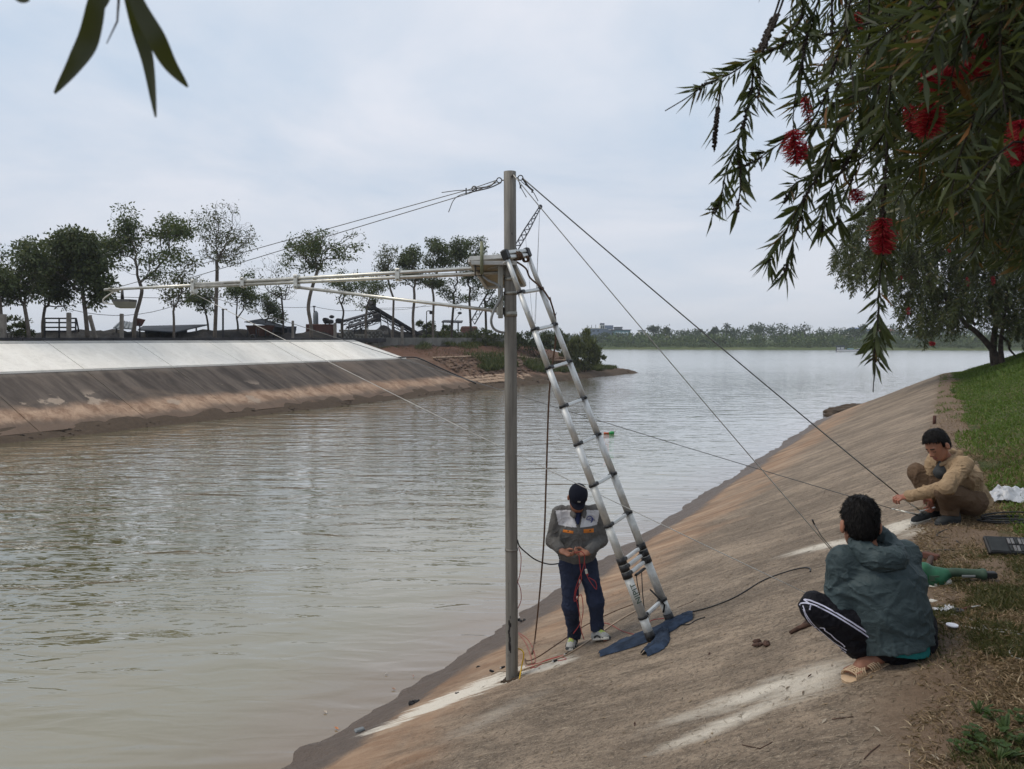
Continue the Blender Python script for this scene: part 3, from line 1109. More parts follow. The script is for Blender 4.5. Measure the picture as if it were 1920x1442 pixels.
T("tallest thin leaved tree with a wide fan of bare twigs", 402, 634, [(404, 600), (406, 550), (407, 510), (406, 490)], [(415, 430, 74, 60, 3), (410, 470, 70, 36, 1)], 760, 1500, ldry, bk, 7, tw=9, leaf=.17, bare=0.25, clump=0.4)
T("small dense tree just left of the tallest tree's trunk", 392, 634, [(390, 610), (387, 592)], [(378, 552, 34, 36, 1)], 130, 1500, lmid, bd, 8, d=48, tw=5)
T("little round tree just right of the tallest tree's trunk", 446, 634, [(446, 612), (444, 598)], [(443, 545, 29, 38, 1)], 130, 1500, lmid, bd, 9, d=48, tw=5)
T("low dense tree above the rusty hopper", 502, 634, [(500, 615), (494, 600)], [(494, 565, 33, 34, 1), (520, 585, 20, 22, .5)], 140, 2000, ld, bd, 10, d=49, tw=5)
T("nearly leafless twiggy tree between two leafy ones", 530, 634, [(531, 600), (528, 560)], [(515, 515, 42, 46, 1), (540, 545, 26, 30, .4)], 230, 160, ldry, bd, 11, d=47, tw=5, bare=0.6, leaf=.2)
T("slim upright tree with a light airy crown in front of the chimney", 584, 636, [(583, 610), (578, 580), (581, 555), (588, 530), (596, 505)], [(600, 455, 68, 56, 3), (580, 470, 48, 40, 1)], 380, 2500, lmid, bk, 12, tw=9, bare=0.25, leaf=.24)
T("small loose tree left of the conveyor top", 642, 636, [(642, 605), (644, 585), (640, 570)], [(645, 530, 36, 44, 1)], 150, 1100, lmid, bd, 13, d=45, tw=5, bare=.2)
T("forked tree standing at the top of the conveyor", 686, 638, [(686, 600), (688, 575)], [(690, 540, 34, 30, 1)], 130, 1300, lmid, bk, 14, d=45, tw=6)
T("half bare tree with a thin crown left of the dense clump", 735, 640, [(737, 600), (738, 560)], [(728, 495, 32, 36, 1)], 190, 700, ldry, bk, 15, d=45, tw=6, bare=0.35, leaf=.24)
T("dark flat topped tree in the clump, left hand end", 778, 641, [(774, 600), (777, 560), (776, 540)], [(772, 485, 36, 30, 1), (765, 520, 34, 26, .6)], 190, 3000, ld, bk, 16, tw=7, leaf=.34)
T("dark slim tree in the clump over the arm brace", 812, 641, [(812, 600), (813, 560), (810, 540)], [(818, 480, 32, 32, 1), (812, 520, 26, 22, .4)], 190, 3000, ld, bk, 17, tw=6, leaf=.34)
T("dark tree in the clump next to the flat grey panel", 846, 641, [(848, 600), (851, 565), (850, 550)], [(852, 478, 30, 32, 1), (846, 540, 22, 40, .5)], 190, 2900, ld, bd, 18, tw=6, leaf=.34)
T("tallest dark tree of the clump, beside the upright stake", 884, 642, [(882, 600), (880, 560), (882, 540)], [(878, 476, 32, 36, 1), (892, 520, 26, 36, .8)], 200, 3100, ld, bd, 19, tw=6, leaf=.36)
T("dark ragged tree half hidden behind the utility pole", 912, 642, [(911, 600), (910, 575), (908, 560)], [(912, 500, 26, 56, 1), (935, 560, 22, 34, .6)], 170, 2600, ld, bd, 20, tw=6, leaf=.36)

# ---- bushes on the left bank
M['bush'] = mat_leaf("bush_leaf", (0.024, 0.034, 0.014), (0.050, 0.066, 0.024), (0.09, 0.085, 0.035))
M['bush_green'] = mat_leaf("willow_bush_leaf", (0.065, 0.078, 0.028), (0.120, 0.135, 0.050), (0.18, 0.17, 0.08))


def bush(label, blobs, n, leaf, lm, seed, base, group=None, updir=0.5, name="bush", cat="bush"):
    rs = np.random.RandomState(seed)
    root = empty(name, base, label, cat, group)
    P = []
    w = np.array([b_[2] for b_ in blobs], float); w /= w.sum()
    for (c, r, _), k in zip(blobs, (w * n).astype(int)):
        u = rs.normal(size=(k, 3)); u /= np.linalg.norm(u, axis=1, keepdims=True)
        sub = rs.normal(size=(max(k // 40, 1), 3)); sub /= np.linalg.norm(sub, axis=1, keepdims=True)
        ctr = sub * rs.uniform(0.5, 1, size=(len(sub), 1))
        q = ctr[rs.randint(0, len(ctr), k)] + u * 0.30 * rs.rand(k, 1)
        P.append(np.array(c) + q * np.array(r))
    P = np.concatenate(P)
    D = rs.normal(size=P.shape) * 0.6 + np.array([0, 0, updir]); D /= np.linalg.norm(D, axis=1, keepdims=True)
    L = leaf * rs.uniform(.6, 1.4, len(P))
    V, F = leaf_quads(P, D, L, L * 0.35, rs)
    np_mesh("foliage", V, F, lm, root)
    V = []; Fs = []
    m = MB()
    for k in range(14):
        c, r, _ = blobs[rs.randint(len(blobs))]
        tip = Vector(c) + Vector(rs.uniform(-.6, .6, 3)) * 1.0 * r[0]
        b0 = Vector((base[0] + rs.uniform(-.3, .3), base[1] + rs.uniform(-.3, .3), base[2]))
        m.tube([b0, b0.lerp(tip, .5) + Vector((rs.uniform(-.1, .1), rs.uniform(-.1, .1), .1)), tip], [.03, .02, .008], 4)
    m.build("stems", M['bark_dark'], root)
    return root


def px_blob(px, py, Y, rx, ry, w=1, rd=None):
    k = Y / 1440
    return (at(px, py, Y), (rx * k, (rd or rx) * k, ry * k), w)


def lb_bush(label, cx, base_py, Y, blobs, n, leaf, lm, seed, group=None, updir=0.5):
    b0 = at(cx, base_py, Y)
    s, d = SD(b0.x, b0.y)
    b0.z = float(z_left(s, d)) - 0.05
    return bush(label, [px_blob(x, y, Y, rx, ry, w) for x, y, rx, ry, w in blobs], n, leaf, lm, seed, b0, group, updir)


lb_bush("feathery willow like bush on the tip of the far bank", 1095, 680, 84, [(1095, 650, 27, 29, 3), (1072, 657, 22, 22, 2), (1112, 668, 16, 18, 1.2), (1125, 672, 10, 9, .5), (1090, 675, 30, 16, 1.5)], 5600, 0.38, M['bush_green'], 31, updir=1.3)
lb_bush("dark scrub behind the low wall left of the pole", 850, 652, 80, [(840, 636, 46, 15, 2), (900, 634, 40, 17, 2), (800, 640, 26, 10, 1)], 3600, 0.34, M['bush'], 32, "scrub behind the low wall")
lb_bush("brown dry scrub seen between pole and ladder", 1010, 655, 82, [(1000, 640, 40, 18, 2), (1040, 640, 30, 20, 2), (965, 640, 26, 16, 1)], 3200, 0.34, M['bush'], 33, "scrub behind the low wall")
lb_bush("low leafy bush at the left edge below the trees", 20, 634, 43, [(15, 610, 34, 20, 2), (45, 622, 22, 12, 1)], 1500, 0.2, M['bush'], 34)
lb_bush("leafy shrub round the lamp post by the conveyor foot", 812, 640, 82, [(812, 618, 18, 16, 1), (792, 612, 12, 10, .5), (835, 620, 14, 12, .6)], 1300, 0.32, M['bush'], 35)


def scatter_left(name, n, s_rng, d_fn, hgt, mat, seed, zmin=0.1, wid=0.05):
    rs = np.random.RandomState(seed)
    s = rs.uniform(*s_rng, n); d = d_fn(rs, s, n)
    z = z_left(s, d)
    nn = vnoise(np.stack([s * .5, d * .5, 0 * s], -1), seed)
    ok = (z > zmin) & (nn > -0.25)
    s, d, z = s[ok], d[ok], z[ok]
    P = np.stack([s * E.x + d * NV.x, s * E.y + d * NV.y, z], -1)
    D = rs.normal(size=P.shape) * 0.35 + np.array([0, 0, 1.0]); D /= np.linalg.norm(D, axis=1, keepdims=True)
    L = hgt * rs.uniform(.5, 1.4, len(P))
    V, F = leaf_quads(P, D, L, L * wid, rs, 0.25)
    return np_mesh(name, V, F, mat)


M['grass_far'] = mat_leaf("bank_grass", (0.045, 0.060, 0.016), (0.085, 0.105, 0.030), (0.19, 0.15, 0.06), trans=0.15)
tag(scatter_left("bank_grass", 17000, (57, 86), lambda r, s, n: D_W + 1.7 + r.gamma(1.6, 0.7, n) + (s < 64) * 0.8, 0.48, M['grass_far'], 41, 0.38, .12), kind="stuff")
tag(scatter_left("wall_foot_grass", 7000, (54, 86), lambda r, s, n: D_C + r.uniform(3.0, 5.4, n), 0.40, M['grass_far'], 42, 0.3, .13), kind="stuff")
M['grass_dry_far'] = mat_leaf("dry_bank_weeds", (0.085, 0.050, 0.030), (0.150, 0.095, 0.050), (0.23, 0.17, 0.09), trans=0.1)
tag(scatter_left("dry_bank_weeds", 3500, (53, 84), lambda r, s, n: D_C + r.uniform(-4.0, 3.4, n), 0.24, M['grass_dry_far'], 43, 0.9, .16), kind="stuff")
tag(scatter_left("yard_edge_weeds", 2600, (-5, 54), lambda r, s, n: D_C + r.uniform(3.7, 4.4, n), 0.20, M['grass_far'], 44, 3.0, .14), kind="stuff")

# ---- far shore: wood, banana groves and scrub that read as one mass
def far_mass(name, n_clump, per, xr, y_off, z_fn, size, leaf, mat, seed, asp=0.45, up=0.2):
    rs = np.random.RandomState(seed)
    X = rs.uniform(*xr, n_clump)
    Y = np.array([far_y0(x) for x in X]) + rs.uniform(*y_off, n_clump)
    Z = z_fn(X, rs)
    S = size * rs.uniform(.6, 1.5, n_clump)
    u = rs.normal(size=(n_clump, per, 3)); u /= np.linalg.norm(u, axis=2, keepdims=True)
    P = np.stack([X, Y, Z], -1)[:, None, :] + u * (rs.rand(n_clump, per, 1) ** .5) * S[:, None, None] * np.array([1, 1, .8])
    P = P.reshape(-1, 3)
    D = u.reshape(-1, 3) + rs.normal(size=P.shape) * .4 + np.array([0, 0, up]); D /= np.linalg.norm(D, axis=1, keepdims=True)
    L = leaf * rs.uniform(.6, 1.4, len(P))
    V, F = leaf_quads(P, D, L, L * asp, rs, .25)
    return tag(np_mesh(name, V, F, mat), kind="stuff")


def canopy(X):
    f = vnoise(np.stack([X * .045, 0 * X, 0 * X], -1), 9) * 1.7 + vnoise(np.stack([X * .17, 0 * X, 0 * X + 3], -1), 10) * 1.5 + vnoise(np.stack([X * .5, 0 * X, 0 * X + 5], -1), 12) * 0.8
    base = np.interp(X, [15, 60, 64, 75, 85, 110, 118, 135, 160, 200, 260], [6.2, 6.2, 8.5, 7.5, 9, 9.3, 7.0, 9.6, 9.4, 7.5, 7.0])
    return base + f


far_mass("far_treeline", 1500, 26, (10, 260), (24, 60), lambda X, r: 1.5 + r.rand(len(X)) ** .75 * (canopy(X) - 2.6), 1.35, 0.9, M['far_leaf'], 51)
far_mass("far_banana_grove", 420, 16, (40, 235), (13, 26), lambda X, r: 2.0 + r.rand(len(X)) * 2.4, 1.1, 1.7, M['far_banana'], 52, 0.22, 0.5)
far_mass("far_scrub", 800, 22, (10, 250), (3.5, 15), lambda X, r: 0.9 + r.rand(len(X)) * (0.7 + 0.9 * (vnoise(np.stack([X * .08, 0 * X, 0 * X], -1), 77) > 0.15)), 0.8, 0.7, M['far_scrub'], 53, .4, .5)
# single taller trees standing out of the far wood
for i, (px, top, hw, lab) in enumerate([(1226, 608, 11, "round crowned far tree just right of the teal house"), (1250, 611, 3, "slim pointed far tree like a spire above the wood"), (1508, 603, 16, "spreading bare topped tree above the far wood"),
                                        (1362, 603, 9, "thin bare tree above the far wood, left of its gap"), (1600, 612, 10, "leaning feathery far tree left of the blue roof"), (1618, 609, 8, "pointed far tree touching the blue roof"), (1422, 613, 8, "small far tree on the right of the gap in the wood"), (1338, 612, 8, "bushy headed far tree where the right wire crosses the wood")]):
    Y = far_y0((px - 960) / 1440 * 300) + 34
    b0 = at(px, 640, Y); b0.z = 1.8
    k = Y / 1440
    sparse = "bare" in lab
    make_tree(lab, b0, [b0, at(px + 1, 632, Y), at(px, (top + 636) / 2, Y)], [(at(px, top + (636 - top) * .3, Y), (hw * k, hw * k, (636 - top) * .30 * k), 1)], 90, 90 if sparse else 520, 0.8, 0.22, M['far_leaf'], M['bark_dark'], 60 + i, "single trees above the far wood", 0.7, r_tip=0.04, bare=.3 if sparse else 0)

# ------------------------------------------------------------------ weeping bottlebrush trees on the right
M['bb_leaf'] = mat_leaf("bottlebrush_leaf", (0.024, 0.034, 0.012), (0.068, 0.084, 0.028), (0.13, 0.11, 0.045), rough=.5, trans=0.22)
M['bb_leaf_near'] = mat_leaf("near_bottlebrush_leaf", (0.018, 0.028, 0.011), (0.075, 0.095, 0.036), (0.20, 0.09, 0.03), rough=.45, trans=0.25)
M['bb_bark'] = plain("furrowed_bark", (0.080, 0.062, 0.050), 0.93, 0, 0.45, 5.0, 0.03)
M['bb_twig'] = plain("dark_twig", (0.030, 0.024, 0.020), 0.85, 0, 0.3)
M['bb_seed'] = plain("seed_capsule", (0.030, 0.022, 0.017), 0.8, 0, 0.4)
tt = NT("crimson_stamens")
M['bb_flower'] = tt.out(tt.ramp(tt.n("NewGeometry").outputs["Random Per Island"], [(0, (0.20, 0.006, 0.016)), (0.8, (0.46, 0.018, 0.036)), (1.0, (0.62, 0.14, 0.10))]), 0.6, 0, None, 0.2)


def strands(starts, lens, leaf, spacing, rs, out_dir, droop=1.0, width=0.10, leaf_spread=0.75):
    """hanging twigs with narrow leaves; returns leaf arrays and twig polylines"""
    LP, LD, LL = [], [], []
    twigs = []
    for p, l, od in zip(starts, lens, out_dir):
        n = max(int(l / 0.08), 3)
        v = np.array(od, float); q = np.array(p, float)
        pts = [q.copy()]
        for i in range(n):
            v = v * 0.80 + np.array([0, 0, -0.30 * droop]) + rs.normal(size=3) * 0.07
            v = v / (np.linalg.norm(v) + 1e-9)
            q = q + v * (l / n)
            pts.append(q.copy())
        pts = np.array(pts)
        twigs.append(pts)
        m = int(l / spacing)
        tpar = np.sort(rs.uniform(0.08, 1, m)) * (len(pts) - 1.001)
        i0 = tpar.astype(int); f = (tpar - i0)[:, None]
        P = pts[i0] * (1 - f) + pts[i0 + 1] * f
        T = pts[i0 + 1] - pts[i0]; T /= np.linalg.norm(T, axis=1, keepdims=True)
        r = rs.normal(size=P.shape); r -= (r * T).sum(1, keepdims=True) * T; r /= np.linalg.norm(r, axis=1, keepdims=True)
        D = T * 0.75 + r * leaf_spread; D /= np.linalg.norm(D, axis=1, keepdims=True)
        LP.append(P); LD.append(D); LL.append(leaf * rs.uniform(.6, 1.2, m))
    return np.concatenate(LP), np.concatenate(LD), np.concatenate(LL), twigs


def twig_mesh(twigs, r0, r1, k=3):
    V = []; F = []; o = 0
    w = np.arange(k) * 2 * PI / k
    for pts in twigs:
        n = len(pts)
        T = np.gradient(pts, axis=0); T /= np.linalg.norm(T, axis=1, keepdims=True) + 1e-9
        a = np.cross(T, np.array([0.3, 0.9, 0.1])); a /= np.linalg.norm(a, axis=1, keepdims=True) + 1e-9
        b = np.cross(T, a)
        r = np.linspace(r0, r1, n)[:, None, None]
        ring = pts[:, None, :] + (a[:, None, :] * np.cos(w)[None, :, None] + b[:, None, :] * np.sin(w)[None, :, None]) * r
        V.append(ring.reshape(-1, 3))
        i = np.arange(n - 1)[:, None]; j = np.arange(k)[None, :]
        F.append(np.stack([o + i * k + j, o + i * k + (j + 1) % k, o + (i + 1) * k + (j + 1) % k, o + (i + 1) * k + j], -1).reshape(-1, 4))
        o += n * k
    return np.concatenate(V), np.concatenate(F)


def flower(parent, c, axis, length, rad, n, seed, fw=0.0011, name="flower_spike"):
    """a bottlebrush: hundreds of fine stamens round a stalk, dark capsules at the core"""
    rs = np.random.RandomState(seed)
    ax = np.array(Vector(axis).normalized()); h = np.array(Vector(axis).orthogonal().normalized()); g = np.cross(ax, h)
    t = rs.rand(n); w = rs.uniform(0, 2 * PI, n)
    o = np.cos(w)[:, None] * h + np.sin(w)[:, None] * g
    P = np.array(c) + ax * ((t - .5) * length)[:, None]
    prof = np.sin(np.clip(t * .85 + .12, 0, 1) * PI) ** .4
    D = o + ax * rs.uniform(0.1, .55, n)[:, None] + rs.normal(size=(n, 3)) * .12
    D /= np.linalg.norm(D, axis=1, keepdims=True)
    L = rad * prof * rs.uniform(.75, 1.12, n)
    s = np.cross(D, rs.normal(size=(n, 3))); s /= np.linalg.norm(s, axis=1, keepdims=True)
    tip = P + D * L[:, None]
    V = np.stack([P - s * fw, P + s * fw, tip + s * fw * .8, tip - s * fw * .8], 1).reshape(-1, 3)
    ob = np_mesh(name, V, np.arange(n * 4).reshape(n, 4), M['bb_flower'], parent)
    m = MB()
    m.tube([Vector(c) - Vector(ax) * length * .6, Vector(c) + Vector(ax) * length * .6], length * .022, 5)
    m.build("stalk", M['bb_twig'], ob)
    return ob


# ---- the tree further along the bank
YB = 34.0
kB = YB / 1440
bB = W(36.5, -1.9); bB.z = zn(bB.x, bB.y)
YB = bB.y
kB = YB / 1440
treeB = empty("bottlebrush_tree", bB, "weeping bottlebrush tree with leaning twin trunks on the grassy rise by the river", "tree")
rsB = np.random.RandomState(71)
tr1 = [at(1872, 690, YB), at(1868, 668, YB), at(1852, 645, YB), at(1830, 622, YB), at(1812, 608, YB), at(1790, 580, YB + 1), at(1760, 530, YB + 1.5), at(1720, 480, YB + 2)]
tr2 = [at(1866, 690, YB + .4), at(1862, 660, YB + .4), at(1864, 630, YB + .4), at(1868, 590, YB), at(1860, 520, YB), at(1840, 450, YB)]
tr3 = [at(1880, 688, YB - .2), at(1876, 650, YB - .2), at(1880, 615, YB - .2), at(1888, 560, YB - .5), at(1900, 480, YB - 1)]
tr4 = [at(1862, 625, YB + .3), at(1890, 640, YB + .6), at(1893, 655, YB + .6), at(1905, 668, YB + .6)]
m = MB()
m.tube(spline(tr1, 4), list(np.linspace(.15, .05, len(spline(tr1, 4)))), 8)
m.tube(spline(tr2, 4), list(np.linspace(.16, .05, len(spline(tr2, 4)))), 8)
m.tube(spline(tr3, 4), list(np.linspace(.11, .04, len(spline(tr3, 4)))), 8)
m.tube(spline(tr4, 4), list(np.linspace(.07, .03, len(spline(tr4, 4)))), 6)
for a, b_ in (((1790, 580), (1690, 500)), ((1760, 530), (1640, 440)), ((1720, 480), (1620, 400)), ((1840, 450), (1760, 380)), ((1860, 520), (1930, 420)), ((1900, 480), (1990, 420)), ((1830, 610), (1740, 560)), ((1812, 608), (1850, 540))):
    p, q = at(*a, YB), at(*b_, YB + rsB.uniform(-2, 2))
    m.tube([p, p.lerp(q, .5) + Vector((0, 0, .3)), q], [.07, .05, .02], 5)
m.build("trunk", M['bb_bark'], treeB)


def crownB(n):
    out = []
    while len(out) < n:
        px = rsB.uniform(1570, 2080); py = rsB.uniform(330, 640)
        top = np.interp(px, [1570, 1600, 1650, 1720, 1800, 2080], [470, 400, 350, 310, 290, 280])
        bot = np.interp(px, [1570, 1600, 1640, 1680, 1700, 1740, 1790, 1830, 1880, 1920, 2080], [505, 540, 520, 545, 605, 630, 618, 590, 610, 630, 640])
        if not top < py < bot - 12: continue
        out.append(at(px, py, YB + rsB.normal() * 2.0))
    return np.array(out)


st = crownB(3900)
od = rsB.normal(size=(len(st), 3)) * .6; od[:, 0] -= .25
ln = rsB.uniform(.35, 1.05, len(st))
P, D, L, tw = strands(st, ln, 0.17, 0.017, rsB, od)
V, F = leaf_quads(P, D, L, L * .23, rsB, .1)
np_mesh("crown", V, F, M['bb_leaf'], treeB)
V, F = twig_mesh(tw, .006, .003)
np_mesh("twigs", V, F, M['bb_twig'], treeB)
for i, (px, py, h) in enumerate(((1815, 528, 20), (1862, 526, 20), (1703, 583, 16), (1688, 521, 9), (1746, 644, 9), (1750, 644, 8), (1862, 470, 12), (1780, 470, 10))):
    c = at(px, py, YB - 2.6)
    flower(treeB, c, (0.1, 0, -1), h * kB * .8, 4.2 * kB, 120, 80 + i, 0.006)

# ---- the tree the photographer stands under: twigs hang into the frame from the upper right
treeA = empty("bottlebrush_tree", gp(4.6, 3.4), "flowering bottlebrush branches hanging in close from the upper right corner", "tree")
rsA = np.random.RandomState(91)
m = MB()
bA = gp(4.6, 3.4)
trunkA = spline([bA - Vector((0, 0, .15)), bA + Vector((-.05, 0, .8)), bA + Vector((-.25, -.1, 1.7)), bA + Vector((-.6, -.2, 2.5)), bA + Vector((-1.2, -.2, 3.3)), bA + Vector((-2.0, -.3, 3.7))], 5)
m.tube(trunkA, list(np.linspace(.15, .05, len(trunkA))), 9)
for q in ((2.2, 2.0, 6.3), (1.6, 2.4, 5.9), (2.6, 3.6, 6.2), (4.0, 4.6, 6.6), (3.2, 1.6, 5.8), (5.2, 2.2, 6.4), (2.3, 2.9, 5.6)):
    i = rsA.randint(10, 22)
    a = trunkA[i]; b_ = Vector(q)
    m.tube(spline([a, a.lerp(b_, .5) + Vector((0, 0, .25)), b_], 4), list(np.linspace(.05, .012, 9)), 6)
m.build("trunk", M['bb_bark'], treeA)

near_tw = []      # (points px, depth, leaf density, seeds only)
TW = [
    ([(1640, 40), (1560, 62), (1500, 72), (1440, 96), (1412, 110), (1370, 138), (1320, 160), (1290, 182), (1247, 208)], 1.80, 1.0, 0.16, .82),
    ([(1412, 112), (1410, 160), (1397, 220), (1384, 268), (1362, 320), (1352, 370), (1336, 400)], 1.80, 1.1, .05, 1),
    ([(1412, 108), (1425, 150), (1420, 185)], 1.82, 1.0, 0, 1),
    ([(1384, 262), (1386, 310), (1388, 350), (1383, 396)], 1.80, 1.0, .1, 1),
    ([(1352, 140), (1350, 175), (1346, 205), (1342, 240), (1339, 285)], 1.80, 0.25, 0, 1),
    ([(1540, -10), (1520, 40), (1508, 90), (1500, 140), (1490, 190), (1487, 225)], 1.75, .9, 0, .62),
    ([(1600, -20), (1580, 60), (1560, 140), (1530, 215), (1490, 248), (1440, 285), (1396, 312)], 1.9, 1.0, 0, 1),
    ([(1572, 235), (1545, 310), (1508, 370), (1478, 425), (1450, 465), (1440, 492)], 1.85, 1.15, 0, 1),
    ([(1510, 365), (1500, 410), (1485, 460), (1468, 520)], 1.85, 1.0, .05, 1),
    ([(1650, 160), (1620, 250), (1585, 310), (1555, 360), (1540, 405), (1542, 432)], 1.9, 1.1, 0, 1),
    ([(1620, 270), (1600, 330), (1578, 380), (1570, 420)], 1.95, .9, 0, 1),
    ([(1670, 140), (1664, 240), (1660, 330), (1656, 400), (1655, 470), (1648, 540), (1646, 600), (1642, 650), (1640, 690), (1637, 735)], 1.8, .9, .04, .86),
    ([(1648, 575), (1644, 620), (1641, 655)], 1.8, 1.7, 0, 1),
    ([(1560, -20), (1560, 60), (1562, 130), (1572, 170)], 1.9, .5, 0, 1),
    ([(1585, -10), (1590, 80), (1600, 160), (1604, 175)], 1.7, .45, 0, 1),
    ([(1500, -20), (1506, 30), (1480, 60), (1466, 95)], 1.75, .9, 0, 1),
    ([(1470, -30), (1455, 20), (1438, 60), (1421, 100)], 1.7, 0.0, 0, 1),
    ([(1478, -30), (1462, 18), (1446, 55), (1428, 102)], 1.72, 0.0, 0, 1),
    ([(1700, 60), (1640, 130), (1600, 200), (1560, 262), (1520, 290)], 1.95, 1.0, 0, 1),
    ([(1690, 200), (1650, 260), (1610, 300), (1560, 300)], 1.9, 1.0, 0, 1),
    ([(1720, 230), (1690, 300), (1650, 350), (1620, 400)], 2.0, 1.0, 0, 1),
    ([(1630, -20), (1628, 80), (1622, 160), (1640, 220)], 2.0, .8, 0, 1),
    ([(1600, 180), (1560, 200), (1520, 250), (1500, 300)], 1.85, 1.0, 0, 1),
    ([(1540, 300), (1520, 330), (1490, 345), (1470, 380)], 1.9, 1.0, 0, 1),
]
tw_lines = []
LP, LD, LL = [], [], []
seeds = MB()
for pts, Y, dens, bare_end, endf in TW:
    Yv = Y + rsA.uniform(-.05, .05)
    line = np.array([list(at(x, y, Yv + 0.03 * math.sin(i * 1.7))) for i, (x, y) in enumerate(pts)])
    line = np.array([list(v) for v in spline([Vector(p) for p in line], 7)])
    tw_lines.append(line)
    seg = np.linalg.norm(np.diff(line, axis=0), axis=1); tot = seg.sum()
    m_ = int(tot / 0.0052 * dens)
    if m_:
        tpar = np.sort(rsA.uniform(0.02, endf, m_)) * (len(line) - 1.001)
        i0 = tpar.astype(int); f = (tpar - i0)[:, None]
        p = line[i0] * (1 - f) + line[i0 + 1] * f
        t_ = line[i0 + 1] - line[i0]; t_ /= np.linalg.norm(t_, axis=1, keepdims=True)
        r = rsA.normal(size=p.shape); r -= (r * t_).sum(1, keepdims=True) * t_; r /= np.linalg.norm(r, axis=1, keepdims=True)
        d_ = t_ * rsA.uniform(.6, 1.3, (m_, 1)) + r * .72 + np.array([0, 0, -.15]); d_ /= np.linalg.norm(d_, axis=1, keepdims=True)
        LP.append(p); LD.append(d_); LL.append(0.062 * rsA.uniform(.55, 1.25, m_))
    # capsules clasp the twig in stretches
    for (a, b_) in ((rsA.uniform(.15, .3), rsA.uniform(.4, .5)), (endf - .1, endf)):
        if dens in (1.7,): continue
        lo, hi = int(a * (len(line) - 1)), int(b_ * (len(line) - 1))
        if dens < .3: lo, hi = int(.45 * len(line)), len(line) - 2
        for j in range(lo, max(hi, lo + 1)):
            for k in range(5):
                f = rsA.rand(); c = line[j] * (1 - f) + line[min(j + 1, len(line) - 1)] * f
                o = rsA.normal(size=3); o /= np.linalg.norm(o)
                seeds.ball(c + o * .0042, .0030, 5, 4)
V, F = twig_mesh(tw_lines, .0028, .0012, 4)
np_mesh("twigs", V, F, M['bb_twig'], treeA)
seeds.build("seed_capsules", M['bb_seed'], treeA)["kind"] = "stuff"
LP, LD, LL = np.concatenate(LP), np.concatenate(LD), np.concatenate(LL)
# the leaves that show largest are objects of their own; they share six meshes
leaf_proto = []
for k in range(6):
    rr = random.Random(k)
    w = rr.uniform(.055, .075); c = rr.uniform(-.10, .12)
    vv = [(0, 0, 0), (.3, w * .8, .02), (.62, w * .85, c * .5), (1, 0, c), (.62, -w * .85, c * .5), (.3, -w * .8, .02), (.3, 0, -.015), (.62, 0, c * .5 - .03)]
    ff = [(0, 6, 1), (0, 5, 6), (1, 6, 7, 2), (6, 5, 4, 7), (2, 7, 3), (7, 4, 3)]
    me = bpy.data.meshes.new("leaf"); me.from_pydata(vv, [], ff); me.materials.append(M['bb_leaf_near']); me.update()
    leaf_proto.append(me)
big = np.argsort(-LL)
nbig = 290
rootA = world_loc(treeA)
for j in big[:nbig]:
    o = bpy.data.objects.new("leaf", leaf_proto[j % 6])
    COL.objects.link(o); o.parent = treeA
    d_ = Vector(LD[j]); sd = d_.orthogonal(); sd.rotate(Matrix.Rotation(rsA.uniform(0, 6.28), 3, d_)); up = d_.cross(sd)
    Mx = Matrix((d_, sd, up)).transposed().to_4x4()
    o.matrix_local = Matrix.Translation(Vector(LP[j]) - rootA) @ Mx @ Matrix.Scale(float(LL[j]), 4)
rest = big[nbig:]
V, F = leaf_quads(LP[rest], LD[rest], LL[rest], LL[rest] * .13, rsA, .1)
np_mesh("foliage", V, F, M['bb_leaf_near'], treeA)["kind"] = "stuff"

# fuller growth behind and to the right of those twigs
st = []
while len(st) < 1250:
    Y = rsA.uniform(2.0, 5.0) if rsA.rand() < .75 else rsA.uniform(1.35, 2.0)
    px = rsA.uniform(1590, 2250); py = rsA.uniform(-420, 430)
    left = np.interp(py, [-420, 0, 100, 200, 300, 430], [1540, 1600, 1660, 1690, 1700, 1740])
    if Y < 2: left += 130
    if px < left + rsA.exponential(40): continue
    if py > np.interp(px, [1600, 1700, 1800, 1920], [150, 330, 440, 500]): continue
    if Y < 2 and py > np.interp(px, [1700, 1920], [120, 330]): continue
    st.append(list(at(px, py, Y)))
st = np.array(st)
od = rsA.normal(size=(len(st), 3)) * .7 + np.array([-.35, 0, -.05])
ln = rsA.uniform(.22, .62, len(st)) * np.clip(st[:, 1] / 2.6, .55, 1.5)
pxs = 960 + 1440 * st[:, 0] / st[:, 1]; pys = 635 - 1440 * (st[:, 2] - CAM_Z) / st[:, 1]
room = np.interp(pxs, [1600, 1700, 1800, 1920, 2100], [250, 400, 480, 500, 620]) - pys
ok = room > 60
st, od, ln, room = st[ok], od[ok], ln[ok], room[ok]
ln = np.minimum(ln, room * st[:, 1] / 1440 * rsA.uniform(.7, 1.1, len(ln)))
P, D, L, tw = strands(st, ln, 0.078, 0.0075, rsA, od, leaf_spread=.8)
V, F = leaf_quads(P, D, L, L * .125, rsA, .12)
np_mesh("foliage", V, F, M['bb_leaf_near'], treeA)["kind"] = "stuff"
V, F = twig_mesh(tw, .0030, .0012)
np_mesh("twigs", V, F, M['bb_twig'], treeA)
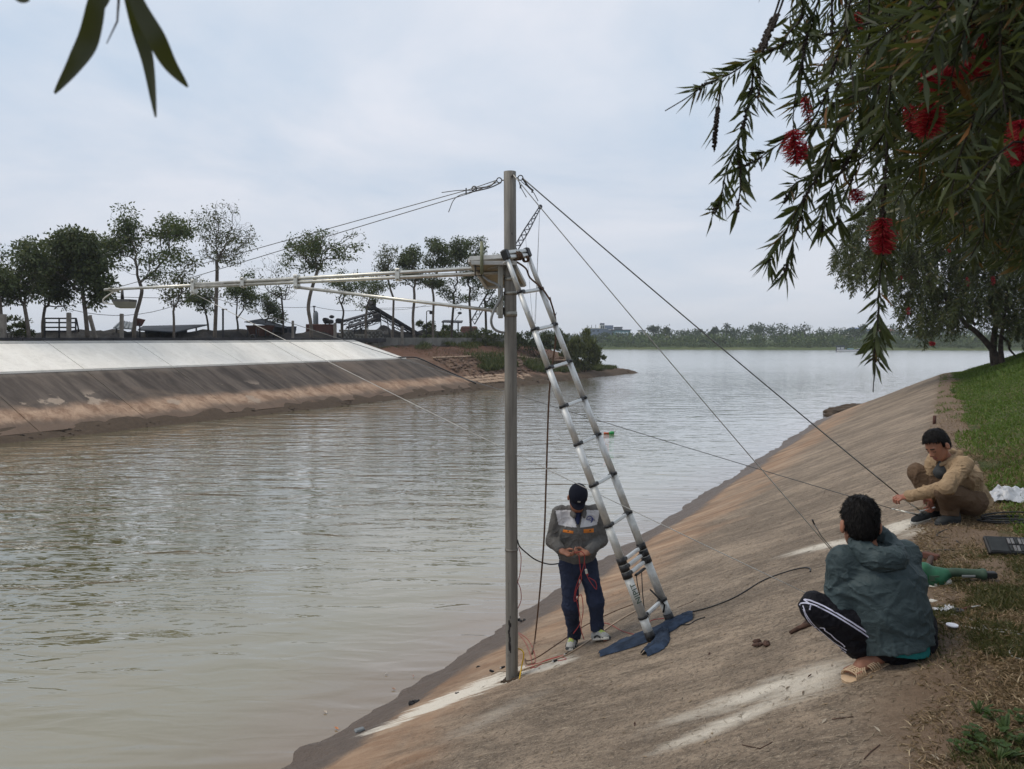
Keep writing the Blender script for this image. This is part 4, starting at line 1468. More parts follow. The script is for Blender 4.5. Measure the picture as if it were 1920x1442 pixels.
# the rest of the crown, over and behind the camera: it keeps the sky off the crest
st = []
for i in range(520):
    st.append([rsA.uniform(1.0, 7.0), rsA.uniform(-1.5, 6.5), rsA.uniform(6.3, 7.8)])
st = np.array(st)
st = st[(st[:, 2] - CAM_Z) / np.maximum(st[:, 1], .05) > .72]
od = rsA.normal(size=(len(st), 3)) * .8
P, D, L, tw = strands(st, rsA.uniform(.5, 1.1, len(st)), 0.12, 0.016, rsA, od)
ok = ((P[:, 2] - CAM_Z) / np.maximum(P[:, 1], .05) > .60) | (P[:, 0] / np.maximum(P[:, 1], .05) > .5)
V, F = leaf_quads(P[ok], D[ok], L[ok], L[ok] * .3, rsA, .12)
np_mesh("crown", V, F, M['bb_leaf'], treeA)

for i, (px, py, Y, ax, l, r, n) in enumerate((
        (1490, 274, 1.78, (0.1, 0, -1), 62, 26, 420), (1762, 150, 1.55, (1, .3, .18), 80, 27, 560), (1828, 128, 1.6, (1, .4, .25), 70, 25, 480), (1742, 222, 1.6, (-.2, 0, -1), 62, 30, 520),
        (1706, 222, 1.75, (.15, 0, -1), 50, 14, 200), (1606, 366, 1.85, (.5, .1, -.8), 26, 17, 200), (1655, 440, 1.75, (0.02, 0, -1), 66, 27, 520), (1848, 55, 1.5, (.8, .2, -.4), 80, 34, 560),
        (1915, 265, 1.35, (.1, 0, -1), 80, 30, 520), (1512, 205, 1.8, (.2, 0, -1), 46, 13, 160), (1608, 40, 1.9, (0.1, 0, -1), 34, 11, 140), (1706, 75, 2.0, (.1, 0, -1), 50, 13, 160))):
    k = Y / 1440
    flower(treeA, at(px, py, Y), ax, l * k, r * k, n, 120 + i, 0.0008)

# ---- four long leaves dangling in front of the lens, top left
spray = empty("leafy_twig", at(215, -60, .62), "out of focus leaf spray dangling at the top left corner", "twig")
M['spray_leaf'] = mat_leaf("hanging_leaf", (0.020, 0.023, 0.008), (0.027, 0.030, 0.010), rough=.5, trans=0.2)


def long_leaf(pts, w, Y, name="leaf"):
    k = Y / 1440
    P = spline([at(x, y, Y + dy) for x, y, dy in pts], 6)
    n = len(P)
    V = []; F = []
    for i, p in enumerate(P):
        t = i / (n - 1)
        wd = w * k * .5 * (math.sin(PI * min(1, t * .93 + .05)) ** .75)
        tan = (P[min(i + 1, n - 1)] - P[max(i - 1, 0)]).normalized()
        sd = tan.cross(Vector((0.15, -1, .1))).normalized()
        V += [p - sd * wd, p + Vector((0, wd * .35, 0)), p + sd * wd]
    for i in range(n - 1):
        for j in (0, 1):
            F.append((i * 3 + j, i * 3 + j + 1, i * 3 + j + 4, i * 3 + j + 3))
    return MB().add(V, F, 0, True).build(name, M['spray_leaf'], spray)


long_leaf([(192, -70, 0), (180, 10, .0), (165, 75, .01), (140, 120, .01), (102, 175, .02)], 40, .62)
long_leaf([(222, -70, 0), (245, 0, .0), (262, 60, .01), (278, 120, .01), (292, 220, .0)], 27, .64)
long_leaf([(228, -70, 0), (262, 15, .0), (292, 70, .0), (318, 120, .01), (352, 163, .02)], 34, .61)
long_leaf([(22, -40, .0), (30, -12, .0), (42, -1, 0), (56, 1, .0)], 16, .6)
long_leaf([(205, -70, .02), (200, -20, .02), (190, 8, .02), (182, 22, .02)], 22, .66)
MB().tube([at(200, -140, .62), at(215, -80, .62), at(224, -20, .63), at(220, 40, .63), at(200, 82, .63)], [.002, .0016, .0012, .0008, .0004], 5).build("stem", M['bb_twig'], spray)

# ------------------------------------------------------------------ grass
M['grass'] = mat_leaf("lawn_grass", (0.058, 0.105, 0.013), (0.110, 0.185, 0.026), (0.24, 0.25, 0.075), trans=0.3)
M['straw'] = mat_leaf("dry_grass", (0.130, 0.088, 0.050), (0.32, 0.225, 0.130), (0.50, 0.40, 0.26), trans=0.15)
M['straw_green'] = mat_leaf("half_dry_grass", (0.050, 0.058, 0.018), (0.105, 0.100, 0.036), (0.24, 0.18, 0.09), trans=0.2)


def blades(name, s, d, h, wid, mat, seed, lean=.6, flatten=1.0):
    rs = np.random.RandomState(seed)
    n = len(s)
    z = z_near(s, d)
    P = np.stack([s * E.x + d * NV.x, s * E.y + d * NV.y, z - .004], -1)
    D = rs.normal(size=(n, 3)) * lean * np.array([1, 1, .2]) + np.array([0, 0, flatten]); D /= np.linalg.norm(D, axis=1, keepdims=True)
    side = np.cross(D, rs.normal(size=(n, 3))); side /= np.linalg.norm(side, axis=1, keepdims=True)
    H = np.broadcast_to(h, (n,)) * rs.uniform(.5, 1.4, n)
    Wd = np.broadcast_to(wid, (n,))[:, None]
    m_ = P + D * (H * .55)[:, None]
    D2 = D + np.array([0, 0, -.35]) + rs.normal(size=(n, 3)) * .2; D2 /= np.linalg.norm(D2, axis=1, keepdims=True)
    t = m_ + D2 * (H * .5)[:, None]
    V = np.stack([P - side * Wd, P + side * Wd, m_ + side * Wd * .8, t, m_ - side * Wd * .8], 1).reshape(-1, 3)
    F = np.arange(n * 5).reshape(n, 5)
    return tag(np_mesh(name, V, F, mat), kind="stuff")


def near_sd(n, s_rng, d_rng, seed, p_s=1.0):
    rs = np.random.RandomState(seed)
    u = rs.rand(n) ** p_s
    s = s_rng[0] + (s_rng[1] - s_rng[0]) * u
    d = rs.uniform(d_rng[0], d_rng[1], n)
    return s, d, rs


# green turf from behind the squatting man to the rise
s, d, rs = near_sd(150000, (6.0, 46), (-6.5, -0.2), 201, 1.6)
edge = -0.42 - 0.25 * np.clip((11 - s) / 4, 0, 1.6) + 0.22 * vnoise(np.stack([s * .9, 0 * s, 0 * s], -1), 5) + .12 * vnoise(np.stack([s * 4, d * 4, 0 * s], -1), 6)
D_ = eff_d(s, d)
ok = (D_ < edge) & (s > 6.8 + 1.2 * vnoise(np.stack([d * 2.0, 0 * s, 0 * s], -1), 8))
patch = vnoise(np.stack([s * .6, d * .9, 0 * s], -1), 18)
s, d = s[ok], d[ok]
blades("lawn_grass", s, d, 0.055 + .02 * np.clip(patch[ok], -1, 1), 0.004 + s * 0.00022, M['grass'], 202, .55)
s, d, rs = near_sd(26000, (6.0, 24), (-4.5, 0.15), 221, 1.4)
pn = vnoise(np.stack([s * .8, d * 1.3, 0 * s], -1), 222) + .4 * rs.normal(size=len(s))
ok = pn > .42
blades("dry_lawn_grass", s[ok], d[ok], 0.05, 0.004, M['straw'], 223, .9, .8)
s, d, rs = near_sd(7000, (8.0, 40), (-1.2, 0.12), 224)
ok = vnoise(np.stack([s * 1.6, d * 2.2, 0 * s], -1), 225) > .35
blades("edge_tufts", s[ok], d[ok], 0.085, 0.006, M['grass'], 226, .7)
s, d, rs = near_sd(60000, (1.4, 6.2), (-.75, 0.25), 231)
ok = d < .02 + .14 * vnoise(np.stack([s * 2.2, 0 * s, 0 * s], -1), 232) - rs.exponential(.07, len(s))
s, d = s[ok], d[ok]
g2 = vnoise(np.stack([s * 2.4, d * 3.0, 0 * s], -1), 233) > .1
blades("near_dry_grass", s[~g2], d[~g2], 0.038, 0.0027, M['straw'], 234, 1.5, .5)
blades("near_green_grass", s[g2], d[g2], 0.045, 0.0026, M['straw_green'], 235, .9, .9)
# tufts on the rise where the tree stands
s, d, rs = near_sd(9000, (28, 46), (-6.5, -1.0), 203)
ok = vnoise(np.stack([s * .7, d * .7, 0 * s], -1), 13) > .1
blades("tall_grass", s[ok], d[ok], 0.17, .012, M['grass'], 204, .5)
# dry trampled grass beside the crest, straw blown down the slope
s, d, rs = near_sd(190000, (1.2, 12.5), (-1.1, 0.45), 205, 1.15)
edge = np.interp(s, [0, 3, 5, 7, 9, 12], [.05, .05, .13, .26, .14, -.05]) + .20 * vnoise(np.stack([s * 1.3, 0 * s, 0 * s], -1), 15) + .16 * vnoise(np.stack([s * 5, d * 5, 0 * s], -1), 16) - rs.exponential(.05, len(s))
gn = vnoise(np.stack([s * 1.1, d * 1.6, 0 * s], -1), 17)
ok = (d < edge - .07)
s1, d1, g1 = s[ok], d[ok], gn[ok]
mix = g1 + .35 * rs.normal(size=len(g1)) > .62
blades("dry_grass", s1[~mix], d1[~mix], 0.038, 0.0027, M['straw'], 206, 1.6, .5)
blades("half_dry_grass", s1[mix], d1[mix], 0.044, 0.0022, M['straw_green'], 207, 1.0, .8)
s, d, rs = near_sd(9000, (11, 34), (-0.75, 0.1), 208)
ok = d < -.1 + .2 * vnoise(np.stack([s * 1.0, 0 * s, 0 * s], -1), 15) - rs.exponential(.1, len(s))
blades("crest_straw", s[ok], d[ok], 0.05, 0.004, M['straw'], 209, 1.3, .6)


def litter(name, n, s_rng, d_rng, ln, wd, mat, seed, bias=1.0):
    rs = np.random.RandomState(seed)
    s = rs.uniform(*s_rng, n); d = d_rng[0] + (d_rng[1] - d_rng[0]) * rs.rand(n) ** bias
    z = z_near(s, d) + .004
    P = np.stack([s * E.x + d * NV.x, s * E.y + d * NV.y, z], -1)
    nz = np.array(W(0, .425, .905)); a = rs.uniform(0, 2 * PI, n)
    e1 = np.array(E); e2 = np.cross(nz, e1)
    D = np.cos(a)[:, None] * e1 + np.sin(a)[:, None] * e2
    S = np.cross(nz, D)
    L = (ln * rs.uniform(.4, 1.5, n))[:, None]; Wd = (wd * rs.uniform(.6, 1.5, n))[:, None]
    bend = S * L * rs.uniform(-.18, .18, (n, 1)) + nz * L * .05
    V = np.stack([P - S * Wd, P + S * Wd, P + D * L * .5 + bend + S * Wd, P + D * L, P + D * L * .5 + bend - S * Wd], 1).reshape(-1, 3)
    return tag(np_mesh(name, V, np.arange(n * 5).reshape(n, 5), mat), kind="stuff")


M['straw_pale'] = mat_leaf("straw_bits", (0.11, 0.085, 0.055), (0.30, 0.24, 0.165), (0.12, 0.055, 0.035), trans=.05)
litter("straw_litter", 15000, (1.2, 14), (-.1, 3.8), .045, .0014, M['straw_pale'], 211, 1.5)
litter("leaf_litter", 420, (1.2, 12), (-.3, 3.4), .045, .004, M['straw'], 212, 1.3)

# ------------------------------------------------------------------ pole, lamp arm, ladder, wires
def mat_pole():
    t = NT("grey_spun_concrete")
    co = t.coord()
    st = t.noise(co, 1.0, 4, 0.6, 0.2, stretch=(30, 30, 1.1))
    bl = t.noise(co, 1.0, 5, 0.65, 0.4, stretch=(9, 9, 2.6))
    sp = t.noise(co, 1.0, 3, 0.6, 0.6, stretch=(34, 34, 7))
    c = t.mix(t.smooth(st, .3, .7), (0.135, 0.125, 0.108), (0.235, 0.222, 0.195))
    c = t.mix(t.math('MULTIPLY', t.smooth(bl, .45, .7), .5), c, (0.105, 0.098, 0.088))
    c = t.mix(t.math('MULTIPLY', t.smooth(sp, .68, .74), .85), c, (0.03, 0.028, 0.026))
    return t.out(c, .72, 0, t.bump(t.math('ADD', st, sp), .004), .35)


def metal(name, col, rough, var=.2, scale=14, m=1.0):
    t = NT(name)
    co = t.coord()
    f = t.noise(co, scale, 5, .65, .3)
    c = t.mix(t.smooth(f, .3, .7), tuple(x * (1 - var) for x in col), tuple(min(1, x * (1 + var * .6)) for x in col))
    rg = t.math('ADD', t.math('MULTIPLY', f, .28), rough - .14)
    return t.out(c, rg, m, t.bump(f, .001), .5)


M['pole'] = mat_pole()
M['galv'] = metal("galvanised_steel", (0.58, 0.57, 0.52), .42)
M['galv_dull'] = metal("dull_galvanised_bracket", (0.36, 0.35, 0.31), .55)
M['alu'] = metal("ladder_aluminium", (0.66, 0.67, 0.655), .5, .10, m=.55)
M['alu_old'] = metal("scuffed_aluminium", (0.56, 0.565, 0.54), .52, .2, m=.5)
M['steel_dark'] = metal("dark_steel", (0.13, 0.125, 0.12), .5, .3)
M['wire'] = metal("steel_wire", (0.20, 0.20, 0.195), .5, .25)
M['wire_pale'] = metal("bright_wire", (0.46, 0.45, 0.42), .5, .25, m=.7)
M['blk'] = plain("black_plastic", (0.014, 0.014, 0.015), .42, 0, .3, 20)
M['frame_w'] = plain("pale_panel_frame", (0.50, 0.50, 0.48), .5, 0, .12, 8)
M['backsheet'] = plain("shade_toned_backsheet", (0.30, 0.26, 0.19), .7, 0, .3, 5)  # white sheet; the brown of its shaded underside is put into the colour
M['green_paint'] = plain("faded_green_paint", (0.20, 0.21, 0.13), .6, 0, .2, 10)
M['conduit'] = plain("grey_conduit", (0.24, 0.245, 0.24), .5, 0, .2, 10)
M['white_cable'] = plain("white_cable", (0.60, 0.58, 0.52), .5, 0, .12, 10)
M['rope'] = plain("brown_rope", (0.115, 0.070, 0.045), .9, 0, .4, 40, .002)
M['red_wire'] = plain("red_wire", (0.33, 0.030, 0.028), .45, 0, .15)
M['yellow_wire'] = plain("yellow_wire", (0.60, 0.36, 0.02), .45, 0, .15)
M['cream_hose'] = plain("cream_hose", (0.36, 0.27, 0.19), .6, 0, .25, 9)

PB = on_bank(960, 1272)               # foot of the pole
PZ = PB.z
Zp = PB.y
pole_top = at(956, 322, Zp).z
pole = empty("utility_pole", PB, "slender grey concrete utility pole planted in the sloping bank, carrying a lamp arm", "pole")
m = MB()
H = pole_top - PZ
zs = [-.4, 0, .6, 1.4, 2.2, 3.0, 3.8, H]
top_off = Vector((at(956, 322, Zp).x - PB.x, 0, 0))
m.tube([PB + top_off * (z / H) + Vector((0, 0, z)) for z in zs], [.0565 - .002 * max(z, 0) / H for z in zs], 20)
m.build("shaft", M['pole'], pole)


def px_pole(y):
    """axis point of the pole at a photo row"""
    z = at(958, y, Zp).z
    return PB + top_off * ((z - PZ) / H) + Vector((0, 0, z - PZ))


for y, h in ((492, .05), (523, .035), (550, .03), (589, .045), (1030, .02)):
    c = px_pole(y)
    MB().tube([c - Vector((0, 0, h / 2)), c + Vector((0, 0, h / 2))], .0605, 20).build("clamp_band", M['galv_dull'] if y < 1000 else M['pole'], pole)
# eye bolts at the top
for a, y in ((180, 338), (-8, 334), (-75, 333)):
    c = px_pole(y)
    dv = Vector((math.cos(R(a)), math.sin(R(a)), 0))
    m = MB().tube([c, c + dv * .075], .006, 6)
    m.ring(c + dv * .095, Vector((0, 1, 0)) if abs(dv.x) > .5 else Vector((1, 0, 0)), .022, .005, 14, 6)
    m.build("eye_bolt", M['steel_dark'], pole)
# earth collar and burnt tar marks
m = MB()
rng = random.Random(8)
for i in range(26):
    a = rng.uniform(0, 6.28); r_ = .055 + rng.random() * .05
    p = gp(PB.x + r_ * math.cos(a), PB.y + r_ * math.sin(a))
    m.ball(p, (rng.uniform(.012, .035), rng.uniform(.012, .03), rng.uniform(.008, .02)), 6, 4, 0, .25, rng)
m.build("earth_collar", M['mud'], pole)
m = MB()
for i in range(26):
    y = 1150 + 62 * rng.random() ** 1.0 if i < 20 else rng.uniform(1205, 1215)
    c = px_pole(y)
    a = R(-90 - 22 + rng.gauss(0, 5))
    m.box(c + Vector((math.cos(a) * .0555, math.sin(a) * .0555, 0)), (rng.uniform(.006, .014), .004, rng.uniform(.02, .06)), Matrix.Rotation(a + PI / 2, 3, 'Z'))
m.build("tar_mark", M['blk'], pole)
ch = px_pole(540) + Vector((-.088, -.02, 0))
ztop, zbot = at(942, 490, Zp).z, at(942, 597, Zp).z
m = MB().box((ch.x, ch.y, (ztop + zbot) / 2), (.046, .05, ztop - zbot), None, 0, .004)
m.box((ch.x - .012, ch.y - .03, (ztop + zbot) / 2), (.02, .012, ztop - zbot - .01))
m.build("channel_bracket", M['galv_dull'], pole)

# ---- lamp arm
AX = NV.copy()
ax0 = px_pole(507) + Vector((-.07, 0, 0))
zu, zl = at(950, 500, Zp).z, at(950, 511, Zp).z
arm = empty("lamp_arm", ax0, parent=pole)
arm["label"] = "long horizontal arm of paired steel tubes"


def arm_p(l, z, off=0.0):
    p = ax0 + AX * l + E * off
    return Vector((p.x, p.y, z))


zend = at(232, 543, (ax0 + AX * 5.75).y).z
MB().tube([arm_p(.0, zu), arm_p(4.15, zu + (zend - zu) * .7)], .0185, 10).build("upper_tube", M['galv'], arm)
MB().tube([arm_p(.0, zl), arm_p(4.12, zl + .005)], .0185, 10).build("lower_tube", M['galv'], arm)
MB().tube([arm_p(3.6, zu - .028), arm_p(5.8, zend)], .017, 10).build("end_tube", M['galv'], arm)
for l, hgt in ((1.16, .12), (2.50, .15), (3.30, .11), (4.12, .17)):
    zc = (zu + zl) / 2 - (0.02 if l in (2.50, 4.12) else 0)
    rot = Matrix.Rotation(math.atan2(AX.y, AX.x), 3, 'Z')
    m = MB().box(arm_p(l, zc), (.055, .052, hgt), rot, 0, .005)
    for dz in (-.35, .35):
        m.tube([arm_p(l, zc + hgt * dz, -.05), arm_p(l, zc + hgt * dz, -.026)], .009, 6)
    m.build("tube_clamp", M['galv'], arm)
bz = at(925, 583, Zp).z
MB().tube([arm_p(2.50, zl - .05), arm_p(.05, bz)], .0165, 10).build("brace", M['galv'], arm)
MB().box(arm_p(.02, bz), (.06, .05, .07), Matrix.Rotation(math.atan2(AX.y, AX.x), 3, 'Z'), 0, .005).build("brace_foot", M['galv_dull'], arm)
m = MB()
for z in (zu, zl):
    m.box(arm_p(-.01, z), (.05, .06, .055), Matrix.Rotation(math.atan2(AX.y, AX.x), 3, 'Z'), 0, .006)
m.build("end_block", M['galv_dull'], arm)
# conduit that loops from the arm down to the pole
cp = [at(906, 518, Zp + .1), at(918, 527, Zp), at(934, 535, Zp - .05), at(940, 548, Zp - .04), at(938, 560, Zp - .06), at(927, 580, Zp - .08), at(921, 600, Zp - .08), at(925, 615, Zp - .06), at(936, 622, Zp - .03), at(950, 624, Zp)]
tag(MB().tube(spline(cp, 6), .0115, 8).build("conduit", M['conduit']), "grey conduit looping from the arm to the pole below the brace", "conduit")

# ---- lamp at the end of the arm
LE = arm_p(5.66, zend)
lamp = empty("street_lamp", LE, "flat grey street lamp head hanging from the tip of the arm", "street lamp")
kL = LE.y / 1440
lx = Vector((1, 0, 0)); ly = Vector((0, 1, 0))
hc = Vector((at(236, 569, LE.y).x, LE.y, at(236, 569, LE.y).z))
MB().tube([LE + Vector((-.01, 0, .02)), LE + Vector((-.01, 0, -.01))], .03, 8).build("mount", M['galv_dull'], lamp)
stx = at(229, 545, LE.y)
MB().tube([Vector((stx.x, LE.y, zend)), Vector((stx.x, LE.y, hc.z + .05))], [.016, .022], 8).build("stem", M['steel_dark'], lamp)
m = MB()
poly = [(-.135, -.08), (.08, -.08), (.14, 0), (.08, .08), (-.135, .08)]
a0 = [hc + Vector((x, y, .045 - .06 * y)) for x, y in poly]
m.prism([p - Vector((0, 0, .028)) for p in a0], (0, 0, .028))
m.build("housing", M['steel_dark'], lamp)
M['lamp_under'] = plain("lamp_diffuser", (0.20, 0.20, 0.165), .6, 0, .15, 6)
m = MB()
n5 = len(poly)
top = [hc + Vector((x * .99, y * .99, .0165 - .06 * y)) for x, y in poly]
bot = [hc + Vector((x * .80 + .01, y * .72, -.055 - .06 * y)) for x, y in poly]
m.add(top + bot, [tuple(range(n5, 2 * n5))[::-1], tuple(range(n5))] + [(i, n5 + i, n5 + (i + 1) % n5, (i + 1) % n5) for i in range(n5)])
m.build("diffuser", M['lamp_under'], lamp)
MB().tube(spline([at(234, 541, LE.y), at(215, 547, LE.y), at(204, 553, LE.y), at(194, 561, LE.y), at(194, 566, LE.y), at(200, 569, LE.y), at(222, 571, LE.y)], 5), .0085, 7).build("feed_cable", M['white_cable'], lamp)
MB().tube([arm_p(5.75, zend), at(214, 547, LE.y)], .012, 6).build("arm_end_hook", M['galv'], lamp)

# ---- solar panel box behind the pole top
sp_ = empty("solar_panel", px_pole(500), "pale edged solar panel tray tilted beside the pole above the lamp arm", "solar panel")
fa, fb = at(884, 483, Zp - .10), at(954, 478, Zp - .10)
ba, bb_ = at(914, 531, Zp + .42), at(980, 527, Zp + .42)
dn_ = (fb - fa).cross(ba - fa).normalized()
if dn_.z < 0: dn_ = -dn_
th = .03
m = MB()
m.prism([fa - dn_ * th, fb - dn_ * th, bb_ - dn_ * th, ba - dn_ * th], dn_ * th)
m.build("tray", M['backsheet'], sp_)
fl = (ba - fa).normalized()


def edge_bar(a, b_, off, nm, _=0):
    x = (b_ - a).normalized(); y = dn_.cross(x)
    c = (a + b_) / 2 + off
    MB().box(c, ((b_ - a).length + .03, .026, .042), Matrix((x, y, dn_)).transposed(), 0, .003).build(nm, M['frame_w'], sp_)


edge_bar(fa, fb, -fl * .014 - dn_ * .02, "frame_bar")
edge_bar(ba, bb_, fl * .017 - dn_ * .03, "frame_bar")
edge_bar(fa, ba, -(fb - fa).normalized() * .017 - dn_ * .03, "frame_bar")
edge_bar(fb, bb_, (fb - fa).normalized() * .017 - dn_ * .03, "frame_bar")
MB().box(((fa + fb + ba + bb_) / 4) + dn_ * .004, ((fb - fa).length * .96, (ba - fa).length * .94, .006), Matrix(((fb - fa).normalized(), dn_.cross((fb - fa).normalized()), dn_)).transposed()).build("glass", M['blk'], sp_)
e2 = at(890, 492, Zp - .14)
MB().box(e2 + Vector((.17, 0, -.005)), (.40, .02, .035), Matrix.Rotation(R(1), 3, 'Z'), 0, .003).build("support_rail", M['frame_w'], sp_)
o = MB()
for xx in (891, 903):
    o.tube([at(xx, 489, Zp - .12), at(xx, 518, Zp - .12)], .006, 5)
for yy in (490, 500, 508, 517):
    o.tube([at(891, yy, Zp - .12), at(903, yy, Zp - .12)], .005, 5)
o.build("u_bracket", M['steel_dark'], sp_)
st_ = MB().tube([at(903.5, 514, Zp - .17), at(903.5, 453, Zp - .17)], .0155, 10)
st_.build("upright_tube", M['green_paint'], sp_)

# ---- telescopic ladder
LF = on_bank(1222, 1201); RF = on_bank(1258, 1166)
ptop = px_pole(484)
tm = ptop + Vector((.020, -.02, 0)) - AX * .062
LT = tm - E * .20; RT = tm + E * .19
LT = Vector((LT.x, LT.y, at(952, 487, LT.y).z)); RT = Vector((RT.x, RT.y, at(990, 483, RT.y).z))
ladder = empty("ladder", (LF + RF) / 2, "silver telescopic ladder leaning on the pole from the slope", "ladder")


def proj_y(p):
    v = Vector(p) - Vector((0, 0, CAM_Z))
    f = v.y * math.cos(PITCH) - v.z * math.sin(PITCH)
    u = v.y * math.sin(PITCH) + v.z * math.cos(PITCH)
    return 721 - 1440 * u / f


def t_for(y):
    a, b_ = 0.0, 1.0
    for _ in range(40):
        mm = (a + b_) / 2
        if proj_y(LF.lerp(LT, mm)) > y: a = mm
        else: b_ = mm
    return (a + b_) / 2


rung_y = [1157, 1078, 1065, 1052, 986, 910, 833, 762, 690, 618, 548, 484]
ts = [t_for(y) for y in rung_y]
rads = [.039, .0375, .037, .036, .0345, .0325, .031, .029, .0275, .0255, .0235, .0215]
LA, RA = LF, RF
hor = (RF - LF).normalized()
cuts = [0.0] + ts
for side, (A, B) in enumerate(((LF, LT), (RF, RT))):
    dirv = (B - A).normalized()
    for i in range(len(ts)):
        t0, t1 = cuts[i], cuts[i + 1]
        r_ = rads[i]
        MB().tube([A.lerp(B, t0), A.lerp(B, t1)], r_, 14).build("rail_section", M['alu'] if i > 5 else M['alu_old'], ladder)
        if i and t1 - t0 > .05:
            q = A.lerp(B, t0 + (t1 - t0) * .45)
            MB().tube([q - dirv * .002, q + dirv * .002], r_ + .0012, 14).build("seam_ring", M['galv'], ladder)
    MB().tube([A - dirv * .012, A + dirv * .085], .043, 14).build("rubber_foot", M['blk'], ladder)
for i, t in enumerate(ts):
    a = LF.lerp(LT, t); b_ = RF.lerp(RT, t)
    h = (b_ - a).normalized(); dv = (LT - LF).normalized(); nrm = h.cross(dv)
    Mx = Matrix((h, nrm, dv)).transposed()
    r_ = rads[i]
    th_ = .055 if i in (1, 2, 3) else .021
    last = i == len(ts) - 1
    if not last:
        m = MB().box(a.lerp(b_, .5) - dv * .004, ((b_ - a).length - r_ * 2, .034, .030), Mx, 0, .006)
        m.build("rung", M['alu'], ladder)
        for q, sgn in ((a, 1), (b_, -1)):
            m = MB().tube([q - dv * th_ * .5, q + dv * th_ * .5], r_ + .006, 12)
            m.box(q + h * sgn * (r_ + .022), (.045, .042, .034), Mx, 0, .006)
            m.tube([q + h * sgn * (r_ + .030) - nrm * .034, q + h * sgn * (r_ + .030) - nrm * .02], .008, 6)
            m.build("collar", M['blk'], ladder)
# the top rungs, still pushed together
dv = (LT - LF).normalized(); h = (RT - LT).normalized(); nrm = h.cross(dv)
Mx = Matrix((h, nrm, dv)).transposed()
for k in range(2):
    c = LT.lerp(RT, .5) + dv * (.022 + .042 * k) + h * .015
    MB().box(c, ((RT - LT).length + .02, .04, .034), Mx, 0, .006).build("rung", M['alu'], ladder)
for q in (LT, RT):
    MB().box(q + dv * .045, (.062, .06, .095), Mx, 0, .012).build("top_cap", M['blk'], ladder)
MB().box(LT + dv * -.012 + nrm * -.02, (.05, .05, .016), Mx, 0, .006).build("end_plug", M['frame_w'], ladder)
# strap, latch and sticker on the lowest section
a = LF.lerp(LT, ts[1] - .015); b_ = RF.lerp(RT, ts[1] - .015)
MB().box(a.lerp(b_, .55), (.20, .03, .022), Matrix((hor, hor.cross(dv), dv)).transposed(), 0, .008).build("grip", M['blk'], ladder)
for f, ln in ((.35, .17), (.62, .40)):
    q = a.lerp(b_, f)
    MB().tube([q, q + Vector((.01, -.01, -ln * .5)), q + Vector((.03, -.02, -ln))], .0065, 5, flat=.4).build("strap", M['blk'], ladder)
q = a.lerp(b_, .62) + Vector((.03, -.02, -.42))
MB().tube([q + Vector((-.02, 0, .02)), q + Vector((.02, 0, .0)), q + Vector((.045, 0, .03)), q + Vector((.015, 0, -.03))], .006, 5).build("strap_hook", M['frame_w'], ladder)
q = RF.lerp(RT, ts[0])
MB().tube([q + Vector((-.12, -.05, .11)), q + Vector((-.03, -.06, .02)), q + Vector((.01, -.055, -.03)), q + Vector((.0, -.05, -.10))], .008, 5).build("strap", M['blk'], ladder)


def text_mesh(txt, size, mat, parent, M4, name="lettering", extrude=.0006):
    cu = bpy.data.curves.new(name, 'FONT'); cu.body = txt; cu.size = size; cu.extrude = extrude; cu.align_x = 'CENTER'; cu.align_y = 'CENTER'
    ob = bpy.data.objects.new(name, cu); COL.objects.link(ob)
    dg = bpy.context.evaluated_depsgraph_get(); dg.update()
    me = bpy.data.meshes.new_from_object(ob.evaluated_get(dg))
    bpy.data.objects.remove(ob)
    me.materials.clear(); me.materials.append(mat)
    o = bpy.data.objects.new(name, me); COL.objects.link(o)
    o.parent = parent
    o.matrix_local = Matrix.Translation(-world_loc(parent)) @ M4
    return o


dvl = (LT - LF).normalized()
tc_ = (LF.lerp(LT, t_for(1112))) 
face = (Vector((.45, -1, .15)) - dvl * Vector((.45, -1, .15)).dot(dvl)).normalized()
M['letter_green'] = plain("dark_green_print", (0.05, 0.09, 0.06), .5)
text_mesh("NIPIT", .075, M['letter_green'], ladder, Matrix.Translation(tc_ + face * .0388) @ Matrix((dvl, face.cross(dvl), face)).transposed().to_4x4())
tcr = RF.lerp(RT, t_for(1190) - .0)
tcr = RF + dvl * .16
facer = (Vector((0, -1, 0)) - dvl * Vector((0, -1, 0)).dot(dvl)).normalized()
m = MB().ring(tcr + facer * .040, facer, .016, .003, 14, 4)
m.box(tcr + facer * .040 + dvl * .008, (.012, .004, .006), Matrix((dvl.cross(facer), facer, dvl)).transposed())
m.build("sticker", M['frame_w'], ladder)

# denim cloth under the ladder feet
M['denim'] = plain("worn_denim", (0.024, 0.038, 0.066), .9, 0, .45, 9, .004, .2)


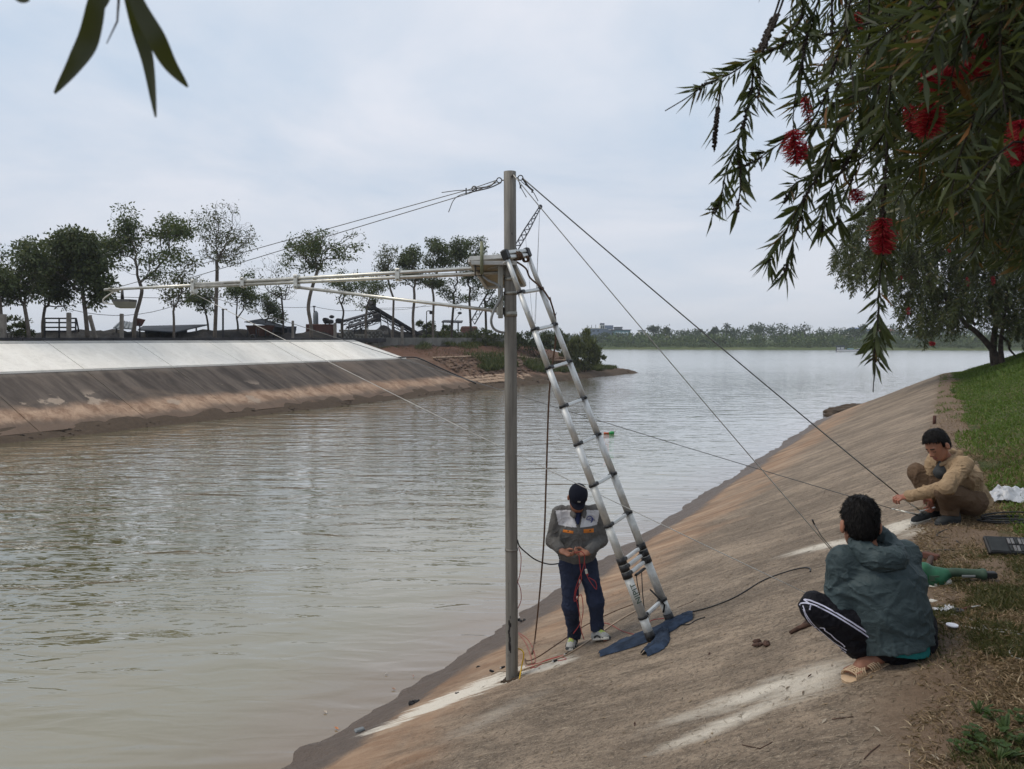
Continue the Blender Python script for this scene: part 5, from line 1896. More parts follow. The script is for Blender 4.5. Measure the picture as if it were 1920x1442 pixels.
def cloth_strip(name, rowsL, rowsR, parent, seed, hgt=.02, nx=26, ny=7):
    rs = random.Random(seed)
    Lp = spline([on_bank(*p) for p in rowsL], 8); Rp = spline([on_bank(*p) for p in rowsR], 8)
    m = MB(); V = []
    for i in range(nx):
        f = i / (nx - 1)
        a = Lp[min(int(f * (len(Lp) - 1)), len(Lp) - 1)]; b2 = Rp[min(int(f * (len(Rp) - 1)), len(Rp) - 1)]
        for j in range(ny):
            g = j / (ny - 1)
            p = a.lerp(b2, g)
            e_ = min(g, 1 - g) * 2
            z = zn(p.x, p.y) + .006 + hgt * (.30 + .45 * math.sin(PI * g) ** .6 + .55 * abs(math.sin(g * 7 + i * .35 + seed)) * abs(math.sin(i * .55 + j * .9 + seed))) * (1 if 0 < j < ny - 1 else .05)
            V.append((p.x + rs.uniform(-.006, .006), p.y + rs.uniform(-.006, .006), z))
    F = [(i * ny + j, i * ny + j + 1, (i + 1) * ny + j + 1, (i + 1) * ny + j) for i in range(nx - 1) for j in range(ny - 1)]
    m.add(V, F, 0, True)
    return m.build(name, M['denim'], parent)


den = empty("denim_jeans", on_bank(1222, 1200), "old blue jeans spread under the ladder feet", "jeans")
cloth_strip("trouser_leg", [(1122, 1228), (1160, 1206), (1200, 1188), (1240, 1172), (1275, 1155), (1297, 1150)], [(1124, 1233), (1170, 1220), (1212, 1206), (1250, 1190), (1280, 1172), (1299, 1162)], den, 1, .035)
cloth_strip("trouser_leg", [(1200, 1229), (1218, 1210), (1230, 1192), (1238, 1178)], [(1214, 1233), (1244, 1218), (1256, 1200), (1254, 1182)], den, 2, .045, 20)


# ---- guy wires
def wire(label, pts, r, mat, name="guy_wire", cat="guy wire", n=6, group=None):
    return tag(MB().tube(pts, r, n).build(name, mat), label, cat, group)


g_guy = None
topL = px_pole(338) + Vector((-.12, 0, 0))
A_end = arm_p(5.55, zend + .02); A_mid = arm_p(4.12, zu + .07); A_low = arm_p(4.12, zl - .07)
jn = at(881, 357, Zp + .2)
wire("upper of two guy wires from pole top to the lamp end of the arm", [topL, jn + Vector((0, 0, .01)), A_end], .0042, M['wire'], n=5)
wire("lower of two guy wires from pole top to the middle of the arm", [topL - Vector((0, 0, .02)), jn - Vector((0, 0, .025)), A_mid], .0042, M['wire'], n=5)
fit = empty("wire_clamp", jn, "twisted wire ends and ring where the left guy wires join below the pole top", "wire clamp")
MB().tube(spline([topL, at(918, 349, Zp), at(895, 353, Zp), at(885, 357, Zp)], 5), .007, 6).build("twist", M['wire'], fit)
MB().tube(spline([at(940, 342, Zp), at(918, 352, Zp), at(880, 361, Zp)], 5), .006, 6).build("twist", M['wire'], fit)
MB().ring(at(889, 354, Zp), (0.3, 1, 0), .022, .006, 12, 6).build("ring", M['steel_dark'], fit)
MB().tube(spline([at(884, 357, Zp), at(860, 357, Zp), at(828, 361, Zp)], 4), .0038, 5).build("loose_end", M['wire'], fit)
MB().tube(spline([at(880, 361, Zp), at(862, 366, Zp), at(850, 376, Zp), at(841, 398, Zp)], 5), .0038, 5).build("loose_end", M['wire'], fit)
for y in (356, 362): MB().box(at(874, y, Zp), (.012, .012, .03)).build("clip", M['steel_dark'], fit)

anc3 = on_bank(1741, 975); anc2 = on_bank(1566, 1040); anc1 = on_bank(1528, 1120)
topR = px_pole(334) + Vector((.11, -.01, 0)); topR2 = px_pole(333) + Vector((.03, -.115, 0))
hand3 = on_bank(1741, 975) + (topR - anc3).normalized() * .33
wire("thick dark guy wire from pole top down to the tan man's hands", sag(topR, hand3, .02), .0062, M['wire'])
wire("guy wire from pole top down to the slope left of the hooded man", sag(topR2, anc2, .02), .0048, M['wire_pale'])
wire("pale wire slanting down from the arm to the hooded man's knee", sag(A_low, anc1, .03), .0034, M['wire_pale'])
pt4 = anc3 + (A_low - anc3).normalized() * .30
wire("long thin wire from the arm crossing behind the ladder to the tan man's feet", sag(A_low + Vector((.06, 0, .01)), pt4, .035), .0036, M['wire'])
rr = empty("wire_clips", topR, "clips and clipped ends on the right guy wires under the pole top", "wire clips")
for (x0, y0), (x1, y1), tip in (((977, 340), (998, 358), (1009, 377)), ((972, 336), (976, 350), (987, 370))):
    d1 = Zp - (.12 if x0 == 972 else .0)
    MB().tube(spline([at(x0, y0, d1), at(x1, y1, d1), at(*tip, d1)], 4), .0036, 5).build("loose_end", M['wire'], rr)
    MB().box(at(x1, y1, d1), (.016, .016, .03)).build("clip", M['steel_dark'], rr)
MB().tube(spline([topR, at(990, 349, Zp), at(1000, 358, Zp)], 4), .0085, 6).build("twist", M['steel_dark'], rr)


def turnbuckle(label, a, b_, open_w=.02):
    t_ = empty("turnbuckle", a, label, "turnbuckle")
    d_ = (b_ - a).normalized(); s_ = d_.cross(Vector((0, 0, 1))).normalized()
    L_ = (b_ - a).length
    for sg in (-1, 1):
        MB().tube([a + d_ * L_ * .22 + s_ * open_w * .5 * sg, a + d_ * L_ * .78 + s_ * open_w * .5 * sg], .0065, 6).build("side_bar", M['galv'], t_)
    MB().tube([a + d_ * L_ * .04, a + d_ * L_ * .42], .0055, 6).build("screw", M['galv'], t_)
    MB().tube([a + d_ * L_ * .6, a + d_ * L_ * .96], .0055, 6).build("screw", M['galv'], t_)
    MB().ring(a, s_, .016, .005, 12, 6).build("eye", M['galv'], t_)
    MB().ring(b_, d_.cross(s_), .014, .005, 12, 6).build("eye", M['galv'], t_)
    return t_


turnbuckle("steel turnbuckle tightened by the tan man's hands at the end of the thick wire", anc3 + Vector((0, 0, .03)), hand3 - (topR - anc3).normalized() * .06)
turnbuckle("small steel turnbuckle lying low by the tan man's shoe at the thin wire's end", anc3 + Vector((-.02, 0, .03)), pt4, .014)
sh = empty("shackle", anc3, "small steel shackle ring bolted in the slope under both turnbuckles", "shackle")
MB().ring(anc3 + Vector((0, 0, .012)), (1, .4, 0), .02, .006, 12, 6).build("ring", M['galv'], sh)
MB().tube([anc3 + Vector((0, 0, -.03)), anc3 + Vector((0, 0, .03))], .009, 6).build("bolt", M['steel_dark'], sh)
pg = empty("anchor_pin", anc2, "dark anchor pin with a spare wire end beside the hooded man's shoulder", "anchor pin")
MB().tube([anc2 - Vector((0, 0, .03)), anc2 + Vector((-.004, 0, .035))], .012, 7).build("pin", M['blk'], pg)
MB().tube([anc2 + Vector((-.01, 0, .03)), at(1540, 1005, anc2.y), at(1524, 978, anc2.y)], .0042, 5).build("wire_end", M['wire'], pg)
MB().tube([at(1527, 983, anc2.y), at(1523, 974, anc2.y)], .008, 5).build("wire_tip", M['blk'], pg)
pg = empty("anchor_pin", anc1, "black anchor pin at the end of the pale wire by the hooded man's knee", "anchor pin")
MB().tube([anc1 - Vector((0, 0, .03)), anc1 + Vector((-.01, 0, .03))], .013, 7).build("pin", M['blk'], pg)

# ---- brown rope from the ladder top, and cables
rp = [LT + Vector((.0, -.03, .02)), LT.lerp(RT, .35) + dv * .01 + nrm * -.04, LT.lerp(RT, .55) - dv * .02 + nrm * -.035, LT.lerp(RT, .62) - dv * .10 + Vector((.01, -.01, 0)), RF.lerp(RT, ts[-2] + .03) + Vector((-.06, -.03, .0)), RF.lerp(RT, ts[-2]) + Vector((.01, -.045, 0)), RF.lerp(RT, ts[-2] - .03) + Vector((.04, -.02, 0)), RF.lerp(RT, ts[-3] + .07) + Vector((.05, .05, 0))]
r5 = rp[-1]
rp += [at(1043, 620, r5.y + .03), at(1030, 735, r5.y), at(1024, 900, r5.y - .05), at(1020, 1010, r5.y - .08)]
e0 = on_bank(1003, 1205); e1 = on_bank(997, 1228)
rp += [at(1012, 1110, (r5.y + e0.y) / 2 - .05), e0 + Vector((0, 0, .05)), e1 + Vector((0, 0, .01))]
tag(MB().tube(spline(rp, 6), .0085, 7).build("rope", M['rope']), "brown rope tied round the ladder top and hanging down to the ground", "rope")
m = MB()
for k in range(5):
    c = LT.lerp(RT, .40 + .05 * k) + dv * (.02 + .01 * (k % 2))
    m.ring(c, h, .030 + .004 * (k % 2), .008, 12, 6)
for k in range(3):
    m.ring(LT.lerp(RT, .80 + .04 * k) - dv * .01, h, .026, .007, 12, 6)
tag(m.build("rope_lashing", M['rope']), "brown rope lashing that ties the ladder's top rungs to the pole", "lashing")


def ground_line(name, label, cat, pts, r, mat, lift=None, n=6, sp=7):
    P = []
    for q in spline([on_bank(*p) for p in pts], sp):
        P.append(Vector((q.x, q.y, zn(q.x, q.y) + (lift if lift is not None else r))))
    return tag(MB().tube(P, r, n).build(name, mat), label, cat)


ground_line("hose", "cream hose running from below the pole round a loop to the ladder", "hose", [(921, 1265), (940, 1259), (965, 1262), (1000, 1250), (1040, 1238), (1075, 1222), (1130, 1185), (1160, 1165), (1195, 1145)], .0075, M['cream_hose'])
ground_line("cable", "thin brown cable looping behind the standing man's shoes", "cable", [(1192, 1132), (1150, 1148), (1095, 1175), (1050, 1205), (1010, 1232), (990, 1240), (984, 1236), (988, 1246), (1003, 1244)], .0055, M['rope'])
for i, (pts, lab) in enumerate((([(972, 1188), (985, 1205), (995, 1230), (1000, 1252), (1015, 1246), (1050, 1232), (1064, 1226)], "red wire arching from the pole to the black plug by the shoe"), ([(972, 1186), (990, 1200), (1001, 1222), (1003, 1245), (995, 1254), (1020, 1240), (1060, 1228)], "second red wire tangled with the first beside the pole"), ([(985, 1250), (1010, 1244), (1045, 1233), (1062, 1236), (1046, 1240)], "short red wire lying on the pale cement to the loose plug"))):
    ground_line("wire", lab, "wire", pts, .0032, M['red_wire'], n=5)
for (x, y), lab in (((1063, 1228), "black plug on red wires by the standing man's shoe"), ((1041, 1241), "black and white plug lying alone on the pale cement"), ((943, 1253), "black plug lying just left of the pole foot")):
    p = on_bank(x, y)
    pl = empty("plug", p, lab, "plug")
    rot = Matrix.Rotation(R(35), 3, 'Z') @ Matrix.Rotation(R(-20), 3, 'X')
    MB().box(p + Vector((0, 0, .011)), (.045, .02, .02), rot, 0, .005).build("body", M['blk'], pl)
    MB().box(p + rot @ Vector((-.028, 0, 0)) + Vector((0, 0, .011)), (.014, .014, .014), rot, 0, .003).build("tip", M['frame_w'], pl)
p = on_bank(922, 1262)
pl = empty("connector", p, "black two pronged connector on the slope left of the pole", "connector")
MB().box(p + Vector((0, 0, .02)), (.05, .022, .022), Matrix.Rotation(R(20), 3, 'Y'), 0, .005).build("body", M['blk'], pl)
for k in range(3): MB().tube([p + Vector((.01 * k, 0, .015)), p + Vector((.012 * k + .01, -.02, -.01))], .004, 5).build("prong", M['blk'], pl)
yw = [on_bank(974, 1274), at(978, 1250, Zp - .05), at(982, 1228, Zp - .03), at(977, 1218, Zp), at(966, 1216, Zp + .04)]
tag(MB().tube(spline(yw, 6), .0065, 7).build("cable", M['yellow_wire']), "yellow cable arching out of the ground against the pole foot", "cable")
pc = [at(970, 1012, Zp), at(974, 1024, Zp), at(985, 1035, Zp + .1), at(1005, 1050, Zp + .25), at(1030, 1058, Zp + .4), at(1052, 1056, Zp + .5)]
tag(MB().tube(spline(pc, 6), .0065, 7).build("cable", M['blk']), "black cable sagging from the pole to the standing man's hip", "cable")
for i, (pts, lab) in enumerate((([(972, 1025), (977, 1045), (975, 1075), (971, 1090)], "upper red brown wire bulging out beside the pole"), ([(970, 1090), (976, 1105), (977, 1125), (971, 1141)], "lower red wire bulging out beside the pole"))):
    tag(MB().tube(spline([at(x, y, Zp - .01) for x, y in pts], 6), .0035, 5).build("wire", M['red_wire']), lab, "wire")
ground_line("cable", "black cable on the slope from the jeans to its curled end right of the ladder", "cable", [(1270, 1156), (1290, 1150), (1330, 1140), (1380, 1120), (1430, 1090), (1475, 1073), (1505, 1066), (1518, 1067), (1519, 1073)], .006, M['blk'])
ground_line("cable", "short black lead with a plug lying on the slope right of the jeans", "cable", [(1268, 1172), (1290, 1172), (1305, 1164), (1322, 1158)], .005, M['blk'])
ground_line("wire", "red wire on the ground between the standing man and the ladder foot", "wire", [(1115, 1168), (1140, 1170), (1165, 1183), (1190, 1190), (1206, 1186), (1220, 1165), (1245, 1160)], .0036, M['red_wire'], n=5)

# ------------------------------------------------------------------ yard on the left bank
M['rust'] = plain("rusty_steel", (0.085, 0.036, 0.026), .85, 0, .4, 1.2)
M['coal'] = plain("coal_heap", (0.022, 0.021, 0.022), .95, 0, .4, 1.0, .05, bscale=5)
M['tarp'] = plain("dark_tarpaulin", (0.030, 0.036, 0.046), .8, 0, .35, .6)
M['roof_grey'] = plain("weathered_roof_sheet", (0.20, 0.215, 0.22), .7, 0, .2, .8)
M['mach'] = plain("blackened_machine", (0.028, 0.027, 0.030), .75, 0, .5, 1.2)
M['wall_grey'] = plain("grey_block_wall", (0.15, 0.145, 0.13), .92, 0, .35, .5, .02, bscale=4)
M['post'] = plain("weathered_concrete_post", (0.19, 0.17, 0.145), .92, 0, .3, 2.0)
M['mast'] = plain("grey_mast_steel", (0.045, 0.045, 0.055), .7, 0, .25, 2)


def yd(px, d=44.5):
    return d / (math.sin(TH) + math.cos(TH) * (960 - px) / 1440)


def yp(px, py, d=44.5):
    return at(px, py, yd(px, d))


def yk(px, d=44.5): return yd(px, d) / 1440


# concrete fence posts
for px, top, base, w, lean, lab in ((6, 590, 634, 9, 0, "concrete fence post at the far left edge"), (129, 587, 634, 7, 0, "tall concrete fence post in front of the metal frame"), (181, 592, 634, 6, 12, "leaning concrete fence post right of the round headed tree"),
                                    (228, 589, 637, 6, 0, "concrete fence post standing under the street lamp"), (418, 580, 636, 3, 0, "thin dark post just right of the tallest tree"), (549, 602, 636, 4, 0, "short post right of the rusty hopper"),
                                    (628, 606, 636, 5, 0, "grey post left of the block wall"), (754, 612, 640, 5, 0, "grey post in front of the conveyor's lower end")):
    a = yp(px - lean * .0, base + 1, 42.2); b_ = yp(px - lean, top, 42.2)
    po = empty("fence_post", a, lab, "fence post")
    k = yk(px, 42.2)
    m = MB()
    ax_ = (b_ - a)
    x = Vector((1, 0, 0)); 
    rot = Matrix((x, ax_.normalized().cross(x).normalized(), ax_.normalized())).transposed()
    m.box((a + b_) / 2 - Vector((0, 0, .15)), (w * k, w * k * .8, ax_.length + .3), rot, 0, .02, .92)
    m.build("shaft", M['post'] if w > 3 else M['mach'], po)
    if px == 418:
        MB().box(b_ + Vector((.1, 0, 0)), (.34, .16, .07), None, 0, .02).build("lamp_head", M['mach'], po)
    else:
        MB().box(b_, (w * k * .88, w * k * .7, .05), rot, 0, .01).build("cap", M['post'], po)
# low dark kerb wall along the yard
m = MB()
for i in range(15):
    m.box(W(-20 + i * 5.0, 42.0, 3.98), (.25, 4.96, .34), Matrix.Rotation(-TH, 3, 'Z'), 0, .02)
kw = empty("yard_kerb", W(20, 42.0, 3.9), "low blackened kerb along the top of the white concrete slope", "kerb")
m.build("kerb_blocks", M['mach'], kw)
# coal and gravel heaps
rng = random.Random(21)
for px, d, rx, h_, lab in ((215, 47, 34, 13, "dark coal heap under the grey shed roof"), (330, 48, 38, 9, "low dark heap below the long tarpaulin roof"), (385, 47, 28, 13, "dark gravel heap left of the tallest trunk"), (445, 47, 26, 14, "dark gravel heap right of the tallest trunk"),
                           (590, 49, 46, 18, "black heap behind the slim upright tree"), (660, 50, 40, 14, "black heap in front of the conveyors"), (720, 52, 44, 22, "black heap under the conveyor belt"), (100, 46, 44, 8, "low dark heap behind the metal frame"), (540, 46, 30, 11, "dark scrap heap right of the hopper")):
    k = yk(px, d); c = yp(px, 637, d); c.z = 3.75; h_ += 8
    n_ = 22; rows = 7
    V = [c + Vector((0, 0, h_ * k * 1.05))]; F = []
    for j in range(1, rows + 1):
        f = j / rows
        for i in range(n_):
            a = 2 * PI * i / n_
            rr_ = rx * k * f * (1 + .13 * rng.uniform(-1, 1))
            z = h_ * k * (1 - f ** 1.25) * (1 + .12 * rng.uniform(-1, 1)) - (.15 if j == rows else 0)
            V.append(c + Vector((rr_ * math.cos(a), rr_ * .8 * math.sin(a), z)))
    for i in range(n_): F.append((0, 1 + i, 1 + (i + 1) % n_))
    for j in range(rows - 1):
        for i in range(n_):
            F.append((1 + j * n_ + i, 1 + (j + 1) * n_ + i, 1 + (j + 1) * n_ + (i + 1) % n_, 1 + j * n_ + (i + 1) % n_))
    tag(MB().add(V, F, 0, True).build("coal_heap", M['coal'], None, c), lab, "heap")


def bars(name, segs, r, mat, parent, d=44.5):
    m = MB()
    for (a, b_) in segs:
        m.tube([yp(*a, d), yp(*b_, d)], r, 5)
    return m.build(name, mat, parent)


# welded frame on a wall of boards
fr = empty("metal_frame", yp(112, 634), "open welded metal frame standing between the left trees", "frame")
for a, b_ in (((84, 597), (143, 597)), ((84, 605), (142, 605)), ((84, 614), (142, 614)), ((84, 621), (143, 621)), ((84, 597), (84, 636)), ((142, 597), (142, 623)), ((143, 597), (148, 622)), ((111, 597), (111, 636))):
    bars("bar", [(a, b_)], .045, M['mach'], fr)
for k in range(3):
    a = yp(84, 623 + k * 4.5, 44.7); b_ = yp(147, 623 + k * 4.5, 44.7)
    MB().box((a + b_) / 2, ((b_ - a).length, .05, .13), Matrix.Rotation(math.atan2((b_ - a).y, (b_ - a).x), 3, 'Z')).build("plank", M['post'], fr)


def sheet_roof(name, label, cat, quad, d, mat, th=.06, posts=(), ribs=0, base=637, back=None):
    """a tilted sheet roof on posts; quad: near-left, near-right, far-right, far-left pixels, far edge set back"""
    root = empty(name, yp(quad[0][0], base, d), label, cat)
    q = [yp(*quad[0], d), yp(*quad[1], d), yp(*quad[2], d + 3), yp(*quad[3], d + 3)]
    MB().prism([p - Vector((0, 0, th)) for p in q], (0, 0, th)).build("roof_sheet", mat, root)
    for i in range(ribs):
        f = (i + .5) / ribs
        MB().tube([q[0].lerp(q[1], f) + Vector((0, 0, .02)), q[3].lerp(q[2], f) + Vector((0, 0, .02))], .035, 4).build("rib", mat, root)
    if back:
        a, b_ = yp(back[0], back[2], d + 2.6), yp(back[1], back[2], d + 2.6)
        MB().prism([a, b_, yp(back[1] - 4, base, d + 2.6), yp(back[0] + 3, base, d + 2.6)], (0, .05, 0)).build("dark_backing", mat, root)  # dark sheet added at the back to stand for the gloom under the roof
    for x, y in posts:
        a = yp(x, y, d + 1.2); b_ = yp(x, base, d + 1.2)
        MB().tube([b_ - Vector((0, 0, .3)), a], .06, 6).build("post", M['mach'], root)
    return root


sheet_roof("shed", "small shed with a pale grey sloping sheet roof behind a fence post", "shed", [(212, 614), (252, 616), (250, 605), (226, 601)], 47, M['roof_grey'], .08, ((218, 612), (248, 612)), 5)
o = empty("rusty_sheet", yp(260, 600, 46), "bent rusty sheet sticking up beside the two lobed tree", "sheet")
MB().prism([yp(254, 611, 46), yp(256, 597, 46), yp(270, 600, 46), yp(263, 612, 46)], (.05, .12, .02)).build("sheet", M['rust'], o)
MB().tube([yp(262, 634, 46), yp(262, 606, 46)], .05, 5).build("post", M['mach'], o)
sheet_roof("tarpaulin_shelter", "long low dark tarpaulin shelter left of the tallest tree", "shelter", [(258, 618), (330, 622), (392, 608), (268, 611)], 46.5, M['tarp'], .07, ((275, 616), (330, 618), (368, 615), (300, 616)), 0, back=(270, 352, 613))
sheet_roof("awning", "sagging dark awning sheet over the rusty hopper", "awning", [(458, 603), (508, 610), (556, 618), (492, 597)], 46, M['tarp'], .06, ((476, 602), (498, 600), (540, 614)), 0, back=(505, 556, 612))
# hopper
hp = empty("hopper", yp(488, 634, 45), "rust red funnel shaped hopper on short legs", "hopper")
k = yk(488, 45)
m = MB()
for (xa, xb, ya, xc, xd, yb) in ((460, 486, 610, 470, 484, 628), (485, 516, 610, 486, 505, 630)):
    A = [yp(xa, ya, 45), yp(xb, ya, 45), yp(xb, ya, 47.2), yp(xa, ya, 47.2)]
    B = [yp(xc, yb, 45.6), yp(xd, yb, 45.6), yp(xd, yb, 46.6), yp(xc, yb, 46.6)]
    n0 = len(m.v)
    m.add(A + B, [(0, 1, 5, 4), (1, 2, 6, 5), (2, 3, 7, 6), (3, 0, 4, 7), (4, 5, 6, 7), (3, 2, 1, 0)])
m.build("funnel", M['rust'], hp)
for x in (464, 480, 498, 513):
    MB().tube([yp(x, 637, 45.2), yp(x, 614, 45.2)], .06, 5).build("leg", M['mach'], hp)
MB().ring(yp(474, 633, 44.4), (0.3, 1, 0), .2, .07, 14, 6).build("wheel", M['mach'], hp)
# grey boiler chimney
bo = empty("chimney", yp(592, 636, 50), "short grey drum chimney with a capped pipe behind the slim tree", "chimney")
k = yk(592, 50)
c = yp(592, 602, 50)
MB().tube([c + Vector((0, 0, -1.2)), c + Vector((0, 0, 8 * k)), c + Vector((0, 0, 15 * k)), c + Vector((0, 0, 19 * k))], [5 * k, 5 * k, 4.8 * k, 2.2 * k], 12).build("drum", M['roof_grey'], bo)
MB().tube([yp(589, 585, 50), yp(589, 576, 50)], 1.2 * k, 7).build("pipe", M['mach'], bo)
MB().tube([yp(589, 576, 50), yp(589, 573.5, 50)], 2.6 * k, 9).build("cap", M['mach'], bo)


def conveyor(label, top, bot, wpx, d, legs, name="conveyor", head=True):
    root = empty(name, yp(bot[0], 637, d), label, "conveyor")
    a, b_ = yp(*top, d), yp(*bot, d)
    k = yk(top[0], d)
    x = (b_ - a).normalized(); up = Vector((0, 0, 1)); y = up.cross(x).normalized(); z = x.cross(y)
    Lr = (b_ - a).length
    rot = Matrix((x, y, z)).transposed()
    MB().box((a + b_) / 2 + z * wpx * k * .3, (Lr, .7, wpx * k * .28), rot).build("belt", M['mach'], root)
    for sd in (-.42, .42):
        MB().box((a + b_) / 2 + y * sd - z * wpx * k * .05, (Lr, .07, wpx * k * .16), rot).build("side_rail", M['mach'], root)
        MB().box((a + b_) / 2 + y * sd - z * wpx * k * .65, (Lr, .07, wpx * k * .12), rot).build("side_rail", M['mach'], root)
    m = MB()
    n_ = max(int(Lr / 1.1), 4)
    for i in range(n_):
        p0 = a.lerp(b_, i / n_); p1 = a.lerp(b_, (i + 1) / n_)
        for sd in (-.42, .42):
            m.tube([p0 + y * sd - z * wpx * k * .05, p1 + y * sd - z * wpx * k * .65], .035, 4)
            m.tube([p1 + y * sd - z * wpx * k * .05, p1 + y * sd - z * wpx * k * .65], .035, 4)
    m.build("lattice", M['mach'], root)
    for f, lx in legs:
        p = a.lerp(b_, f) - z * wpx * k * .65
        for sd in (-.4, .4):
            MB().tube([p + y * sd, Vector((p.x + lx, p.y, 3.8)) + y * sd * 1.4], .055, 5).build("leg", M['mach'], root)
    if head:
        MB().tube([a + y * .5, a - y * .5], wpx * k * .5, 12).build("head_drum", M['mach'], root)
        MB().box(a + Vector((.15, 0, wpx * k * .9)), (.55, .6, .5), rot, 0, .05).build("motor", M['mach'], root)
        MB().tube([a + Vector((.5, 0, .2)), a + Vector((.5, 0, 1.0))], .03, 4).build("guard_rail", M['mach'], root)
    return root


conveyor("tall black lattice conveyor belt sloping down to the right", (695, 577), (792, 634), 10, 48, ((.25, .2), (.5, .3)))
conveyor("short blackened conveyor rising from the left to the tall one", (703, 588), (648, 604), 9, 49, ((.8, 0), (.4, 0)), head=False)
conveyor("lowest broken conveyor frame under the other two", (704, 600), (655, 616), 8, 47, ((.7, 0),), head=True)
# crusher
cr = empty("crusher", yp(622, 636, 48), "blackened crushing machine with a raised motor behind thin trees", "machine")
k = yk(622, 48)
MB().box(yp(616, 603, 48), (14 * k, 1.2, 8 * k), None, 0, .1).build("body", M['mach'], cr)
MB().box(yp(622, 594, 48), (7 * k, .7, 6 * k), Matrix.Rotation(R(-10), 3, 'Y'), 0, .1).build("motor", M['mach'], cr)
MB().tube([yp(611, 600, 48) - Vector((0, .5, 0)), yp(611, 600, 48) + Vector((0, .5, 0))], 4 * k, 14).build("flywheel", M['mach'], cr)
MB().tube([yp(637, 602, 48) - Vector((0, .7, 0)), yp(637, 602, 48) + Vector((0, .7, 0))], 5 * k, 14).build("drum", M['mach'], cr)
for x in (610, 618, 630, 640): MB().tube([yp(x, 604, 48), yp(x, 637, 48)], .07, 5).build("leg", M['mach'], cr)
MB().box(yp(600, 621, 48.5), (50 * k, .5, 26 * k), None, 0, .05).build("side_plate", M['rust'], cr)
# block wall and long low wall
bw = empty("block_wall", yp(676, 638, 45), "grey concrete block wall under the conveyor top", "wall")
k = yk(676, 45)
rng = random.Random(2)
for r_ in range(5):
    for c_ in range(11):
        x = 640 + c_ * 7.2 + (3.6 if r_ % 2 else 0)
        if r_ > 2 and (x > 660 and x < 690): continue
        p = yp(x, 637 - r_ * 4.2, 45.2)
        MB().box(p, (6.9 * k, .25, 3.9 * k), Matrix.Rotation(-R(20), 3, 'Z'), 0, .02).build("block", M['wall_grey'], bw)
lw = empty("low_wall", W(66, 42.3, 3.4), "long low grey rendered wall behind the dry weeds", "wall")
for i in range(13):
    s0 = 52 + i * 2.6
    zc = float(z_left(s0 + 1.3, 42.3))
    MB().box(W(s0 + 1.3, 42.3, zc + .28), (.2, 2.56, .8), Matrix.Rotation(-TH, 3, 'Z'), 0, .02).build("wall_panel", M['wall_grey'], lw)
# open shed frame and lamp post near the crane
sf = empty("open_shed", yp(845, 640, 50), "open dark shed frame with a flat roof left of the pole", "shed")
q = [yp(828, 605, 50), yp(866, 606, 50), yp(868, 603, 53), yp(832, 602, 53)]
MB().prism(q, (0, 0, .14)).build("roof", M['mach'], sf)
for x in (831, 846, 859): MB().tube([yp(x, 640, 50), yp(x, 605, 50)], .09, 5).build("post", M['mach'], sf)
MB().box(yp(848, 630, 51), (40 * yk(848, 50), .4, 14 * yk(848, 50)), None).build("wall", M['rust'], sf)
lp = empty("lamp_post", yp(800, 638, 46), "thin lamp post with a short bent arm behind the scrub", "lamp post")
MB().tube([yp(799, 640, 46), yp(800, 584, 46), yp(802, 583, 46), yp(807, 583, 46)], .05, 6).build("pole", M['mach'], lp)
MB().box(yp(808, 586, 46), (.3, .25, .35), None, 0, .04).build("lantern", M['mach'], lp)
wp = empty("lamp_post", yp(1041, 640, 70), "tiny thin pole with a forked top seen right of the ladder", "lamp post")
MB().tube([yp(1041.5, 645, 44), yp(1041.5, 588, 44)], .05, 5).build("pole", M['mach'], wp)
for x in (1039, 1044): MB().tube([yp(1041.5, 592, 44), yp(x, 586, 44)], .035, 4).build("fork", M['mach'], wp)

# crane with a long lattice boom
cz = 120.0
cr = empty("crane", at(880, 640, cz), "lattice boom crane behind the pole, its tip above the trees", "crane")
kc = cz / 1440
a, b_ = at(886, 606, cz), at(1013, 388, cz)
x = (b_ - a).normalized(); y = Vector((0, 1, 0)); z = x.cross(y)
wd = lambda f: (9.0 if f < .8 else 9.0 - 6.0 * (f - .8) / .2) * kc * .5
N_ = 44
for sy in (-1, 1):
    for sz in (-1, 1):
        MB().tube([a.lerp(b_, f) + y * sy * wd(f) + z * sz * wd(f) for f in (0, .4, .8, 1)], .075, 5).build("chord", M['mast'], cr)
m = MB()
for i in range(N_):
    f0, f1 = i / N_, (i + 1) / N_
    for sy in (-1, 1):
        sg = 1 if i % 2 else -1
        m.tube([a.lerp(b_, f0) + y * sy * wd(f0) + z * sg * wd(f0), a.lerp(b_, f1) + y * sy * wd(f1) - z * sg * wd(f1)], .04, 4)
    for sz in (-1, 1):
        sg = 1 if i % 2 else -1
        m.tube([a.lerp(b_, f0) + z * sz * wd(f0) + y * sg * wd(f0), a.lerp(b_, f1) + z * sz * wd(f1) - y * sg * wd(f1)], .04, 4)
m.build("lacing", M['mast'], cr)
MB().tube([b_ - y * .3, b_ + y * .3], .33, 12).build("tip_sheave", M['mast'], cr)
for x0, x1, y1 in ((1012, 1004, 608), (985, 999, 606), (1012, 1001, 640)):
    MB().tube([at(x0, 392 if x0 > 1000 else 440, cz), at(x1, y1, cz)], .022, 4).build("hoist_cable", M['mast'], cr)
MB().box(at(880, 622, cz), (30 * kc, 3.0, 20 * kc), None, 0, .2).build("cab", M['rust'], cr)
MB().box(at(884, 636, cz), (40 * kc, 3.4, 8 * kc), None, 0, .2).build("track", M['mach'], cr)
MB().tube([at(862, 588, cz), at(850, 605, cz)], .05, 4).build("back_stay", M['mast'], cr)
MB().ball(at(862, 587, cz), (.35, .3, .22), 8, 5).build("pulley", M['mach'], cr)

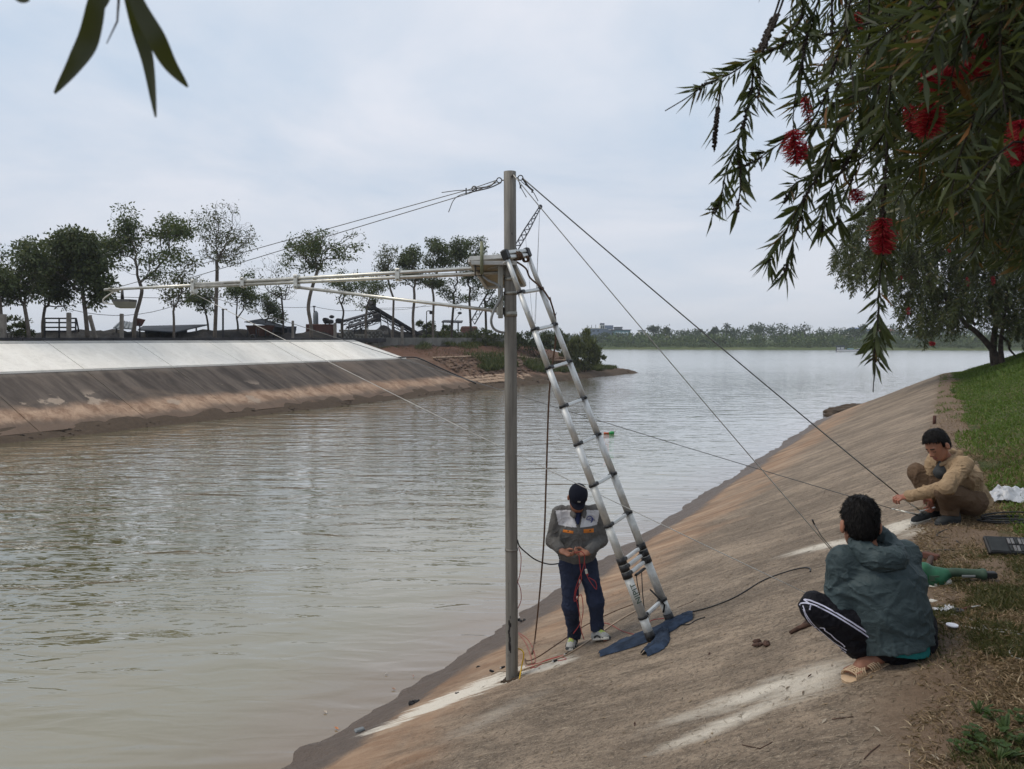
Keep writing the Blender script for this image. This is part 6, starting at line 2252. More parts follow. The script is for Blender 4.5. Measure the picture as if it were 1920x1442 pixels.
# service wires strung across the yard
for i, (pts, sg, lab) in enumerate((([(130, 580), (330, 572)], .9, "sagging service wire under the lamp head"), ([(430, 560), (590, 575), (700, 578), (800, 572)], .5, "service wire strung past the conveyor head"), ([(700, 578), (930, 556)], .6, "service wire from the conveyor to the right hand trees"), ([(190, 556), (420, 558)], .1, "faint straight service wire just below the lamp arm"))):
    P = []
    for (p, q) in zip(pts[:-1], pts[1:]):
        P += sag(yp(*p, 47), yp(*q, 47), sg * .6, 8)
    tag(MB().tube(P, .018, 4).build("service_wire", M['mast']), lab, "wire", "service wires across the yard")

# ------------------------------------------------------------------ far shore houses, boat, float
M['blue_wall'] = plain("blue_grey_render", (0.20, 0.24, 0.32), .8, 0, .1, .1)
M['teal_wall'] = plain("teal_render", (0.17, 0.30, 0.34), .8, 0, .1, .1)
M['house_win'] = plain("pale_arched_window", (0.66, 0.72, 0.74), .5, 0, .1, .2)
M['house_dark'] = plain("dark_opening", (0.05, 0.06, 0.08), .6, 0, .1)
M['red_roof'] = plain("red_roof", (0.42, 0.10, 0.075), .7, 0, .15, .2)
M['blue_roof'] = plain("blue_roof_sheet", (0.13, 0.19, 0.36), .6, 0, .12, .2)
M['white_wall'] = plain("white_render", (0.62, 0.62, 0.60), .8, 0, .08, .2)


def fbox(x0, y0, x1, y1, Y, dep, mat, name, parent, bev=0):
    a, b_ = at(x0, y1, Y), at(x1, y0, Y)
    return MB().box(((a.x + b_.x) / 2, Y + dep / 2, (a.z + b_.z) / 2), (abs(b_.x - a.x), dep, abs(b_.z - a.z)), None, 0, bev).build(name, mat, parent)


YH = 385.0
h1 = empty("house", at(1125, 636, YH), "long blue grey building with a stair tower and rooftop tank on the far shore", "house")
fbox(1101, 616, 1137, 636, YH, 14, M['blue_wall'], "wall", h1)
fbox(1133, 610, 1150, 636, YH + .5, 12, M['blue_wall'], "tower", h1)
fbox(1125, 609, 1134, 616.5, YH - .3, 5, M['white_wall'], "stair_head", h1)
fbox(1127, 610.5, 1129, 616, YH - .5, .3, M['house_dark'], "window", h1)
fbox(1130.5, 610.5, 1132.5, 616, YH - .5, .3, M['house_dark'], "window", h1)
fbox(1099, 615, 1138, 616.2, YH - .4, 15, M['white_wall'], "parapet", h1)
fbox(1141, 617.6, 1149, 619, YH, .3, M['white_wall'], "window", h1)
MB().tube([at(1129, 609, YH + 2), at(1129, 606, YH + 2)], 1.2, 10).build("water_tank", M['house_dark'], h1)
for x in (1101, 1109, 1117):
    MB().tube([at(x, 616, YH + 1), at(x, 609, YH + 1)], .12, 4).build("antenna", M['mast'], h1)
for x in (1104, 1112, 1120):
    fbox(x, 619, x + 3, 622, YH - .2, .2, M['house_dark'], "window", h1)
h2 = empty("house", at(1168, 636, YH - 10), "teal house with three round white windows on the far shore", "house")
fbox(1153, 619.5, 1182, 636, YH - 10, 10, M['teal_wall'], "wall", h2)
fbox(1151, 618, 1184, 619.6, YH - 10.5, 11.5, M['house_dark'], "roof", h2)
fbox(1154, 613.5, 1167, 618, YH - 8, 6, M['roof_grey'], "roof_room", h2)
fbox(1152, 613, 1168, 614, YH - 8.5, 8, M['house_dark'], "roof_slab", h2)
for x in (1162, 1168.5, 1175):
    c = at(x, 625, YH - 10.1)
    MB().tube([c, c - Vector((0, .25, 0))], .68, 14).build("window", M['house_win'], h2)
fbox(1155, 622.5, 1158, 628, YH - 10.2, .2, M['house_win'], "door", h2)
fbox(1152, 629.6, 1184, 630.6, YH - 10.6, 1.2, M['house_win'], "balcony_slab", h2)
h3 = empty("house", at(1207, 636, YH), "small white house half hidden behind the wire's crossing", "house")
fbox(1201, 620, 1211, 636, YH, 8, M['white_wall'], "wall", h3)
fbox(1203, 621.5, 1205, 625, YH - .2, .2, M['house_dark'], "window", h3)
fbox(1200, 618.6, 1212, 620, YH - .4, 9, M['roof_grey'], "roof", h3)
h4 = empty("shed", at(1242, 636, 330), "tiny pale shed among the far banana plants", "shed")
fbox(1238, 631, 1246, 636, 318, 3, M['white_wall'], "wall", h4)
fbox(1237, 630, 1247, 631.2, 317.6, 4, M['roof_grey'], "roof", h4)


def gable(label, x0, x1, eave, ridge, base, Y, dep, wall, roof, name="house"):
    r0 = empty(name, at((x0 + x1) / 2, base, Y), label, "house")
    fbox(x0, eave, x1, base, Y, dep, wall, "wall", r0)
    a, b_ = at(x0 - 1, eave, Y - .4), at(x1 + 1, eave, Y - .4)
    zr = at(x0, ridge, Y).z
    m = MB()
    P = [a, b_, Vector((b_.x, Y + dep / 2, zr)), Vector((a.x, Y + dep / 2, zr)), Vector((a.x, Y + dep + .4, a.z)), Vector((b_.x, Y + dep + .4, b_.z))]
    m.add(P, [(0, 1, 2, 3), (3, 2, 5, 4), (0, 3, 4), (1, 5, 2), (0, 4, 5, 1)])
    m.build("roof", roof, r0)
    return r0


gable("blue roofed far building behind the hanging leaf tuft", 1609, 1634, 620, 614, 634, 330, 14, M['white_wall'], M['blue_roof'])
gable("red roofed far house just right of the hanging leaf tuft", 1652, 1684, 621.5, 615.5, 634, 330, 14, M['white_wall'], M['red_roof'])

Yb = at(1588, 659, 1).y
pB = on_z(1588, 659.5, 0)
boat = empty("boat", pB, "small dark motor boat with a canopy on the river near the far shore", "boat")
kb = pB.y / 1440
M['hull'] = plain("dark_blue_hull", (0.035, 0.045, 0.085), .6, 0, .2, .4)
M['hull_w'] = plain("white_gunwale", (0.55, 0.56, 0.57), .5, 0, .1, .4)
sec = [(-20, 2.6, 4.5), (-12, 3.4, 4.0), (0, 3.6, 3.5), (12, 3.0, 3.8), (20, 1.4, 5.0), (24, .15, 6.0)]
V = []; F = []
for x, w_, hh in sec:
    for yy, zz in ((-w_, hh), (-w_ * .75, 0.4), (0, -.6), (w_ * .75, .4), (w_, hh)):
        V.append(pB + Vector((x * kb, yy * kb, zz * kb)))
for i in range(len(sec) - 1):
    for j in range(4):
        F.append((i * 5 + j, (i + 1) * 5 + j, (i + 1) * 5 + j + 1, i * 5 + j + 1))
F.append((0, 1, 2, 3, 4))
for i in range(len(sec) - 1): F.append((i * 5 + 4, (i + 1) * 5 + 4, (i + 1) * 5, i * 5))
MB().add(V, F).build("hull", M['hull'], boat)
MB().tube([pB + Vector((x * kb, -w_ * kb, hh * kb)) for x, w_, hh in sec], .8 * kb * .5, 5).build("gunwale", M['hull_w'], boat)
MB().tube([pB + Vector((x * kb, -w_ * .86 * kb, 1.1 * kb)) for x, w_, hh in sec], .3, 5).build("waterline_stripe", M['hull_w'], boat)
MB().box(pB + Vector((-13 * kb, 0, 10.5 * kb)), (17 * kb, 5.5 * kb, 1.6 * kb), None, 0, .1).build("canopy", M['hull'], boat)
for x in (-20, -13, -6):
    MB().tube([pB + Vector((x * kb, -2 * kb, 3 * kb)), pB + Vector((x * kb, -2 * kb, 10 * kb))], .1, 4).build("canopy_post", M['hull'], boat)
MB().box(pB + Vector((-12 * kb, 0, 6.2 * kb)), (12 * kb, 4 * kb, 4 * kb), None, 0, .1).build("cabin", M['hull_w'], boat)
MB().box(pB + Vector((6 * kb, 0, 5.0 * kb)), (12 * kb, 4 * kb, 2.2 * kb), None, 0, .1).build("cargo_cover", M['teal_wall'], boat)
MB().tube([pB + Vector((-2 * kb, 0, 4 * kb)), pB + Vector((6 * kb, 0, 13 * kb))], .12, 4).build("boom", M['far_leaf'], boat)

fp = on_z(1143, 814, 0)
fl_ = empty("floating_bottle", fp, "floating green plastic bottle with an orange cap end on the water right of the ladder", "bottle")
kf = fp.y / 1440
M['bottle_g'] = plain("green_plastic", (0.02, 0.30, 0.07), .3, 0, .1)
M['bottle_o'] = plain("orange_plastic", (0.50, 0.10, 0.03), .4, 0, .1)
MB().tube([fp + Vector((-1 * kf, 0, .03)), fp + Vector((3 * kf, 0, .05)), fp + Vector((8 * kf, 0, .06))], [2.6 * kf, 3.4 * kf, 3.0 * kf], 9).build("body", M['bottle_g'], fl_)
MB().tube([fp + Vector((-11 * kf, 0, .04)), fp + Vector((-6 * kf, 0, .04)), fp + Vector((-1 * kf, 0, .03))], [2.2 * kf, 1.6 * kf, 2.2 * kf], 8).build("neck", M['bottle_o'], fl_)
MB().box(fp + Vector((9 * kf, 0, .10)), (5 * kf, .05, 3 * kf), Matrix.Rotation(R(-25), 3, 'Y')).build("label_flap", M['white_wall'], fl_)
for i, (x, y, L_, col, lab) in enumerate(((631, 1366, .07, (0.55, .22, .09), "orange floating leaf near the shore"), (614, 1392, .09, (0.50, .36, .24), "long pale floating leaf closest to the mud"), (738, 1292, .06, (0.45, .26, .18), "small brown floating leaf off the slope"), (720, 1330, .12, (0.35, .24, .19), "brown leaf stranded at the water's edge"), (724, 1264, .05, (0.6, .55, .5), "pale bit of litter floating furthest out"), (775, 1268, .05, (0.45, .30, .25), "tan leaf floating beside the muddy edge"), (610, 1335, .07, (0.5, .42, .34), "pale leaf drifting above the orange one"))):
    p = on_z(x, y, 0.012)
    rs = random.Random(i)
    a = rs.uniform(0, 3)
    e = Vector((math.cos(a), math.sin(a), 0)); f_ = Vector((-math.sin(a), math.cos(a), 0))
    mt = plain("dead_leaf", col, .6, 0, .2)
    lf = MB().add([p - e * L_ / 2, p - f_ * L_ * .22 + Vector((0, 0, .01)), p + e * L_ / 2 + Vector((0, 0, .012)), p + f_ * L_ * .22 + Vector((0, 0, .008)), p + Vector((0, 0, -.004))], [(0, 1, 4), (1, 2, 4), (2, 3, 4), (3, 0, 4)]).build("floating_leaf", mt, None, p)
    tag(lf, lab, "leaf")
p = on_bank(674, 1372)
tag(MB().box(p + Vector((0, 0, .02)), (.10, .05, .03), Matrix.Rotation(R(35), 3, 'Z') @ Matrix.Rotation(R(15), 3, 'X'), 0, .01).build("foam_scrap", M['roof_grey'], None, p), "grey white scrap lying on the mud at the water's edge", "scrap")
for x, y, r_, lab in ((775, 1320, .055, "black clod lying on the mud left of the pole"), (978, 1165, .05, "dark clod on the mud just right of the pole"), (897, 1251, .02, "small dark stone left of the black connector"), (857, 1300, .016, "little dark stone on the washed cement")):
    p = on_bank(x, y); rs = random.Random(int(x))
    m = MB()
    for k in range(7): m.ball(p + Vector((rs.uniform(-1, 1) * r_, rs.uniform(-.6, .6) * r_, r_ * .25)), (r_ * rs.uniform(.3, .6), r_ * .4, r_ * rs.uniform(.25, .45)), 6, 4, 0, .3, rs)
    tag(m.build("clod", M['coal'], None, p), lab, "clod")

# ------------------------------------------------------------------ people: bodies and clothes as blended distance fields
class Field:
    def __init__(self):
        self.p = []

    def _box(self, pts, pad):
        P = np.array(pts, float)
        return P.min(0) - pad, P.max(0) + pad

    def cone(self, a, b, ra, rb, k=.02, ax=None, ratio=1.0, fa=False, fb=False, op='u'):
        a = np.array(a, float); b = np.array(b, float)
        A = None if ax is None else np.array(Vector(ax).normalized(), float)
        ba0 = b - a
        L0 = np.linalg.norm(ba0) + 1e-9; u0 = ba0 / L0

        def f(X, Y, Z):
            px, py, pz = X - a[0], Y - a[1], Z - a[2]
            tu = px * u0[0] + py * u0[1] + pz * u0[2]
            ba = ba0.copy()
            if A is not None:
                s = (1 - 1 / ratio)
                dt = (px * A[0] + py * A[1] + pz * A[2]) * s
                px = px - dt * A[0]; py = py - dt * A[1]; pz = pz - dt * A[2]
                ba = ba - A * (ba @ A) * s
            t = np.clip((px * ba[0] + py * ba[1] + pz * ba[2]) / (ba @ ba + 1e-12), 0, 1)
            d = np.sqrt((px - ba[0] * t) ** 2 + (py - ba[1] * t) ** 2 + (pz - ba[2] * t) ** 2) - (ra + (rb - ra) * t)
            if fb: d = np.maximum(d, tu - L0)
            if fa: d = np.maximum(d, -tu)
            return d
        lo, hi = self._box([a, b], max(ra, rb) * max(ratio, 1) + k + .02)
        self.p.append((f, lo, hi, k, op)); return self

    def chain(self, pts, rs, k=.02, **kw):
        for i in range(len(pts) - 1):
            self.cone(pts[i], pts[i + 1], rs[i], rs[i + 1], k, **kw)
        return self

    def ell(self, c, r, Rm=None, k=.02, op='u'):
        c = np.array(c, float); r = np.array(r, float)
        Q = np.eye(3) if Rm is None else np.array(Rm, float)      # columns = axes

        def f(X, Y, Z):
            x, y, z = X - c[0], Y - c[1], Z - c[2]
            a = x * Q[0, 0] + y * Q[1, 0] + z * Q[2, 0]
            b = x * Q[0, 1] + y * Q[1, 1] + z * Q[2, 1]
            g = x * Q[0, 2] + y * Q[1, 2] + z * Q[2, 2]
            k0 = np.sqrt((a / r[0]) ** 2 + (b / r[1]) ** 2 + (g / r[2]) ** 2)
            k1 = np.sqrt((a / r[0] ** 2) ** 2 + (b / r[1] ** 2) ** 2 + (g / r[2] ** 2) ** 2)
            return k0 * (k0 - 1) / (k1 + 1e-9)
        m = r.max() + k + .02
        self.p.append((f, c - m, c + m, k, op)); return self

    def fn(self, f, lo, hi, k=.01, op='u'):
        self.p.append((f, np.array(lo, float), np.array(hi, float), k, op)); return self

    def mesh(self, name, h, mats, parent, disp=None, matfn=None):
        lo = np.min([p[1] for p in self.p if p[4] == 'u'], 0); hi = np.max([p[2] for p in self.p if p[4] == 'u'], 0)
        n = np.ceil((hi - lo) / h).astype(int) + 1
        ax = [lo[i] + np.arange(n[i]) * h for i in range(3)]
        D = np.full(n, 1.0, np.float32)
        for f, a, b, k, op in self.p:
            i0 = np.clip(np.floor((a - lo) / h).astype(int), 0, n - 1); i1 = np.clip(np.ceil((b - lo) / h).astype(int) + 1, 1, n)
            if np.any(i1 <= i0): continue
            sl = tuple(slice(i0[i], i1[i]) for i in range(3))
            d = f(ax[0][sl[0]][:, None, None], ax[1][sl[1]][None, :, None], ax[2][sl[2]][None, None, :]).astype(np.float32)
            S = D[sl]
            k = max(k, 1e-4)
            if op == 'u':
                hh = np.clip(.5 + .5 * (S - d) / k, 0, 1); D[sl] = S * (1 - hh) + d * hh - k * hh * (1 - hh)
            elif op == 's':
                d = -d; hh = np.clip(.5 - .5 * (S - d) / k, 0, 1); D[sl] = S * (1 - hh) + d * hh + k * hh * (1 - hh)
            elif op == 'i':
                D[sl] = np.maximum(S, d)
        if disp is not None:
            m = np.argwhere(np.abs(D) < .03)
            P = lo + m * h
            D[m[:, 0], m[:, 1], m[:, 2]] += disp(P).astype(np.float32)
        D[0], D[-1] = 1, 1; D[:, 0], D[:, -1] = 1, 1; D[:, :, 0], D[:, :, -1] = 1, 1
        I = D < 0
        c = I[:-1, :-1, :-1].astype(np.int8)
        tot = sum(I[i:n[0] - 1 + i, j:n[1] - 1 + j, l:n[2] - 1 + l].astype(np.int8) for i in (0, 1) for j in (0, 1) for l in (0, 1))
        act = np.argwhere((tot > 0) & (tot < 8))
        vid = np.full(tot.shape, -1, np.int32); vid[act[:, 0], act[:, 1], act[:, 2]] = np.arange(len(act))
        cor = np.array([(i, j, l) for i in (0, 1) for j in (0, 1) for l in (0, 1)])
        vals = np.stack([D[act[:, 0] + i, act[:, 1] + j, act[:, 2] + l] for i, j, l in cor], 1)
        acc = np.zeros((len(act), 3)); cnt = np.zeros(len(act))
        for p in range(8):
            for q in range(p + 1, 8):
                if np.abs(cor[p] - cor[q]).sum() != 1: continue
                cr_ = (vals[:, p] < 0) != (vals[:, q] < 0)
                t = vals[:, p] / (vals[:, p] - vals[:, q] + 1e-12)
                acc[cr_] += (cor[p] + (cor[q] - cor[p]) * t[:, None])[cr_]; cnt[cr_] += 1
        V = lo + (act + acc / cnt[:, None]) * h
        Fs = []
        for a_ in range(3):
            o = [0, 0, 0]; o[a_] = 1
            s0 = I[:n[0] - o[0], :n[1] - o[1], :n[2] - o[2]]; s1 = I[o[0]:, o[1]:, o[2]:]
            e = np.argwhere(s0 != s1)
            b_, c_ = (a_ + 1) % 3, (a_ + 2) % 3
            e = e[(e[:, b_] > 0) & (e[:, c_] > 0)]
            sgn = s0[e[:, 0], e[:, 1], e[:, 2]]
            db = np.zeros(3, int); db[b_] = 1; dc = np.zeros(3, int); dc[c_] = 1
            qd = [e - db - dc, e - dc, e, e - db]
            ids = np.stack([vid[x[:, 0], x[:, 1], x[:, 2]] for x in qd], 1)
            ids[~sgn] = ids[~sgn][:, ::-1]
            Fs.append(ids)
        F = np.concatenate(Fs); F = F[(F >= 0).all(1)]
        mi = matfn(V[F].mean(1)) if matfn else None
        o0 = world_loc(parent)
        return np_mesh(name, V + np.array(o0), F, mats, parent, True, mi)


def v3(*a): return np.array(a, float)


def nrm_(v): v = np.array(v, float); return v / (np.linalg.norm(v) + 1e-9)


def add_hand(F, wrist, d, pn, thumb, curl=.6, size=1.0, tcurl=.5):
    """a palm, four jointed fingers and a thumb; d = along the hand, pn = out of the palm, thumb = towards the thumb side"""
    d = nrm_(d); pn = nrm_(np.array(pn) - d * np.dot(pn, d)); th = nrm_(np.array(thumb) - d * np.dot(thumb, d) - pn * np.dot(thumb, pn))
    s = size
    w = np.array(wrist, float)
    F.cone(w - d * .03 * s, w + d * .02 * s, .024 * s, .023 * s, .012, th, 1.25)
    kn = w + d * .085 * s
    F.cone(w + d * .015 * s, kn - d * .006 * s, .0150 * s, .0140 * s, .012, th, 2.55)
    offs = (.031, .0105, -.0105, -.030); lens = (.072, .080, .074, .058)
    for o, l in zip(offs, lens):
        p = kn + th * o * s + d * (-.004 if abs(o) > .02 else .002) * s
        ang = curl * .55
        for j, fr in enumerate((.46, .30, .24)):
            dd = d * math.cos(ang) + pn * math.sin(ang)
            q = p + dd * l * fr * s
            F.cone(p, q, (.0094 - .0008 * j) * s, (.0088 - .0008 * j) * s, .005)
            p = q; ang += curl * (1.0 if j == 0 else .75)
    p = w + d * .022 * s + th * .030 * s + pn * .004 * s
    q = p + (d * .62 + th * .62 + pn * .38 * tcurl * 2) * .040 * s
    F.cone(p, q, .0135 * s, .0110 * s, .008)
    r_ = q + nrm_(d * .85 + th * .15 - th * .35 * tcurl + pn * .5 * tcurl) * .034 * s
    F.cone(q, r_, .0108 * s, .0085 * s, .005)


def head_frame(f, u):
    f = nrm_(f); r = nrm_(np.cross(f, u)); u = np.cross(r, f)
    return f, r, u


def add_head(F, c, f, u, s=1.0):
    """c = middle of the skull; f faces forward, u up"""
    f, r, u = head_frame(f, u)
    Rm = np.stack([r, f, u], 1)
    P = lambda a, b, g: np.array(c) + (r * a + f * b + u * g) * s
    F.ell(P(0, -.012, .030), v3(.074, .092, .085) * s, Rm, .01)
    F.ell(P(0, .022, -.035), v3(.060, .066, .078) * s, Rm, .035)          # face
    F.ell(P(0, .040, -.098), v3(.030, .026, .020) * s, Rm, .035)          # chin
    F.cone(P(-.048, -.006, -.060), P(-.024, .045, -.096), .020 * s, .016 * s, .03)
    F.cone(P(.048, -.006, -.060), P(.024, .045, -.096), .020 * s, .016 * s, .03)
    F.cone(P(-.034, .066, .002), P(.034, .066, .002), .012 * s, .012 * s, .02)  # brow
    F.ell(P(-.031, .088, -.018), v3(.017, .012, .011) * s, Rm, .012, 's')
    F.ell(P(.031, .088, -.018), v3(.017, .012, .011) * s, Rm, .012, 's')
    F.ell(P(-.031, .069, -.019), v3(.012, .012, .010) * s, Rm, .004)
    F.ell(P(.031, .069, -.019), v3(.012, .012, .010) * s, Rm, .004)
    F.cone(P(0, .080, -.012), P(0, .098, -.045), .007 * s, .012 * s, .012)      # nose
    F.ell(P(-.012, .086, -.050), v3(.008, .009, .007) * s, Rm, .008)
    F.ell(P(.012, .086, -.050), v3(.008, .009, .007) * s, Rm, .008)
    F.ell(P(0, .078, -.074), v3(.022, .010, .0062) * s, Rm, .006)              # lips
    F.ell(P(0, .076, -.084), v3(.019, .010, .0065) * s, Rm, .006)
    for q in (-1, 1):
        F.ell(P(q * .083, -.018, -.024), v3(.013, .020, .032) * s, Rm, .010)   # ears
        F.ell(P(q * .096, -.010, -.020), v3(.006, .011, .017) * s, Rm, .004, 's')
    return P, Rm


def add_hair(F, c, f, u, s=1.0, grow=.014, neck=-.075, front=.055):
    f, r, u = head_frame(f, u)
    Rm = np.stack([r, f, u], 1)
    cc = np.array(c)
    F.ell(cc + (f * -.014 + u * .032) * s, v3(.074 + grow, .092 + grow, .085 + grow * 1.35) * s, Rm, .01)
    F.ell(cc + (f * -.040 + u * -.025) * s, v3(.064 + grow * .6, .055 + grow, .066) * s, Rm, .03)

    def cut(X, Y, Z):
        x, y, z = X - cc[0], Y - cc[1], Z - cc[2]
        a = np.abs(x * r[0] + y * r[1] + z * r[2]) / s; b = (x * f[0] + y * f[1] + z * f[2]) / s; g = (x * u[0] + y * u[1] + z * u[2]) / s
        # keep above the fringe line, or behind the ears, or in the sideburn
        above = front - g + np.clip(b - .05, 0, 1) * .2 - np.clip(a - .045, 0, 1) * .6
        behind = b + .030 - np.clip((-.0 - g), 0, 1) * -.15
        side = np.maximum(np.maximum(b - .012, -(b + .05)), -(g + .010))
        keep = np.minimum(np.minimum(above, behind), side)
        low = neck - g + np.clip(.06 - a, 0, .06) * -.15
        return np.maximum(keep, low) * s
    m = .22 * s
    F.fn(cut, cc - m, cc + m, .004, 'i')
    return F


def folds(amp, freq, seed, ax=(1, 1, 1)):
    A = np.array(ax, float) * freq

    def f(P):
        w = np.stack([vnoise(P * A * .7, seed + 5), vnoise(P * A * .7 + 9, seed + 6), vnoise(P * A * .7 + 21, seed + 7)], 1) * .5
        n1 = vnoise((P * A + w) * np.array([1, 1, .55]) + 11.3, seed); n2 = vnoise((P * A + w) * np.array([1.2, 1.2, 2.2]) * 1.3 + 4.7, seed + 1)
        r1 = np.clip(1 - np.abs(n1) * 3.2, 0, 1) ** 1.3; r2 = np.clip(1 - np.abs(n2) * 3.0, 0, 1) ** 1.3
        return -amp * .85 * (r1 ** 1.6 * .6 + r2 ** 1.6 * .65 + vnoise(P * A * .8 + 2, seed + 2) * .16 - .25)
    return f


def cloth_mat(name, col, rough=.85, var=.16, wr=.018, scale=18, sheen=.0):
    t = NT(name)
    co = t.coord()
    big = t.noise(co, 5, 4, .6, .6)
    c = t.mix(t.smooth(big, .3, .7), tuple(x * (1 - var) for x in col), tuple(x * (1 + var) for x in col))
    dirt = t.noise(co, 2.2, 4, .65)
    c = t.mix(t.math('MULTIPLY', t.smooth(dirt, .5, .75), .25), c, tuple(x * .7 for x in col))
    cr_ = t.n("TexNoise", {"noise_type": 'RIDGED_MULTIFRACTAL'}, Scale=scale * .55, Detail=3.0, Roughness=.5, Distortion=.8)
    t.put(cr_.inputs["Vector"], co)
    hh = t.math('ADD', t.math('MULTIPLY', cr_.outputs["Fac"], .35), t.noise(co, scale, 4, .55, 1.0))
    nm = t.bump(hh, wr, .8)
    nm = t.bump(t.noise(co, 700, 2), .0006, .5, nm)
    return t.out(c, rough, 0, nm, .14)


def skin_mat(name, col):
    t = NT(name)
    co = t.coord()
    f = t.noise(co, 14, 4, .6)
    c = t.mix(t.smooth(f, .3, .7), tuple(x * .85 for x in col), (col[0] * 1.12, col[1] * 1.03, col[2] * 1.0))
    t.out(c, .52, 0, t.bump(t.noise(co, 240, 3), .0006, .5), .35)
    t.put(t.b.inputs["Subsurface Weight"], .06); t.b.inputs["Subsurface Radius"].default_value = (.012, .005, .003)
    return t.m


M['skin'] = skin_mat("tanned_skin", (0.34, 0.165, 0.105))
M['skin_red'] = skin_mat("weathered_hand_skin", (0.36, 0.150, 0.100))
M['lip'] = plain("lips", (0.24, 0.085, 0.070), .45, 0, .1)
M['brow'] = plain("dark_brow", (0.020, 0.015, 0.012), .7)
t_ = NT("black_hair"); co_ = t_.coord()
M['hair'] = t_.out(t_.mix(t_.noise(co_, 60, 3), (0.0035, 0.003, 0.0035), (0.012, 0.0105, 0.010)), .55, 0, t_.bump(t_.noise(co_, 1.0, 3, .6, .3, stretch=(150, 150, 34)), .006, .9), .16)
M['jk_grey'] = cloth_mat("grey_work_jacket", (0.120, 0.116, 0.110))
M['jk_white'] = cloth_mat("white_yoke", (0.62, 0.62, 0.64), .8, .06)
M['orange'] = plain("orange_flap", (0.62, 0.19, 0.025), .7, 0, .12, 12)
M['navy'] = cloth_mat("navy_trousers", (0.026, 0.034, 0.062), .85, .2, .018)
M['navy_cap'] = cloth_mat("navy_cap", (0.012, 0.014, 0.024), .8, .2, .002)
M['navy_shirt'] = cloth_mat("navy_shirt", (0.022, 0.030, 0.075), .85)
M['tan'] = cloth_mat("tan_work_shirt", (0.345, 0.245, 0.150), .88, .12, .018)
M['tan_tr'] = cloth_mat("brown_work_trousers", (0.125, 0.082, 0.053), .88, .14, .018)
M['green_jk'] = cloth_mat("dark_green_windbreaker", (0.050, 0.072, 0.078), .52, .12, .018, 14)
M['teal_shirt'] = cloth_mat("teal_shirt", (0.02, 0.17, 0.17), .85)
M['track'] = cloth_mat("black_track_trousers", (0.0085, 0.0085, 0.012), .72, .2, .018)
M['stripe'] = plain("white_piping", (0.62, 0.63, 0.78), .7)
M['shoe_grey'] = plain("grey_mesh_shoe", (0.36, 0.36, 0.34), .8, 0, .25, 60, .002)
M['shoe_dark'] = plain("dark_shoe", (0.030, 0.034, 0.036), .7, 0, .25, 20)
M['sole'] = plain("off_white_sole", (0.58, 0.56, 0.50), .7, 0, .15, 20)
M['lime'] = plain("lime_lace", (0.52, 0.66, 0.12), .7)
M['sock'] = plain("black_sock", (0.012, 0.012, 0.014), .9)
M['sandal'] = plain("cream_plastic_sandal", (0.58, 0.42, 0.27), .55, 0, .1, 20)
M['logo_blue'] = plain("blue_embroidery", (0.02, 0.05, 0.24), .7)


def drape(pts, base_obj, width, lift, mat, name, parent, outward):
    """a narrow ribbon laid on a mesh along a path (world points), pushed out along 'outward'"""
    me = base_obj.data
    o0 = world_loc(base_obj)
    bvh = BVHTree.FromPolygons([v.co + o0 for v in me.vertices], [tuple(p.vertices) for p in me.polygons])
    P = spline(pts, 8)
    out = Vector(outward).normalized()
    V = []; prev = None
    loc = []
    for p in P:
        h_ = bvh.ray_cast(p + out * .25, -out, .6)
        if h_[0] is None:
            h_ = bvh.find_nearest(p)
        loc.append((h_[0], h_[1]))
    for i, (q, nn) in enumerate(loc):
        t = (loc[min(i + 1, len(loc) - 1)][0] - loc[max(i - 1, 0)][0])
        if t.length < 1e-6: t = Vector((0, 0, 1))
        t.normalize()
        s = t.cross(nn).normalized() * width / 2
        V += [q + nn * lift - s, q + nn * lift + s]
    F = [(i * 2, i * 2 + 1, i * 2 + 3, i * 2 + 2) for i in range(len(loc) - 1)]
    return MB().add(V, F, 0, True).build(name, mat, parent)


def patch_on(obj, c, out, w, hgt, mat, name, parent, lift=.004, nx=8, ny=4, up=(0, 0, 1), thick=.003):
    """a sewn on rectangle that follows the cloth below"""
    me = obj.data; o0 = world_loc(obj)
    bvh = BVHTree.FromPolygons([v.co + o0 for v in me.vertices], [tuple(p.vertices) for p in me.polygons])
    out = Vector(out).normalized(); up = Vector(up); up = (up - out * up.dot(out)).normalized(); sd = up.cross(out)
    V = []
    for i in range(nx + 1):
        for j in range(ny + 1):
            p = Vector(c) + sd * (i / nx - .5) * w + up * (j / ny - .5) * hgt
            h_ = bvh.ray_cast(p + out * .15, -out, .4)
            q = h_[0] if h_[0] is not None else p
            edge = 0 < i < nx and 0 < j < ny
            V.append(q + out * (lift + (thick if edge else 0)))
    F = [(i * (ny + 1) + j, (i + 1) * (ny + 1) + j, (i + 1) * (ny + 1) + j + 1, i * (ny + 1) + j + 1) for i in range(nx) for j in range(ny)]
    return MB().add(V, F, 0, True).build(name, mat, parent), bvh, sd, up


